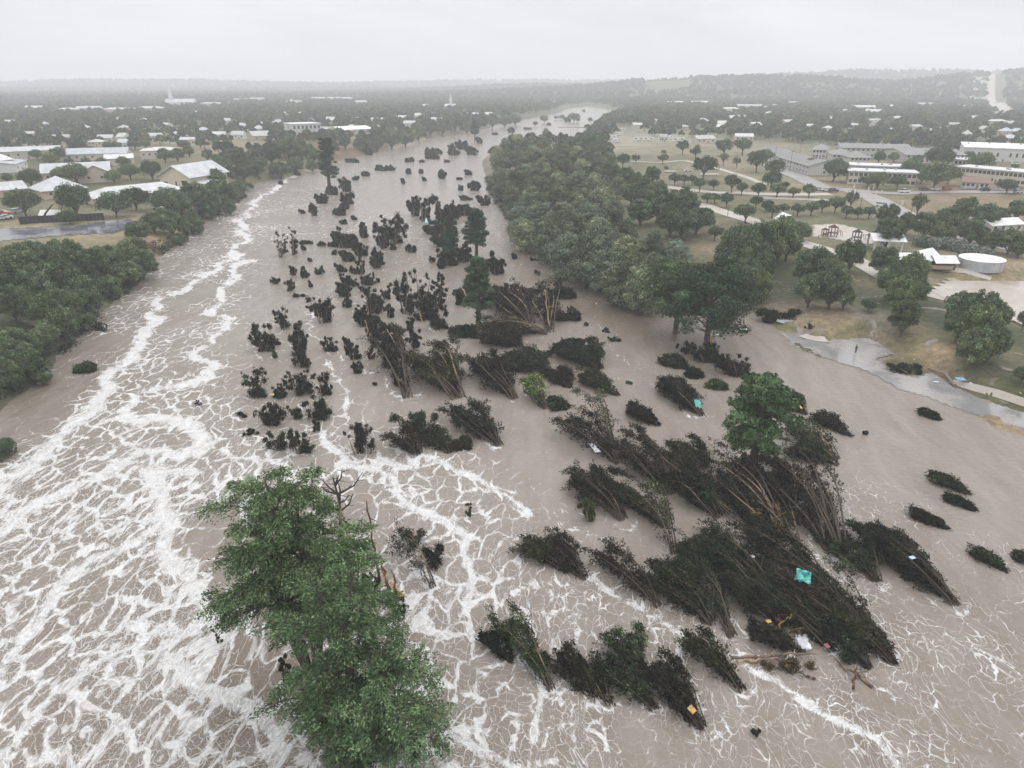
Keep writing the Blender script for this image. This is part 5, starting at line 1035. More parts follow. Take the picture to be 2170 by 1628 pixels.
LT('K', (810, 310), (560, 20), 84, 'dark umbrella shaped fallen tree with orange twigs', stems=6, dens=1.2, pale=.5)
CL('K', 610, 255, 150, 120, 'lime green bush at the foot of the umbrella shaped tree', leaf=GRL, name='drowned_bush')
# main mass
LT('L', (520, 1010), (180, 620), 70, 'brown stemmed tree below the white board', pale=.5)
LT('L', (480, 590), (30, 190), 80, 'tree holding the white board at the upper left of the mass', stems=5)
LT('L', (880, 830), (430, 300), 90, 'wide dark tree sweeping behind the white board', stems=7, dens=1.3)
LT('L', (1130, 760), (820, 420), 90, 'dark tree with an orange snapped trunk in the upper mass', stems=6, dens=1.2, pale=.5)
LT('L', (1170, 630), (960, 390), 50, 'short green tipped tree between dark trees of the upper mass', leaf=DK2)
LT('L', (1250, 1010), (880, 620), 84, 'tangled dark tree in the centre of the mass', stems=7, dens=1.3)
LT('L', (1740, 1160), (1150, 420), 95, 'broken tree with long pale orange trunk across the mass', stems=5, pale=1.0, dens=.9)
LT('L', (1840, 1215), (1480, 730), 80, 'second pale broken trunk beside the long orange one', stems=4, pale=1.0, dens=.8)
LT('L', (1520, 1100), (1250, 620), 110, 'black foliage heap under the bright green cypress', stems=7, dens=1.5)
LT('L', (1860, 1080), (1420, 480), 100, 'dense black tree right behind the bright green cypress', stems=5, dens=1.5)
LT('L', (2090, 1260), (1640, 480), 96, 'tall black tree on the right side of the mass with red twigs', stems=5, dens=1.6, hz=.28)
LT('L', (2200, 1330), (1850, 500), 70, 'wispy bare twigged tree along the right side of the mass', dens=.7, stems=6)
LT('L', (1700, 1700), (1080, 1050), 96, 'huge matted black tree in the lower mass', stems=8, dens=1.2)
LT('L', (2080, 1520), (1400, 1010), 84, 'long black tree pointing at the teal tarp', stems=7, dens=1.1)
LT('L', (2330, 1900), (1500, 1280), 92, 'big black tree below the teal tarp', stems=8, dens=1.2)
LT('L', (1420, 1500), (1000, 1140), 90, 'round headed dark tree left of the huge matted one', stems=6, dens=1.3)
LT('L', (2460, 1980), (1960, 1330), 64, 'feathery tree rising right of the teal tarp', dens=.7, stems=5)
LT('L', (2160, 560), (1760, 250), 52, 'tree with yellow green stems at the upper right of the mass', leaf=(.035, .042, .015), pale=.8)
LT('L', (2170, 600), (1740, 430), 46, 'low tree with yellow twigs under the yellow stemmed one', leaf=DK2, pale=.6)
LT('L', (1915, 215), (1680, 40), 50, 'small black tree with an orange tag right of the bright cypress', dens=1.2)
LT('M', (940, 615), (690, 290), 78, 'black tree with split pale foot right of the mass', stems=6, dens=1.3, pale=.4)
LT('M', (1378, 742), (860, 285), 74, 'longest black tree tapering to a point at far right', stems=8, dens=1.5)
LT('M', (1200, 640), (940, 330), 70, 'black brush beside the upper half of the longest tree', stems=6, dens=1.3)
LT('M', (1035, 1065), (700, 720), 66, 'black tree with drooping whips at the lower right tip', stems=7, dens=1.2)
LT('M', (900, 1090), (560, 760), 66, 'black tree ending by the orange root at the lower tip', stems=6, dens=1.2)
LT('M', (700, 980), (200, 560), 84, 'black tree over the white froth at the bottom of the mass', stems=8, dens=1.4)
LT('M', (520, 1000), (230, 850), 40, 'low dark branch above the white froth')
LT('M', (420, 860), (60, 480), 80, 'black tree in the lower left of the mass', stems=7, dens=1.4)
# right hand water
LT('M', (1450, 128), (1235, 10), 24, 'pale green small tree with bowed yellow twig in open water', leaf=DK2, pale=.8)
LT('M', (1475, 215), (1310, 125), 15, 'small black pointed tree in open water on the right', dens=1.3)
LT('M', (1330, 320), (1120, 215), 13, 'thin two part dark branch in open water on the right')
LT('M', (1655, 550), (1445, 415), 22, 'leafy green branch in open water near the right edge', leaf=(.025, .04, .015), pale=.6)
LT('M', (1790, 500), (1690, 450), 14, 'dark sprig cut by the right edge')
CL('M', 272, 1443, 54, 34, 'small black log like scrap near the bottom edge', name='driftwood_scrap', cat='driftwood')
LT('H', (850, 1615), (590, 1440), 24, 'ragged dark branch in open water below the lot')
CL('H', 960, 1585, 60, 36, 'tiny dark scrap right of the ragged branch', name='driftwood_scrap', cat='driftwood')
LT('H', (1525, 1485), (1395, 1410), 14, 'small dark scrap trailing in the water below the sidewalk road')
# middle right
LT('G', (1655, 1310), (1380, 1050), 62, 'dark arched tree holding the teal board', stems=6, dens=1.2)
LT('G', (1365, 1375), (1140, 1240), 30, 'low dark tree mat left of the arched teal tree', dens=1.3)
LT('G', (1085, 1170), (820, 1000), 34, 'low dark mat with leafy end in the middle channel', dens=1.3)
LT('G', (960, 990), (760, 790), 58, 'big round black brush pile in the middle channel', stems=7, dens=1.6, hz=.4)
LT('G', (785, 495), (665, 440), 22, 'small dark bush off the grove waterline', hz=.4)
LT('G', (800, 650), (740, 545), 26, 'upright little dark tree off the grove waterline', hz=.5)
CL('G', 970, 717, 90, 36, 'flat dark mat drifting off the grove, upper one')
CL('G', 1048, 778, 110, 46, 'flat dark mat drifting off the grove, lower one')
CL('G', 355, 208, 60, 40, 'round dark bush nearest the grove bend')
CL('G', 490, 228, 60, 24, 'flat scrap just past the round bush by the grove bend')
CL('G', 515, 325, 50, 30, 'small dark hump in the channel below the grove bend')
CL('G', 860, 678, 36, 18, 'tiny dark hump by the flat drifting mats')
CL('G', 1660, 880, 200, 130, 'pile of black brush caught at the split trunk cypress', dens=1.5)
CL('G', 1545, 840, 110, 80, 'lower brush pile left of the split trunk cypress', dens=1.3)
CL('G', 1880, 960, 230, 160, 'large brown twiggy brush pile above the bright cypress', leaf=DKB, dens=1.4)
LT('G', (1560, 990), (1420, 890), 42, 'dark mat left below the split trunk cypress', dens=1.3)
LT('G', (1660, 1040), (1545, 1005), 30, 'leafy flat branch below the dark mat')
LT('G', (1830, 1125), (1710, 1080), 22, 'small green sprig left of the bright cypress top', leaf=GRL)
CL('G', 1940, 715, 80, 40, 'black scrap with a white edge right of the split trunk cypress')
CL('G', 1150, 1078, 50, 24, 'tiny green sprig in the middle channel', leaf=GRL)
# middle left group
def group(k, lst):
    for e in lst: CL(k, *e[:5], **(e[5] if len(e) > 5 else {}))
LT('S', (1240, 1375), (780, 880), 74, 'tall dark tree with open top ending in a black wedge', stems=6, dens=1.3)
LT('S', (1400, 860), (990, 360), 76, 'broad tree with orange forked twig and black wedge foot', stems=6, dens=1.5)
LT('S', (800, 850), (330, 300), 100, 'wide dark tree with reddish sticks left of the orange forked one', stems=8, dens=1.6)
LT('S', (770, 700), (540, 160), 60, 'open airy tree top rising behind the reddish sticks', dens=.6, hz=.4, leaf=DK2)
LT('S', (235, 850), (-40, 60), 70, 'tree with long pale stripped trunk in the left row', stems=4, pale=.35, dens=1.2)
LT('S', (370, 1470), (100, 1180), 60, 'dark tree with white rags at its foot', dens=.9, hz=.5)
LT('S', (390, 1340), (210, 920), 60, 'greenish tree above the white rags', leaf=DK2, hz=.5)
LT('S', (440, 1390), (440, 950), 26, 'single thin upright sapling beside the white rags', stems=2, hz=.6, dens=.7)
LT('S', (700, 1450), (430, 1180), 46, 'low leafy arm trailing right from the white rag tree', leaf=DK2)
LT('S', (800, 1415), (730, 1340), 16, 'first of two small dark wedges below the black wedge tree')
LT('S', (900, 1410), (810, 1300), 20, 'second of two small dark wedges below the black wedge tree')
LT('S', (860, 190), (730, 90), 20, 'left one of two parallel dark mats', dens=1.2)
LT('S', (970, 195), (820, 75), 20, 'right one of two parallel dark mats', dens=1.2)
LT('S', (2010, 740), (1800, 520), 44, 'black pointed mat with a bare edge by the reed stems', dens=1.4)
LT('S', (1730, 970), (1540, 540), 40, 'clump of lime green reed like stems', leaf=(.07, .10, .03), pale=.2, stems=6, dens=.6, hz=.5)
LT('S', (1690, 400), (1690, 170), 30, 'broken black snag above the lime stems', stems=3, dens=.4, hz=.6)
LT('S', (1800, 560), (1380, 330), 90, 'matted green black tree above the lime stems', leaf=DK2, stems=7, dens=1.5)
LT('S', (1480, 280), (1120, 90), 74, 'black dome of brush below the reddish conifer', stems=7, dens=1.7, hz=.4)
LT('S', (1760, 140), (1000, 10), 50, 'arched pale trunk bending over the black dome', stems=4, pale=.8, dens=.9)
LT('S', (2160, 460), (1930, 200), 60, 'smooth black hump of brush right of the snag', stems=6, dens=1.7, hz=.4)
LT('S', (2010, 940), (1780, 890), 36, 'flat green mat above the sapling with heart shaped leaves', leaf=DK2)
LT('G', (1040, 1560), (850, 1100), 60, 'sapling with light green stem and heart shaped leaves', leaf=(.032, .045, .02), stems=3, dens=.6, hz=.55, pale=.0)
group('Q', [(640, 30, 60, 34, 'tiny dark tuft above the left group'), (870, 170, 240, 240, 'round bushy drowned tree with orange split foot', dict(dens=1.2)), (510, 230, 190, 240, 'bare topped open tree of the left group', dict(open_=.8, dens=.4)),
            (310, 430, 230, 260, 'dark tree with arm reaching left in the left group', dict(dens=1.3)), (620, 420, 210, 330, 'tall dark tree in the upper left group', dict(dens=1.3)), (460, 450, 140, 90, 'low dark link between two trees of the left group'),
            (440, 575, 90, 90, 'green sprig below the left group', dict(leaf=GRL)), (680, 640, 220, 130, 'leafy dark mat below the tall dark tree'), (940, 480, 160, 150, 'small round dark tree apart on the right of the left group'),
            (250, 850, 250, 280, 'branching dark tree at the left side of the lower left group'), (640, 840, 250, 260, 'open dark tree in the lower left group', dict(open_=.5)), (880, 850, 190, 230, 'full dark tree beside the open one'),
            (460, 930, 190, 130, 'dark tree with an orange board in the lower left group'), (370, 1150, 270, 200, 'brown brush heap with reddish sticks', dict(leaf=DKB, dens=1.3)), (620, 1130, 180, 110, 'dark link mat in the lower left group'),
            (800, 1090, 280, 220, 'greenish dark tree at the centre of the lower left group', dict(leaf=DK2)), (120, 1140, 160, 50, 'thin flat scrap left of the brown brush heap'), (180, 1300, 170, 80, 'dark wedge scrap below the brown heap'),
            (470, 1400, 260, 160, 'open dark tree with bare low limbs at the foot of the left group', dict(open_=.6)), (660, 1400, 250, 220, 'dark dense tree at the lowest point of the left group', dict(dens=1.3)), (800, 1250, 130, 110, 'sparse sprig over the lowest point'),
            (1200, 1350, 280, 320, 'rounded open bush tree alone below the left group', dict(open_=.5)), (1160, 530, 150, 200, 'upper half of the twin dark tree with white rag'), (1190, 700, 150, 120, 'black wedge foot of the twin dark tree'), (1380, 855, 46, 26, 'tiny scrap right of the twin dark tree'),
            (1100, 450, 100, 70, 'small dark tip above the twin dark tree')])
group('F', [(405, 490, 100, 220, 'bare branched dead tree with a dark foot', dict(open_=.9, dens=.25)), (500, 470, 90, 230, 'wispy sapling right of the dead tree', dict(open_=.9, dens=.35)), (610, 487, 130, 30, 'flat dark strip right of the dead tree'), (590, 528, 50, 40, 'small dark tuft under the flat strip'),
            (632, 620, 44, 26, 'tiny dark tuft in open water left of centre'), (495, 700, 70, 80, 'left one of a pair of round tufts'), (575, 715, 95, 90, 'right one of a pair of round tufts'), (368, 780, 85, 50, 'low round tuft nearest the left foam'), (465, 815, 85, 90, 'dark tuft beside the low round one'),
            (705, 700, 80, 60, 'umbrella tuft on a thin stem'), (645, 808, 44, 44, 'tiny green tuft left of the leafy diagonal'), (565, 890, 60, 26, 'flat tiny tuft above the long foam line'), (760, 500, 130, 50, 'low dark tree at the left of the upper cluster'),
            (835, 430, 100, 120, 'dark tree head at the upper left of the upper cluster'), (890, 470, 180, 120, 'dark broad tree of the upper cluster', dict(dens=1.3)), (1035, 390, 90, 130, 'narrow dark tree above the upper cluster'), (1010, 520, 120, 150, 'dark tree at the right of the upper cluster', dict(dens=1.3)),
            (920, 590, 140, 90, 'low dark mat under the upper cluster'), (820, 565, 60, 30, 'flat scrap left under the upper cluster'), (1115, 600, 130, 180, 'dense black upright tree below the upper cluster', dict(dens=1.5)), (1190, 640, 60, 36, 'low arm right of the black upright tree'),
            (1185, 420, 150, 240, 'tall pointed dark tree of the upper pair', dict(dens=1.2)), (1270, 380, 170, 240, 'broad dark tree with bare tips of the upper pair', dict(dens=1.2)), (1270, 520, 66, 50, 'small round tuft under the upper pair'), (1410, 535, 100, 60, 'lone round tuft right of the upper pair'),
            (1565, 620, 60, 50, 'small square tuft before the centre trees'), (1640, 660, 90, 56, 'slanting tuft beside the square one'), (1035, 650, 50, 180, 'thin single stem sapling below the upper cluster', dict(open_=.8, dens=.4)), (1000, 645, 40, 36, 'tiny tuft by the thin sapling'),
            (870, 680, 110, 70, 'leafy dark mat left of the thin sapling'), (970, 700, 80, 60, 'small leafy mat right of the thin sapling'), (900, 765, 110, 80, 'slanted oval of foliage in the diagonal'), (1075, 770, 140, 90, 'broad slanted foliage in the diagonal'), (970, 800, 90, 60, 'small slanted foliage in the diagonal'),
            (860, 850, 150, 110, 'ragged foliage at the left of the diagonal'), (1060, 845, 130, 60, 'low slanted foliage under the broad one'), (905, 945, 90, 90, 'green brown tuft below the ragged foliage', dict(leaf=DK2)), (1155, 778, 30, 26, 'tiny round tuft right of the diagonal'),
            (1090, 940, 180, 190, 'dark tree at the top of the stripped trunk row', dict(dens=1.3)), (1215, 860, 90, 130, 'airy small tree over the orange plank', dict(open_=.6, dens=.6)), (1235, 1010, 100, 110, 'black brush around the orange plank'),
            (1020, 1040, 170, 180, 'dark tree left of the pale stripped trunk', dict(dens=1.3)), (1120, 1130, 190, 240, 'tree around the first pale stripped trunk', dict(dens=1.2)), (1270, 1190, 170, 220, 'tree around the second pale stripped trunk', dict(dens=1.2)), (1420, 1220, 130, 160, 'dark tree right of the second stripped trunk'),
            (1230, 1340, 150, 240, 'black tree below the first stripped trunk', dict(dens=1.3)), (1300, 1520, 130, 150, 'black lower tree around the lowest stripped trunk', dict(dens=1.2)), (1090, 1330, 80, 110, 'rusty brown tuft left of the black trees', dict(leaf=DKB)),
            (885, 40, 110, 120, 'hazy twiggy tree right of the tall thin cypress', dict(open_=.6)), (790, 75, 110, 100, 'dark skirt of brush round the tall thin cypress', dict(dens=1.3)), (715, 150, 90, 80, 'dark mat left below the tall thin cypress'), (910, 150, 110, 90, 'dark tuft upper in the pair below the twiggy tree'),
            (850, 250, 110, 60, 'dark tuft lower in the pair below the twiggy tree'), (890, 205, 80, 60, 'dark tuft middle below the twiggy tree'), (655, 235, 80, 100, 'small upright tree with a dark foot left of the pair', dict(open_=.6)), (580, 250, 50, 30, 'tiny sprig left of the small upright tree'), (970, 298, 36, 30, 'tiny tuft right of the pair'), (885, 330, 60, 36, 'flat scrap below the pair'),
            (1420, 210, 110, 160, 'dark tree at the left of the far cluster with blue board', dict(dens=1.2)), (1500, 210, 120, 230, 'tall twiggy tree of the far cluster', dict(open_=.5)), (1660, 230, 200, 220, 'broad hazy dark tree of the far cluster', dict(dens=1.3)), (1810, 240, 160, 90, 'dark arm at the right of the far cluster'),
            (1560, 390, 130, 70, 'dark oval brush below the blue board', dict(dens=1.3)), (1660, 360, 200, 180, 'brown grey brush right below the blue board', dict(dens=1.4)), (1640, 470, 150, 110, 'dark skirt under the brown grey brush', dict(dens=1.3)),
            (1700, 600, 170, 140, 'left skirt of dark brush under the slim green conifer', dict(dens=1.3)), (1800, 570, 150, 150, 'right skirt of dark brush under the slim green conifer', dict(dens=1.3)),
            (1350, 870, 170, 330, 'tall plume of dark foliage at the left of the centre plumes', dict(dens=1.4)), (1490, 850, 160, 380, 'highest middle plume of the centre plumes', dict(dens=1.4)), (1605, 830, 120, 280, 'right plume of the centre plumes', dict(dens=1.2)), (1470, 1000, 260, 170, 'dark base joining the centre plumes', dict(dens=1.4)),
            (1600, 1060, 180, 200, 'black wedge of brush below the right plume', dict(dens=1.5)), (1390, 1110, 110, 100, 'brown green mat below the centre plumes', dict(leaf=DK2)), (1830, 145, 110, 46, 'flat dark mat before the grove tip'), (1890, 50, 100, 80, 'dark bush at the grove tip waterline'), (1960, 165, 90, 80, 'dark bush in the waterline notch of the grove'),
            (2050, 640, 160, 200, 'rounded brown black tree right of the reddish conifer', dict(dens=1.5)), (2110, 900, 130, 200, 'brown twiggy brush with pale curved stems', dict(leaf=DKB, dens=1.4)), (1900, 1130, 130, 60, 'black foot of brush round the reddish conifer'), (1780, 900, 130, 140, 'left skirt of brush by the reddish conifer', dict(dens=1.2)),
            (1550, 1350, 40, 30, 'x')][:-1])
LT('T', (1900, 1030), (1850, 650), 60, 'tall twisted tree with pale trunk right of the brown brush', stems=4, hz=.6, dens=1.2, pale=.7)
LT('T', (1750, 960), (1480, 660), 80, 'brown brush heap with curved pale stems', leaf=DKB, stems=7, dens=1.4, pale=.6)
LT('T', (2020, 940), (1940, 900), 20, 'small flat sprig right of the twisted tree')
CL('T', 2075, 880, 90, 110, 'small dark tree between the twisted tree and the grove')
# far channel
group('B', [(1045, 800, 140, 60, 'long dark islet in the far channel'), (900, 850, 60, 36, 'small tuft left of the long dark islet'), (820, 885, 50, 30, 'second small tuft left of the long dark islet'), (1430, 670, 110, 70, 'dark islet below the narrows, left one', dict(dens=1.2)), (1510, 665, 50, 40, 'small tuft between the islets below the narrows'),
            (1620, 650, 110, 100, 'middle dark islet below the narrows', dict(dens=1.2)), (1710, 610, 150, 80, 'upper dark islet below the narrows', dict(dens=1.2)), (1770, 660, 90, 70, 'right dark islet below the narrows'), (1440, 710, 110, 50, 'low dark islet below the left one'), (1240, 738, 40, 30, 'first tiny tuft in the far channel row'), (1280, 735, 36, 30, 'second tiny tuft in the far channel row'), (1362, 745, 50, 22, 'third tiny tuft in the far channel row'),
            (1255, 828, 40, 40, 'tiny twin sprig in the far channel'), (1358, 830, 40, 30, 'tiny round tuft in the far channel'), (1520, 850, 80, 80, 'dark sprig pair before the grove tip'), (1390, 892, 36, 30, 'tiny dark tuft before the sprig pair'), (1215, 910, 26, 40, 'tiny pointed tuft in mid channel'), (1665, 890, 60, 20, 'flat sprig before the grove tip'), (1750, 840, 70, 40, 'thin flat sprig against the grove tip'),
            (1690, 965, 34, 40, 'tiny pointed tuft before the grove'), (1840, 575, 50, 50, 'dark tuft at the base of the narrows tree'), (1560, 745, 60, 20, 'flat scrap under the middle islet'), (2100, 490, 50, 40, 'small tuft in the narrows by the far shore'), (1970, 522, 50, 18, 'flat tuft in the narrows by the far shore'), (820, 0+330*0+886, 2, 2, 'x')][:-1])
group('C', [(150, 555, 60, 16, 'flat dark scrap in the narrows'), (640, 535, 40, 20, 'dark scrap at the end of the far weir line'), (470, 480, 60, 36, 'dark brush in the far bend'), (330, 520, 40, 16, 'flat scrap in the far bend'), (610, 410, 16, 10, 'tiny speck island in the far bend'), (660, 480, 30, 16, 'small tuft in the far bend near the right wood')])
p0 = at(*zp('C', 400, 543), 0); p1 = at(*zp('C', 640, 545), 0)
mb = MB(); mb.box(0, 0, 0, float(np.linalg.norm(p1-p0)), 2.2, 1.0, c=(.16, .13, .11)); o = mb.build('weir_wall', M_WALL); o.location = (p0+p1)/2; o.rotation_euler = (0, 0, math.atan2(p1[1]-p0[1], p1[0]-p0[0])); tag(o, 'thin dark weir line crossing the far bend of the river', 'weir')
LT('E', (770, 1115), (660, 1070), 26, 'green leafy branch drifting near the left bank', leaf=(.03, .045, .015))
LT('E', (870, 790), (770, 720), 10, 'bare dark snag at the left waterline', dens=.3, stems=2)
LT('E', (1640, 1395), (1610, 1360), 3, 'short straight stick floating in the left channel', dens=.1, stems=1)

CL('B', 215, 925, 40, 22, 'tiny dark bush at the left shoreline point'); CL('B', 350, 848, 60, 30, 'dark scrap at the shoreline below the left belt'); CL('B', 780, 740, 110, 40, 'dark brush on the shoreline below the tan clearing'); CL('B', 915, 665, 70, 60, 'dark cluster at the foot of the far left shoreline trees')
# foreground small ones
CL('J', 1355, 335, 60, 66, 'small green tuft alone on the foam right of the big green trees', leaf=(.03, .045, .018))
CL('J', 1070, 1500, 130, 200, 'black dead bush at the lower right of the big green trees', dens=1.2)
LT('J', (1185, 725), (970, 400), 34, 'crooked half bare tree with orange twigs right of the big green trees', dens=.5, stems=3, hz=.5, pale=.3)
LT('J', (1190, 640), (1170, 490), 30, 'dark tufted branch right of the crooked half bare tree', dens=.9, stems=2, hz=.6)
LT('J', (1075, 530), (1085, 360), 26, 'leafy fork above the crooked half bare tree', dens=.5, stems=2, hz=.8)
CL('J', 990, 800, 110, 120, 'black roots and brush under the orange splintered stumps', dens=1.2)
CL('J', 860, 700, 110, 120, 'black brush between the green tree and the broken poles', dens=1.2)
CL('J', 95, 975, 50, 60, 'small brown sprig in the foam left of the big green trees', open_=.9, dens=.3)
CL('J', 130, 850, 90, 130, 'bare reddish twigs left of the big green trees', open_=.9, dens=.3, leaf=DKB)
CL('J', 450, 1130, 90, 150, 'dark bush under the left skirt of the big green trees')
# wreckage on the right shore
CL('H', 350, 690, 330, 150, 'black heap of uprooted brush with a white boat hull', dens=1.6)
CL('H', 540, 780, 90, 90, 'black root with orange split wood beside the white hull')
CL('H', 1290, 1080, 270, 110, 'black crown of the toppled tree on the grass', dens=1.5, name='toppled_tree')
CL('H', 1570, 900, 120, 90, 'black root ball with orange wood under the spreading clump')
CL('H', 1345, 940, 80, 34, 'low dark debris bundle on the muddy grass')
CL('H', 660, 640, 240, 70, 'dark shaded thicket under the dark clump of trees', dens=1.3)
CL('C', 1480, 1430, 240, 90, 'black drifted debris under the broad trees beside the grove', dens=1.5)
CL('C', 1690, 1460, 60, 50, 'dark stump tuft beside the black drifted debris')
# ------------------------------------------------------------------ the two big green cypresses in the foreground
def hero(base_px, seed, stems, n_br, label, leaf=(.100, .150, .072), cb=.26):
    b_ = at(*base_px, 0); rng = np.random.RandomState(seed); tk = MB(); lf = MB(); SP = []; bark = np.array((.075, .06, .05))
    for (dx, dy, hh, spr, dr_) in stems:
        t = np.linspace(0, 1, 14); P = np.stack([dx*t**.9+.35*np.sin(t*5+dx), dy*t**.9+.3*np.sin(t*6+dy), hh*t-1.5*(1-t)], 1)
        r0 = .018*hh+.12; tk.tube(P, r0*(1.15-t*1.02), 9, bark)
        for k in range(n_br):
            u = cb+(1-cb)*(k+.5)/n_br; i = u*13; i0 = min(int(i), 12); p0 = P[i0]+(P[i0+1]-P[i0])*(i-i0)
            yaw = k*2.4+rng.uniform(-.4, .4); prof = (1-u)**.30*(.8+.2*math.sin(k*1.9))+.16; ln = spr*prof*rng.uniform(.7, 1.15)
            ln *= 1+.35*math.cos(yaw-dr_)
            s = np.linspace(0, 1, 7); dv = np.array([math.cos(yaw), math.sin(yaw)])
            B = np.stack([p0[0]+dv[0]*ln*s, p0[1]+dv[1]*ln*s, p0[2]+ln*(.38*s-.42*s**2)+rng.normal()*.1], 1); B[1:, :2] += rng.normal(size=(6, 2))*.16
            rb = r0*(1-u*.8)*.42+.02; tk.tube(B, rb*(1-.85*s), 5, bark, cap=False)
            for j in range(int(5+ln*2.6)):
                v = rng.uniform(.22, 1.0); q0 = B[min(int(v*6), 5)]+(B[min(int(v*6), 5)+1]-B[min(int(v*6), 5)])*(v*6-min(int(v*6), 5))
                y2 = yaw+rng.choice([-1, 1])*rng.uniform(.3, 1.25); l2 = ln*rng.uniform(.16, .34)*(1.15-.4*v)+.3
                d2 = np.array([math.cos(y2), math.sin(y2), rng.uniform(-.15, .35)]); q1 = q0+d2*l2*.5+[0, 0, .08*l2]; q2 = q0+d2*l2+[0, 0, -.18*l2]
                tk.tube([q0, q1, q2], [rb*.35, rb*.22, .012], 4, bark, cap=False); SP.append((q0, q1, q2, 1.0))
    S = np.array([[a, b, c] for a, b, c, _ in SP]); n = len(S)*46; idx = rng.randint(len(S), size=n); u = rng.beta(1.7, 1, n)[:, None]
    P = np.where(u < .5, S[idx, 0]+(S[idx, 1]-S[idx, 0])*u*2, S[idx, 1]+(S[idx, 2]-S[idx, 1])*(u*2-1))
    tuft = rng.randint(4, size=n); to = np.stack([np.sin(idx*1.7+tuft*1.9), np.sin(idx*2.3+tuft*2.6), .5*np.sin(idx*.7+tuft)], 1)*.42
    P = P+to+rng.normal(size=(n, 3))*[.15, .15, .13]
    tone = np.exp(np.random.RandomState(seed+1).normal(size=len(S))*.30)[idx][:, None]
    up = np.tile(np.array([[0, 0, 1.0]]), (n, 1)); ax_ = S[idx, 2]-S[idx, 0]; ax_ /= np.linalg.norm(ax_, axis=1, keepdims=True)
    lf.leaves(P, .165, nrm=up, spread=1.3, asp=1.9, axis=ax_, col=np.array(leaf)*tone, jit=.25, rng=rng)
    t = empty('cypress_tree', b_); lf.build('crown', M_LEAF, t); tk.build('trunk', M_BARK, t); tag(t, label, 'tree'); return t, b_
hA, pA = hero((668, 1448), 71, [(-2.6, 1.6, 22.5, 6.6, 2.6), (.2, 2.6, 21.5, 5.6, 1.6), (3.4, -.3, 18.0, 5.0, 0), (-3.6, .8, 18, 4.8, 3.3)], 26, 'tallest green cypress group at lower left, farther of the two big ones', cb=.46)
hB, pB = hero((752, 1618), 72, [(-1.6, 1.2, 18.5, 5.0, 2.2), (1.2, 1.6, 19.5, 4.9, .8), (3.9, -.8, 13, 5.6, -.2), (-.6, -1.2, 10.5, 3.4, -1.4)], 26, 'nearest green cypress group at the bottom edge, closer of the two big ones', (.115, .172, .080))
# snag behind them
def snag(px, py, top_py, label, seed, n=7, bark=(.05, .04, .035), foot=STRIP, spread=.45, cat='dead tree', name='dead_tree'):
    b_ = at(px, py, 0); v = (top_py-814)/FPX; h = CAM_H-b_[1]*(v*cp+sp)/(cp-v*sp); rng = np.random.RandomState(seed); tk = MB()
    t = np.linspace(0, 1, 7); P = np.stack([.15*h*.2*np.sin(t*4), 0*t, h*t*.8-.5*(1-t)], 1); r = .022*h+.06
    cc = np.array([foot if 0 < i < 3 else bark for i in range(7)]); tk.tube(P, r*(1-.7*t), 7, cc)
    for k in range(n):
        a_ = k*2.4+.7; u = .4+.6*k/max(n, 1); p0 = P[min(int(u*6), 6)]; l_ = h*spread*rng.uniform(.6, 1.1)
        p1 = p0+np.array([math.cos(a_), math.sin(a_)*.6, .55])*l_*.5; p2 = p1+np.array([math.cos(a_+.4)*.6, math.sin(a_+.4)*.5, .75])*l_*.5
        tk.tube([p0, p1, p2], [r*.6, r*.42, .04], 5, bark)
        for j in range(5):
            q = p0+(p1-p0)*.6 if j < 2 else p1+(p2-p1)*rng.uniform(.1, .9); e_ = q+np.array([rng.normal(), rng.normal()*.6, rng.uniform(-.4, .9)])*l_*.16; tk.tube([q, (q+e_)/2+[0, 0, .05], e_], [r*.26, r*.16, .03], 4, bark, cap=False)
    t_ = empty(name, b_); tk.build('trunk', M_BARK, t_); tag(t_, label, cat); return t_
snag(721, 1112, 985, 'forked bare dead tree with orange foot behind the big green trees', 5, 9)
def pole(k, a, b, label, r=.16, c=(.10, .07, .05), c2=STRIP, name='snapped_pole', cat='snapped trunk', hgt=None):
    b_ = at(*zp(k, *a), 0); px, py = zp(k, *b); v = (py-814)/FPX
    h = CAM_H-b_[1]*(v*cp+sp)/(cp-v*sp) if hgt is None else hgt; tp = at(px, py, h); d = tp-b_; d[2] = h
    mb = MB(); t = np.linspace(0, 1, 10); rn = np.random.RandomState(int(a[0])); P = d[None]*t[:, None]; P[1:-1] += rn.normal(size=(8, 3))*r*.5
    cc = np.array([c2 if (i % 4 == 2 or i > 8) else c for i in range(10)]); mb.tube(P, r*(1-.6*t), 7, cc)
    for j in range(3): 
        i = rn.randint(3, 9); mb.tube([P[i], P[i]+rn.normal(size=3)*r*3, P[i]+rn.normal(size=3)*r*5+[0, 0, r*2]], [r*.3, r*.2, .01], 4, c, cap=False)
    o = mb.build(name, M_BARK); o.location = b_; tag(o, label, cat); return o
pole('J', (912, 700), (845, 285), 'tall thin broken pole trunk right of the big green trees', .19)
pole('J', (975, 790), (925, 595), 'orange splintered stump, taller one', .26, (.16, .09, .05), (.55, .28, .08))
pole('J', (1000, 800), (980, 655), 'dark splintered stump beside the orange one', .2)
pole('J', (1035, 772), (965, 700), 'bright orange broken wood at the splintered stumps', .28, (.62, .34, .08), (.62, .34, .08), hgt=1.2)
pole('J', (720, 1540), (700, 1470), 'torn orange wood at the foot of the nearest green trees', .3, (.45, .2, .07), (.55, .27, .08))
pole('J', (1090, 1400), (1120, 1340), 'short dark stub over the black dead bush', .2)
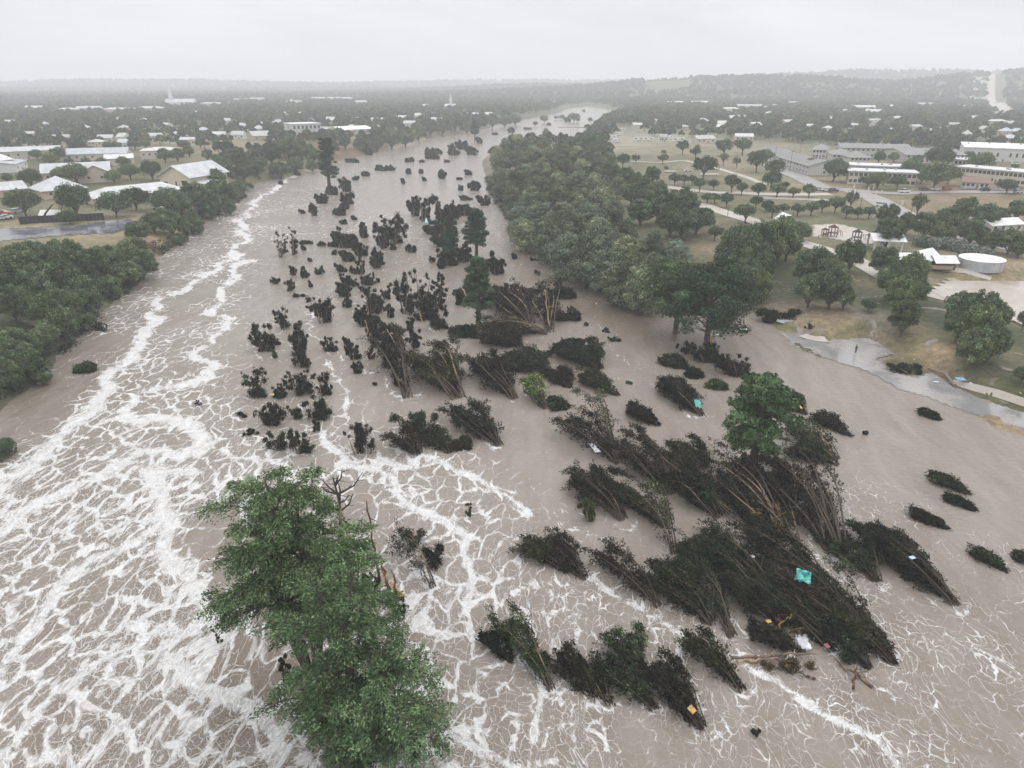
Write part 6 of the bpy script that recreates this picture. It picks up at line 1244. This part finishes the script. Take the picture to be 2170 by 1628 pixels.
# logs in the froth at the lower tip of the mass
pole('M', (905, 1185), (690, 1025), 'dark fallen log pointing out of the lower tip', .2, (.09, .07, .06), hgt=.5, name='fallen_log', cat='log')
pole('M', (590, 1140), (500, 1100), 'short dark log under the brush raft', .15, (.07, .055, .05), hgt=.3, name='fallen_log', cat='log')
pole('M', (130, 1020), (600, 1000), 'long grey log lying across the white froth', .2, (.14, .11, .09), (.25, .18, .13), hgt=.6, name='fallen_log', cat='log')
pole('M', (160, 1045), (400, 1030), 'pale orange log below the long grey log', .18, (.36, .24, .15), hgt=.4, name='fallen_log', cat='log')
pole('M', (800, 1190), (820, 1060), 'upright orange root at the lower tip', .14, (.12, .07, .05), (.30, .14, .07), name='upturned_root', cat='root')
pole('M', (365, 870), (460, 780), 'orange twisted branch above the white froth', .13, (.42, .25, .1), (.42, .25, .1))
pole('M', (465, 900), (530, 850), 'second orange twisted branch nearer the froth', .12, (.38, .24, .1), (.38, .24, .1))
CL('M', 430, 1065, 260, 80, 'brown reed raft lodged below the long grey log', leaf=(.06, .045, .02), dens=1.3, name='brush_raft', cat='brush raft')
for i, (a, b, r_) in enumerate([((1640, 960), (1480, 930), .10), ((1640, 985), (1500, 965), .09), ((1680, 1020), (1650, 900), .14), ((1730, 1150), (1640, 980), .16), ((1770, 1040), (1680, 900), .14)]):
    pole('L', a, b, ORD[i]+' orange splintered limb in the burst of broken wood', r_, (.45, .27, .11), (.50, .32, .14), hgt=1.8, name='broken_limb', cat='broken limb')
for i, (k, a, b) in enumerate([('F', (1130, 1300), (1060, 1080)), ('F', (1365, 1400), (1230, 1150)), ('F', (1380, 1600), (1340, 1530)), ('F', (745, 1090), (710, 960)), ('F', (1270, 1027), (1180, 1030)), ('S', (1200, 650), (1180, 590)), ('F', (1500, 1090), (1480, 1010)), ('T', (1900, 1010), (1860, 700))]):
    pole(k, a, b, ['pale stripped trunk, first of the two in the left row', 'pale stripped trunk, second of the two in the left row', 'short stripped trunk at the foot of the left row', 'orange split foot of the round bushy tree', 'straight orange plank lying on the brush', 'orange forked twig on the broad wedge tree', 'small pale stub at the base of the centre plumes', 'pale thin trunk of the twisted tree'][i], .20, (.42, .29, .19), (.50, .36, .25))

# ------------------------------------------------------------------ flotsam
def board(k, X, Y, w_, h_, col, label, name, cat, z=1.4, rz=.3, ti=.25, mt=None, crumple=0):
    px, py = zp(k, X, Y); p = at(px, py, z); d_ = depth(p)/FPX/ZO[k][2]; W, H = w_*d_, h_*d_
    mb = MB(); n = 7; u, v = np.meshgrid(np.linspace(-.5, .5, n), np.linspace(-.5, .5, n), indexing='ij'); rn = np.random.RandomState(int(X))
    z_ = rn.normal(size=(n, n))*crumple; V0 = np.stack([u*W, v*H, z_], -1).reshape(-1, 3); i = np.arange(n-1)[:, None]*n; j = np.arange(n-1)[None]
    q = np.stack([i+j, i+n+j, i+n+j+1, i+j+1], -1).reshape(-1, 4); mb.add(V0, q, c=col); mb.add(V0-[0, 0, .05], q[:, ::-1], c=col)
    e = [[k2, k2+1] for k2 in range(n-1)]
    for edge in (np.arange(n), np.arange(n)*n, np.arange(n)+n*(n-1), np.arange(n)*n+n-1):
        a_, b2 = V0[edge[:-1]], V0[edge[1:]]
        for s, t_ in zip(a_, b2): mb.add([s, t_, t_-[0, 0, .05], s-[0, 0, .05]], [[0, 1, 2, 3]], c=col)
    o = mb.build(name, mt or M_TARP); o.location = p; o.rotation_euler = (ti, ti*.4, rz); return tag(o, label, cat)
TEAL = (.09, .36, .33)
board('G', 1625, 1222, 44, 66, TEAL, 'teal board caught on the arched tree', 'teal_board', 'board', 1.8, .1, .5, crumple=.05)
board('L', 1890, 1450, 110, 100, TEAL, 'crumpled teal tarp lodged on the right of the flattened trees', 'teal_tarp', 'tarp', 4.6, -.3, .5, crumple=.18)
board('L', 290, 465, 44, 110, (.70, .71, .74), 'white board lying on the brush at the upper left of the mass', 'white_board', 'board', 1.6, .45, .2)
board('F', 1540, 318, 34, 46, (.36, .60, .66), 'pale blue board in the far cluster of drowned trees', 'blue_board', 'board', 3.2, .1, .7)
board('K', 1172, 1315, 40, 40, (.40, .24, .07), 'yellow orange diamond sign stuck in the lowest row of trees', 'yellow_sign', 'sign', 1.6, .78, .35)
board('H', 1685, 1168, 70, 46, (.25, .42, .58), 'blue board lying by the sidewalk under the spreading clump', 'blue_board', 'board', 1.6, .1, .15)
board('H', 1498, 1190, 40, 18, (.55, .60, .68), 'small pale blue scrap on the wet lot', 'plastic_scrap', 'plastic scrap', .35, .1, .1)
board('L', 1040, 780, 60, 30, (.66, .68, .72), 'white rag in the middle of the mass', 'white_rag', 'rag', 1.0, .2, .3, M_CLOTH, .1)
board('L', 755, 515, 60, 16, (.34, .46, .62), 'blue strip lying on the dark sweep of brush', 'blue_strip', 'plastic scrap', 2.6, .5, .3)
board('L', 205, 190, 30, 20, (.50, .10, .05), 'small red scrap at the end of the green mat', 'red_scrap', 'plastic scrap', .8, .2, .2)
board('L', 1500, 1300, 34, 24, (.66, .68, .7), 'white scrap in the huge matted tree', 'white_rag', 'rag', 2.6, .2, .3, M_CLOTH, .08)
board('L', 1870, 155, 26, 26, (.60, .32, .08), 'orange tag on the small black tree', 'orange_tag', 'plastic scrap', 2.2, .6, .5)
board('M', 335, 820, 30, 18, (.42, .28, .08), 'yellow scrap on the lower left of the mass', 'yellow_scrap', 'plastic scrap', 1.6, .3, .3)
board('M', 655, 955, 30, 26, (.22, .06, .08), 'crimson scrap at the lower tip of the mass', 'red_scrap', 'plastic scrap', 1.2, .4, .3)
board('M', 1125, 470, 36, 20, (.40, .5, .62), 'pale blue scrap on the longest black tree', 'blue_scrap', 'plastic scrap', 3.0, .4, .2)
board('Q', 425, 950, 34, 30, (.46, .24, .10), 'orange board in the lower left tree group', 'orange_board', 'board', 2.6, .3, .3)
board('Q', 1195, 672, 26, 22, (.72, .72, .72), 'white rag in the twin dark tree', 'white_rag', 'rag', 1.2, .3, .4, M_CLOTH, .06)
board('F', 1955, 1092, 26, 18, TEAL, 'little teal scrap at the foot of the reddish conifer', 'teal_scrap', 'plastic scrap', .9, .3, .3)
board('G', 1755, 745, 80, 14, (.58, .58, .6), 'white plank by the split trunk cypress', 'white_plank', 'board', .5, .1, .1)
board('G', 1945, 708, 60, 14, (.66, .66, .68), 'white edge piece on the black scrap right of the split trunk', 'white_plank', 'board', 1.0, .2, .3)
for i, (X, Y, w_, h_) in enumerate([(520, 920, 60, 70), (540, 960, 50, 50), (455, 1020, 120, 40), (590, 890, 60, 40), (700, 960, 90, 40)]):
    board('M', X, Y, w_, h_, (.74, .74, .76), ORD[i]+' heap of white froth caught among logs at the lower tip', 'froth_heap', 'froth', .35, .5*i, .05, M_WALL, .16)
# wrecked white hull under brush
p0 = at(*zp('H', 380, 745), .4); dd = depth(p0)/FPX
mb = MB(); Lh = 230/ZO['H'][2]*dd; n = 12
rows = []
for i in range(n):
    t = i/(n-1); wd = .42*math.sin(math.pi*min(1, .12+.76*t)); x_ = (t-.5)*Lh; rows.append([(x_, wd*c_*1.4, z_+.5*(2*t-1)**2) for c_, z_ in ((-1, .75), (-.75, .25), (0, -.05), (.75, .25), (1, .75), (.88, .70), (.6, .3), (0, .12), (-.6, .3), (-.88, .7))])
V = np.array(rows).reshape(-1, 3); q = [[i*10+j, i*10+(j+1) % 10, (i+1)*10+(j+1) % 10, (i+1)*10+j] for i in range(n-1) for j in range(10)]
mb.add(V, q, c=(.62, .63, .66)); o = mb.build('wrecked_boat', M_PAINT, smooth_=True); o.location = p0+[0, -.6, .05]; o.rotation_euler = (.75, .05, -.18); tag(o, 'white boat hull wrecked under the black brush heap at the shore', 'boat')
board('H', 505, 692, 22, 40, (.66, .67, .70), 'bent white sheet standing at the end of the wrecked hull', 'white_sheet', 'board', 1.6, .3, 1.1, M_PAINT)
pole('H', (570, 810), (510, 730), 'orange splintered wood at the end of the wrecked hull', .35, (.40, .22, .07), (.5, .3, .1), hgt=2.0)
# toppled tree lying over the path with long bare trunk
A_, B_ = on(*zp('H', 1430, 1105)), on(*zp('H', 1635, 1235)); mid_ = on(*zp('H', 1560, 1160)); mb = MB()
mb.tube([A_+[0, 0, .6], mid_+[0, 0, .9], B_+[0, 0, .5]], [.18, .25, .3], 8, (.22, .19, .16)); o = mb.build('bare_log', M_BARK); tag(o, 'long bare curved trunk of the toppled tree reaching the pavement edge', 'toppled trunk')
# boulders / litter near the sidewalk
for i, (X, Y, w_) in enumerate([(1510, 880, 30), (1640, 880, 40), (1765, 1200, 24), (1330, 1017, 16), (2150, 1275, 30), (865, 550, 30)]):
    board('H', X, Y, w_, w_*.6, [(.55, .35, .08), (.55, .42, .12), (.6, .6, .6), (.6, .6, .6), (.55, .40, .15), (.5, .3, .1)][i], ['orange wood chunk under the spreading clump, left one', 'yellow wood chunk under the spreading clump, right one', 'white scrap on the sidewalk grass', 'white dot scrap above the toppled tree', 'tan scrap at the right end of the sidewalk', 'orange torn wood on the dark clump'][i], 'wood_chunk' if i in (0, 1, 5) else 'litter_scrap', 'wood chunk' if i in (0, 1, 5) else 'litter', 2.0, .4, .3, M_BARK, .05)

# ------------------------------------------------------------------ vehicles
def car(kx, X, Y, rz, col, label, kind='car', wpx=None, group=None):
    px, py = zp(kx, X, Y); p = on(px, py); t = empty({'car': 'parked_car', 'suv': 'parked_suv', 'pickup': 'pickup_truck'}[kind], (p[0], p[1], max(p[2], 0)+.2), rz); tag(t, label, {'car': 'car', 'suv': 'car', 'pickup': 'pickup'}[kind], group)
    prof = {'car': [(-2.2, .35), (-2.2, .85), (-1.6, .95), (1.0, .98), (1.25, .95), (2.2, .75), (2.25, .35)], 'suv': [(-2.3, .4), (-2.3, 1.1), (-2.1, 1.15), (1.0, 1.15), (2.2, 1.0), (2.3, .4)], 'pickup': [(-2.8, .5), (-2.8, 1.15), (-.8, 1.15), (1.2, 1.18), (2.6, 1.05), (2.7, .5)]}[kind]
    cab = {'car': [(-1.7, .94), (-1.1, 1.42), (.4, 1.45), (1.15, .96)], 'suv': [(-2.2, 1.12), (-2.0, 1.75), (.5, 1.78), (1.15, 1.14)], 'pickup': [(-.9, 1.14), (-.7, 1.85), (.6, 1.85), (1.25, 1.16)]}[kind]
    b_ = MB()
    def ext(pr, w0, w1, mb, c):
        n_ = len(pr); V = [(x_, -w0 if z_ < 1.2 else -w1, z_) for x_, z_ in pr]+[(x_, w0 if z_ < 1.2 else w1, z_) for x_, z_ in pr]
        mb.add(V, [[k, (k+1) % n_, n_+(k+1) % n_, n_+k] for k in range(n_)], [[0, k+1, k] for k in range(1, n_-1)]+[[n_, n_+k, n_+k+1] for k in range(1, n_-1)], c)
    ext(prof, .92, .9, b_, col); b_.build('body', M_PAINT, t)
    g_ = MB(); ext(cab, .86, .68, g_, DGL); g_.build('window', M_GLASS, t)
    r_ = MB(); r_.box((cab[1][0]+cab[2][0])/2, 0, cab[1][1]+.03, cab[2][0]-cab[1][0]+.1, 1.42, .06, c=col); r_.build('roof_panel', M_PAINT, t)
    if kind == 'pickup': k_ = MB(); k_.box(-1.85, 0, 1.17, 1.7, 1.5, .04, c=(.05, .05, .05)); k_.build('truck_bed', M_RUBBER, t)
    for sx2 in (-1.4, 1.4):
        for sy2 in (-.93, .73):
            wh = MB(); wh.tube([(sx2, sy2, .34), (sx2, sy2+.2, .34)], .34, 12, (.03, .03, .03)); wh.build('wheel', M_RUBBER, t)
    for sy2 in (-.65, .65):
        hl_ = MB(); hl_.box(prof[-1][0]-.02, sy2, .72, .1, .35, .16, c=(.7, .7, .68)); hl_.build('headlight', M_GLASS, t)
    return t
WC, BK, RD, SV = (.72, .72, .72), (.03, .035, .045), (.42, .05, .05), (.45, .46, .48)
car('D', 1185, 1082, .05, WC, 'white pickup on the street below the feathery trees', 'pickup')
car('D', 998, 1195, -.8, WC, 'white car driving down the wet main road', 'suv')
car('D', 605, 1075, .05, BK, 'black car at the junction of park lane and main road', 'suv')
car('D', 545, 1068, -.2, WC, 'white car left of the black car at the junction', 'car')
car('D', 490, 1062, -.2, SV, 'silver car nearest the small dark round tree', 'car')
car('D', 1345, 1060, .1, BK, 'black car first in the row before the motel trees', 'suv')
car('D', 1447, 1062, .1, WC, 'white low car second in the row before the motel trees', 'car')
car('D', 1535, 1060, .1, RD, 'dark red car in the row before the motel trees', 'suv')
car('D', 1690, 1025, .4, WC, 'white car nearest the brown porch, left one', 'car')
car('D', 1800, 1022, .4, SV, 'pale blue car before the brown porch', 'car')
car('D', 1850, 1068, .15, BK, 'dark car standing apart on the motel forecourt', 'suv')
car('D', 2120, 1085, .2, SV, 'silver car at the right edge by the white van shapes', 'suv')
car('D', 2105, 850, .1, WC, 'white truck beside the striped warehouse', 'pickup')
car('D', 1960, 1412, .3, BK, 'dark car beside the long white roofed shed', 'car')
car('A', 40, 1185, -.3, RD, 'red car by the left edge beyond the black fence', 'suv')
car('A', 20, 1225, .5, SV, 'silver blue car in front of the red one', 'car'); car('A', 55, 1215, .6, WC, 'white car right of the silver blue car', 'car')
car('A', 1300, 1140, .2, WC, 'white car under the riverside trees by the long building', 'car'); car('A', 145, 1170, 1.2, SV, 'grey car behind the lawn by the black fence', 'suv')
car('C', 1465, 905, .1, WC, 'white car left of the big round meadow tree', 'car')
for i, (X, Y, w_) in enumerate([(1320, 915, 90), (1640, 940, 150)]):
    px, py = zp('C', X, Y); p = on(px, py); ln = w_/3.875*depth(p)/FPX; mb = MB(); mb.box(0, 0, .9, ln, 2.2, .25, c=(.6, .6, .58)); mb.box(-ln*.4, 0, .4, .3, 2, .8, c=GRY); mb.box(ln*.4, 0, .4, .3, 2, .8, c=GRY)
    o = mb.build('dugout_bench', M_TRIM); o.location = (p[0], p[1], p[2]); tag(o, ['long low white bench left of the big round meadow tree', 'long low white bench below the big round meadow tree'][i], 'bench', 'low white benches')
# ------------------------------------------------------------------ black fence and slanted slide frame on the left
fp = [zp('A', 165, 1265), zp('A', 340, 1250), zp('A', 520, 1245), zp('A', 700, 1235), zp('A', 860, 1228)]
P = [on(*p) for p in fp]; t = empty('black_fence', P[0]); tag(t, 'long black board fence with regular posts beside the dark wet lot', 'fence')
for a_, b_ in zip(P[:-1], P[1:]):
    m_ = (a_+b_)/2-P[0]; l_ = float(np.linalg.norm((b_-a_)[:2])); an = math.atan2(b_[1]-a_[1], b_[0]-a_[0])
    q_ = MB(); q_.box(0, 0, 1.4, l_, .08, 2.6, c=(.022, .02, .025)); q_.build('fence_panel', M_TRIM, t, loc=m_, rot=(0, 0, an))
    for k in range(5):
        s_ = MB(); s_.box((k/5-.5)*l_, -.1, 1.4, .16, .14, 2.9, c=(.06, .055, .06)); s_.build('post', M_TRIM, t, loc=m_, rot=(0, 0, an))
a_ = on(*zp('A', 345, 1240)); mb = MB(); mb.tube([a_+[0, 0, 0], a_+[2.2, 0, 3.2], a_+[5, 1, 6.2]], [.5, .35, .2], 6, (.03, .03, .035)); tag(mb.build('tarp_strip', M_RUBBER), 'black slanted strip rising from the fence beside the white tent', 'strip')
# ------------------------------------------------------------------ poles and lamps
def lamp(kx, X, Y, hpx, label, group='street lamps and poles', arm=True):
    px, py = zp(kx, X, Y); p = on(px, py); h = hpx/ZO[kx][2]*depth(p)/FPX/.93; t = empty('street_lamp' if arm else 'utility_pole', p); tag(t, label, 'lamp' if arm else 'pole', group)
    m1 = MB(); m1.tube([(0, 0, -.3), (0, 0, h)], [.13, .08], 7, (.10, .09, .085)); m1.build('pole', M_TRIM, t)
    m2 = MB()
    if arm: m2.tube([(0, 0, h), (1.6, 0, h+.2)], [.05, .04], 5, (.3, .3, .3)); m2.box(1.8, 0, h+.18, .7, .25, .12, c=(.6, .6, .6)); m2.build('lamp_head', M_TRIM, t)
    else: m2.box(0, 0, h-.6, 2.4, .12, .14, c=(.12, .1, .09)); m2.build('crossarm', M_TRIM, t)
for i, (X, Y, hh, a_) in enumerate([(322, 800, 120, True), (245, 900, 150, False), (120, 830, 110, False), (75, 770, 100, False), (785, 1130, 90, False), (272, 1290, 120, False), (825, 1200, 80, False), (1240, 1260, 90, True), (155, 1090, 100, False)]):
    lamp('D', X, Y, hh, ORD[i]+(' street lamp' if a_ else ' dark utility pole')+' of the park side line, counted from the apartments', arm=a_)
lamp('C', 1530, 780, 130, 'tall dark pole on the dry meadow', arm=False); lamp('C', 1790, 1270, 90, 'dark pole rising beside the park path', arm=False); lamp('C', 1425, 620, 60, 'short pole among the trailers', arm=False)
for i, (X, Y) in enumerate([(775, 1040), (892, 1065), (935, 1050), (955, 1095), (1000, 1090), (1170, 1180)]):
    p = on(*zp('D', X, Y)); mb = MB(); V = [(.55, 0), (.6, .1), (.35, .12), (.3, 1.0), (.2, 1.8), (.05, 2.0)]
    mb.tube([(0, 0, z_) for _, z_ in V], [r_ for r_, _ in V], 10, (.62, .56, .52)); o = mb.build('traffic_barrel', M_TRIM); o.location = p; tag(o, ORD[i]+' white traffic barrel from the left along the main road', 'barrel', 'white traffic barrels')
# ------------------------------------------------------------------ playground
def play(X, Y, label, seed, s=1.0, cols=((.10, .055, .045), (.12, .08, .06), (.5, .4, .12))):
    p = on(*zp('D', X, Y)); t = empty('climbing_frame', (p[0], p[1], p[2]+.15)); tag(t, label, 'climbing frame', 'climbing frames'); rn = random.Random(seed)
    for k in range(4):
        x_, y_ = (k % 2)*2.6*s-1.3*s, (k//2)*2.4*s-1.2*s; m_ = MB(); m_.box(x_, y_, 1.9*s, .22, .22, 3.8*s, c=cols[0]); m_.build('post', M_TRIM, t)
    m_ = MB(); m_.box(0, 0, 1.5*s, 2.8*s, 2.6*s, .18, c=cols[1]); m_.build('deck', M_TRIM, t)
    m_ = MB(); m_.add([(-1.7*s, -1.6*s, 3.6*s), (1.7*s, -1.6*s, 3.6*s), (1.7*s, 1.6*s, 3.6*s), (-1.7*s, 1.6*s, 3.6*s), (0, 0, 4.9*s)], [[3, 2, 1, 0]], [[0, 1, 4], [1, 2, 4], [2, 3, 4], [3, 0, 4]], cols[0]); m_.build('roof', M_SHINGLE, t)
    m_ = MB(); a1 = rn.uniform(-.5, .5); P_ = [(-1.4*s, 0, 1.6*s), (-2.6*s, a1, .9*s), (-3.9*s, a1*1.5, .2)]
    m_.tube(P_, .35*s, 8, cols[2]); m_.build('slide', M_PAINT, t)
    m_ = MB(); m_.tube([(1.4*s, -.8*s, 0), (2.2*s, -.8*s, 2.4*s), (3.2*s, -.8*s, 2.4*s), (3.9*s, -.8*s, 0)], .08, 6, cols[1]); m_.tube([(1.4*s, .8*s, 0), (2.2*s, .8*s, 2.4*s), (3.2*s, .8*s, 2.4*s), (3.9*s, .8*s, 0)], .08, 6, cols[1]); m_.build('climbing_bars', M_TRIM, t)
play(530, 1440, 'left climbing frame of the playground', 1, .62); play(595, 1440, 'tall red brown climbing frame in the playground centre', 2, .85); play(790, 1475, 'separate dark climbing frame at the right of the playground', 3, .8, ((.05, .05, .07), (.08, .07, .07), (.2, .2, .22)))
# ------------------------------------------------------------------ person standing on the wet lot
p = on(1812, 752); p[2] = .32
t = empty('person', p, R(200)); t.scale = (1.15, 1.15, 1.15); tag(t, 'lone person in dark clothes standing on the wet lot at the flood edge', 'person')
def skin(name, verts, edges, rad, col, mt, parent, sub=1):
    me = bpy.data.meshes.new(name); me.from_pydata(verts, edges, []); o = link(name, me, parent); md = o.modifiers.new('skin', 'SKIN'); me.materials.append(mt)
    for v, r_ in zip(me.skin_vertices[0].data, rad): v.radius = (r_, r_)
    me.skin_vertices[0].data[0].use_root = True
    s_ = o.modifiers.new('sub', 'SUBSURF'); s_.levels = sub; s_.render_levels = sub; return o
def flatmat(name, c, r_=.8):
    m, N, L, b = mat(name); g = N.new('ShaderNodeNewGeometry'); n_ = noise(N, L, g.outputs['Position'], 20, 3); L.new(mixc(N, L, mrange(N, L, n_.outputs['Fac'], .3, .7), tuple(v*.85 for v in c), tuple(min(v*1.15, 1) for v in c)), b.inputs['Base Color']); b.inputs['Roughness'].default_value = r_; return m
M_SKIN = flatmat('skin', (.45, .28, .2)); M_COAT = flatmat('dark_cloth', (.03, .035, .045)); M_TROU = flatmat('trouser_cloth', (.05, .055, .075)); M_HAIR = flatmat('hair', (.03, .02, .015))
V = [(0, 0, .95), (0, 0, 1.15), (0, 0, 1.38), (0, 0, 1.47), (0, 0, 1.56), (0, .01, 1.66), (0, .01, 1.73)]; E = [(i, i+1) for i in range(6)]; RD_ = [.13, .12, .13, .055, .07, .095, .06]
V += [(0, .10, 1.63)]; E += [(5, 7)]; RD_ += [.016]
for s_ in (-1, 1):
    b0 = len(V); V += [(s_*.17, 0, 1.42), (s_*.24, -.02, 1.15), (s_*.20, .10, .98), (s_*.17, .16, .93)]; E += [(2, b0), (b0, b0+1), (b0+1, b0+2), (b0+2, b0+3)]; RD_ += [.055, .042, .03, .028]
    for f in range(5):
        c0 = len(V); a_ = (f-2)*.018; ln = (.05, .075, .08, .075, .06)[f]; V += [(s_*(.17-.01)+a_, .16+ln*.6, .92), (s_*.16+a_*1.2, .16+ln, .90)]; E += [(b0+3, c0), (c0, c0+1)]; RD_ += [.009, .008]
    b1 = len(V); V += [(s_*.10, 0, .86), (s_*.11, .02, .48), (s_*.12, -.02, .08), (s_*.13, .12, .03)]; E += [(0, b1), (b1, b1+1), (b1+1, b1+2), (b1+2, b1+3)]; RD_ += [.085, .058, .042, .035]
skin('body', V, E, RD_, None, M_SKIN, t, 1)
jv = [(0, 0, .9), (0, 0, 1.15), (0, 0, 1.39), (0, 0, 1.45)]; je = [(0, 1), (1, 2), (2, 3)]; jr = [.155, .145, .15, .075]
for s_ in (-1, 1): b0 = len(jv); jv += [(s_*.17, 0, 1.42), (s_*.245, -.02, 1.15), (s_*.205, .09, .99)]; je += [(2, b0), (b0, b0+1), (b0+1, b0+2)]; jr += [.07, .055, .045]
skin('jacket', jv, je, jr, None, M_COAT, t, 1)
tv = [(0, 0, .92)]; te = []; tr2 = [.14]
for s_ in (-1, 1): b0 = len(tv); tv += [(s_*.10, 0, .84), (s_*.11, .02, .48), (s_*.12, -.02, .12)]; te += [(0, b0), (b0, b0+1), (b0+1, b0+2)]; tr2 += [.10, .072, .058]
skin('trousers', tv, te, tr2, None, M_TROU, t, 1)
skin('hair', [(0, -.02, 1.66), (0, -.01, 1.72), (0, -.03, 1.60)], [(0, 1), (0, 2)], [.10, .075, .06], None, M_HAIR, t, 1)

# ------------------------------------------------------------------ haze: the wet air round the whole scene
bpy.ops.mesh.primitive_cube_add(size=1, location=(0, 0, 0)); hz_ = bpy.context.active_object; hz_.name = 'haze'; hz_.scale = (13400, 13400, 168); hz_.location = (0, 0, 79)
hm = bpy.data.materials.new('haze'); hm.use_nodes = True; hN = hm.node_tree.nodes; hL = hm.node_tree.links; hN.remove(hN['Principled BSDF'])
pv = hN.new('ShaderNodeVolumePrincipled'); pv.inputs['Color'].default_value = (.96, .975, 1.0, 1); pv.inputs['Density'].default_value = HAZE; pv.inputs['Anisotropy'].default_value = .1
hL.new(pv.outputs[0], hN['Material Output'].inputs['Volume']); hz_.data.materials.append(hm); hz_['kind'] = 'stuff'; hz_['label'] = 'pale rainy haze over the valley'
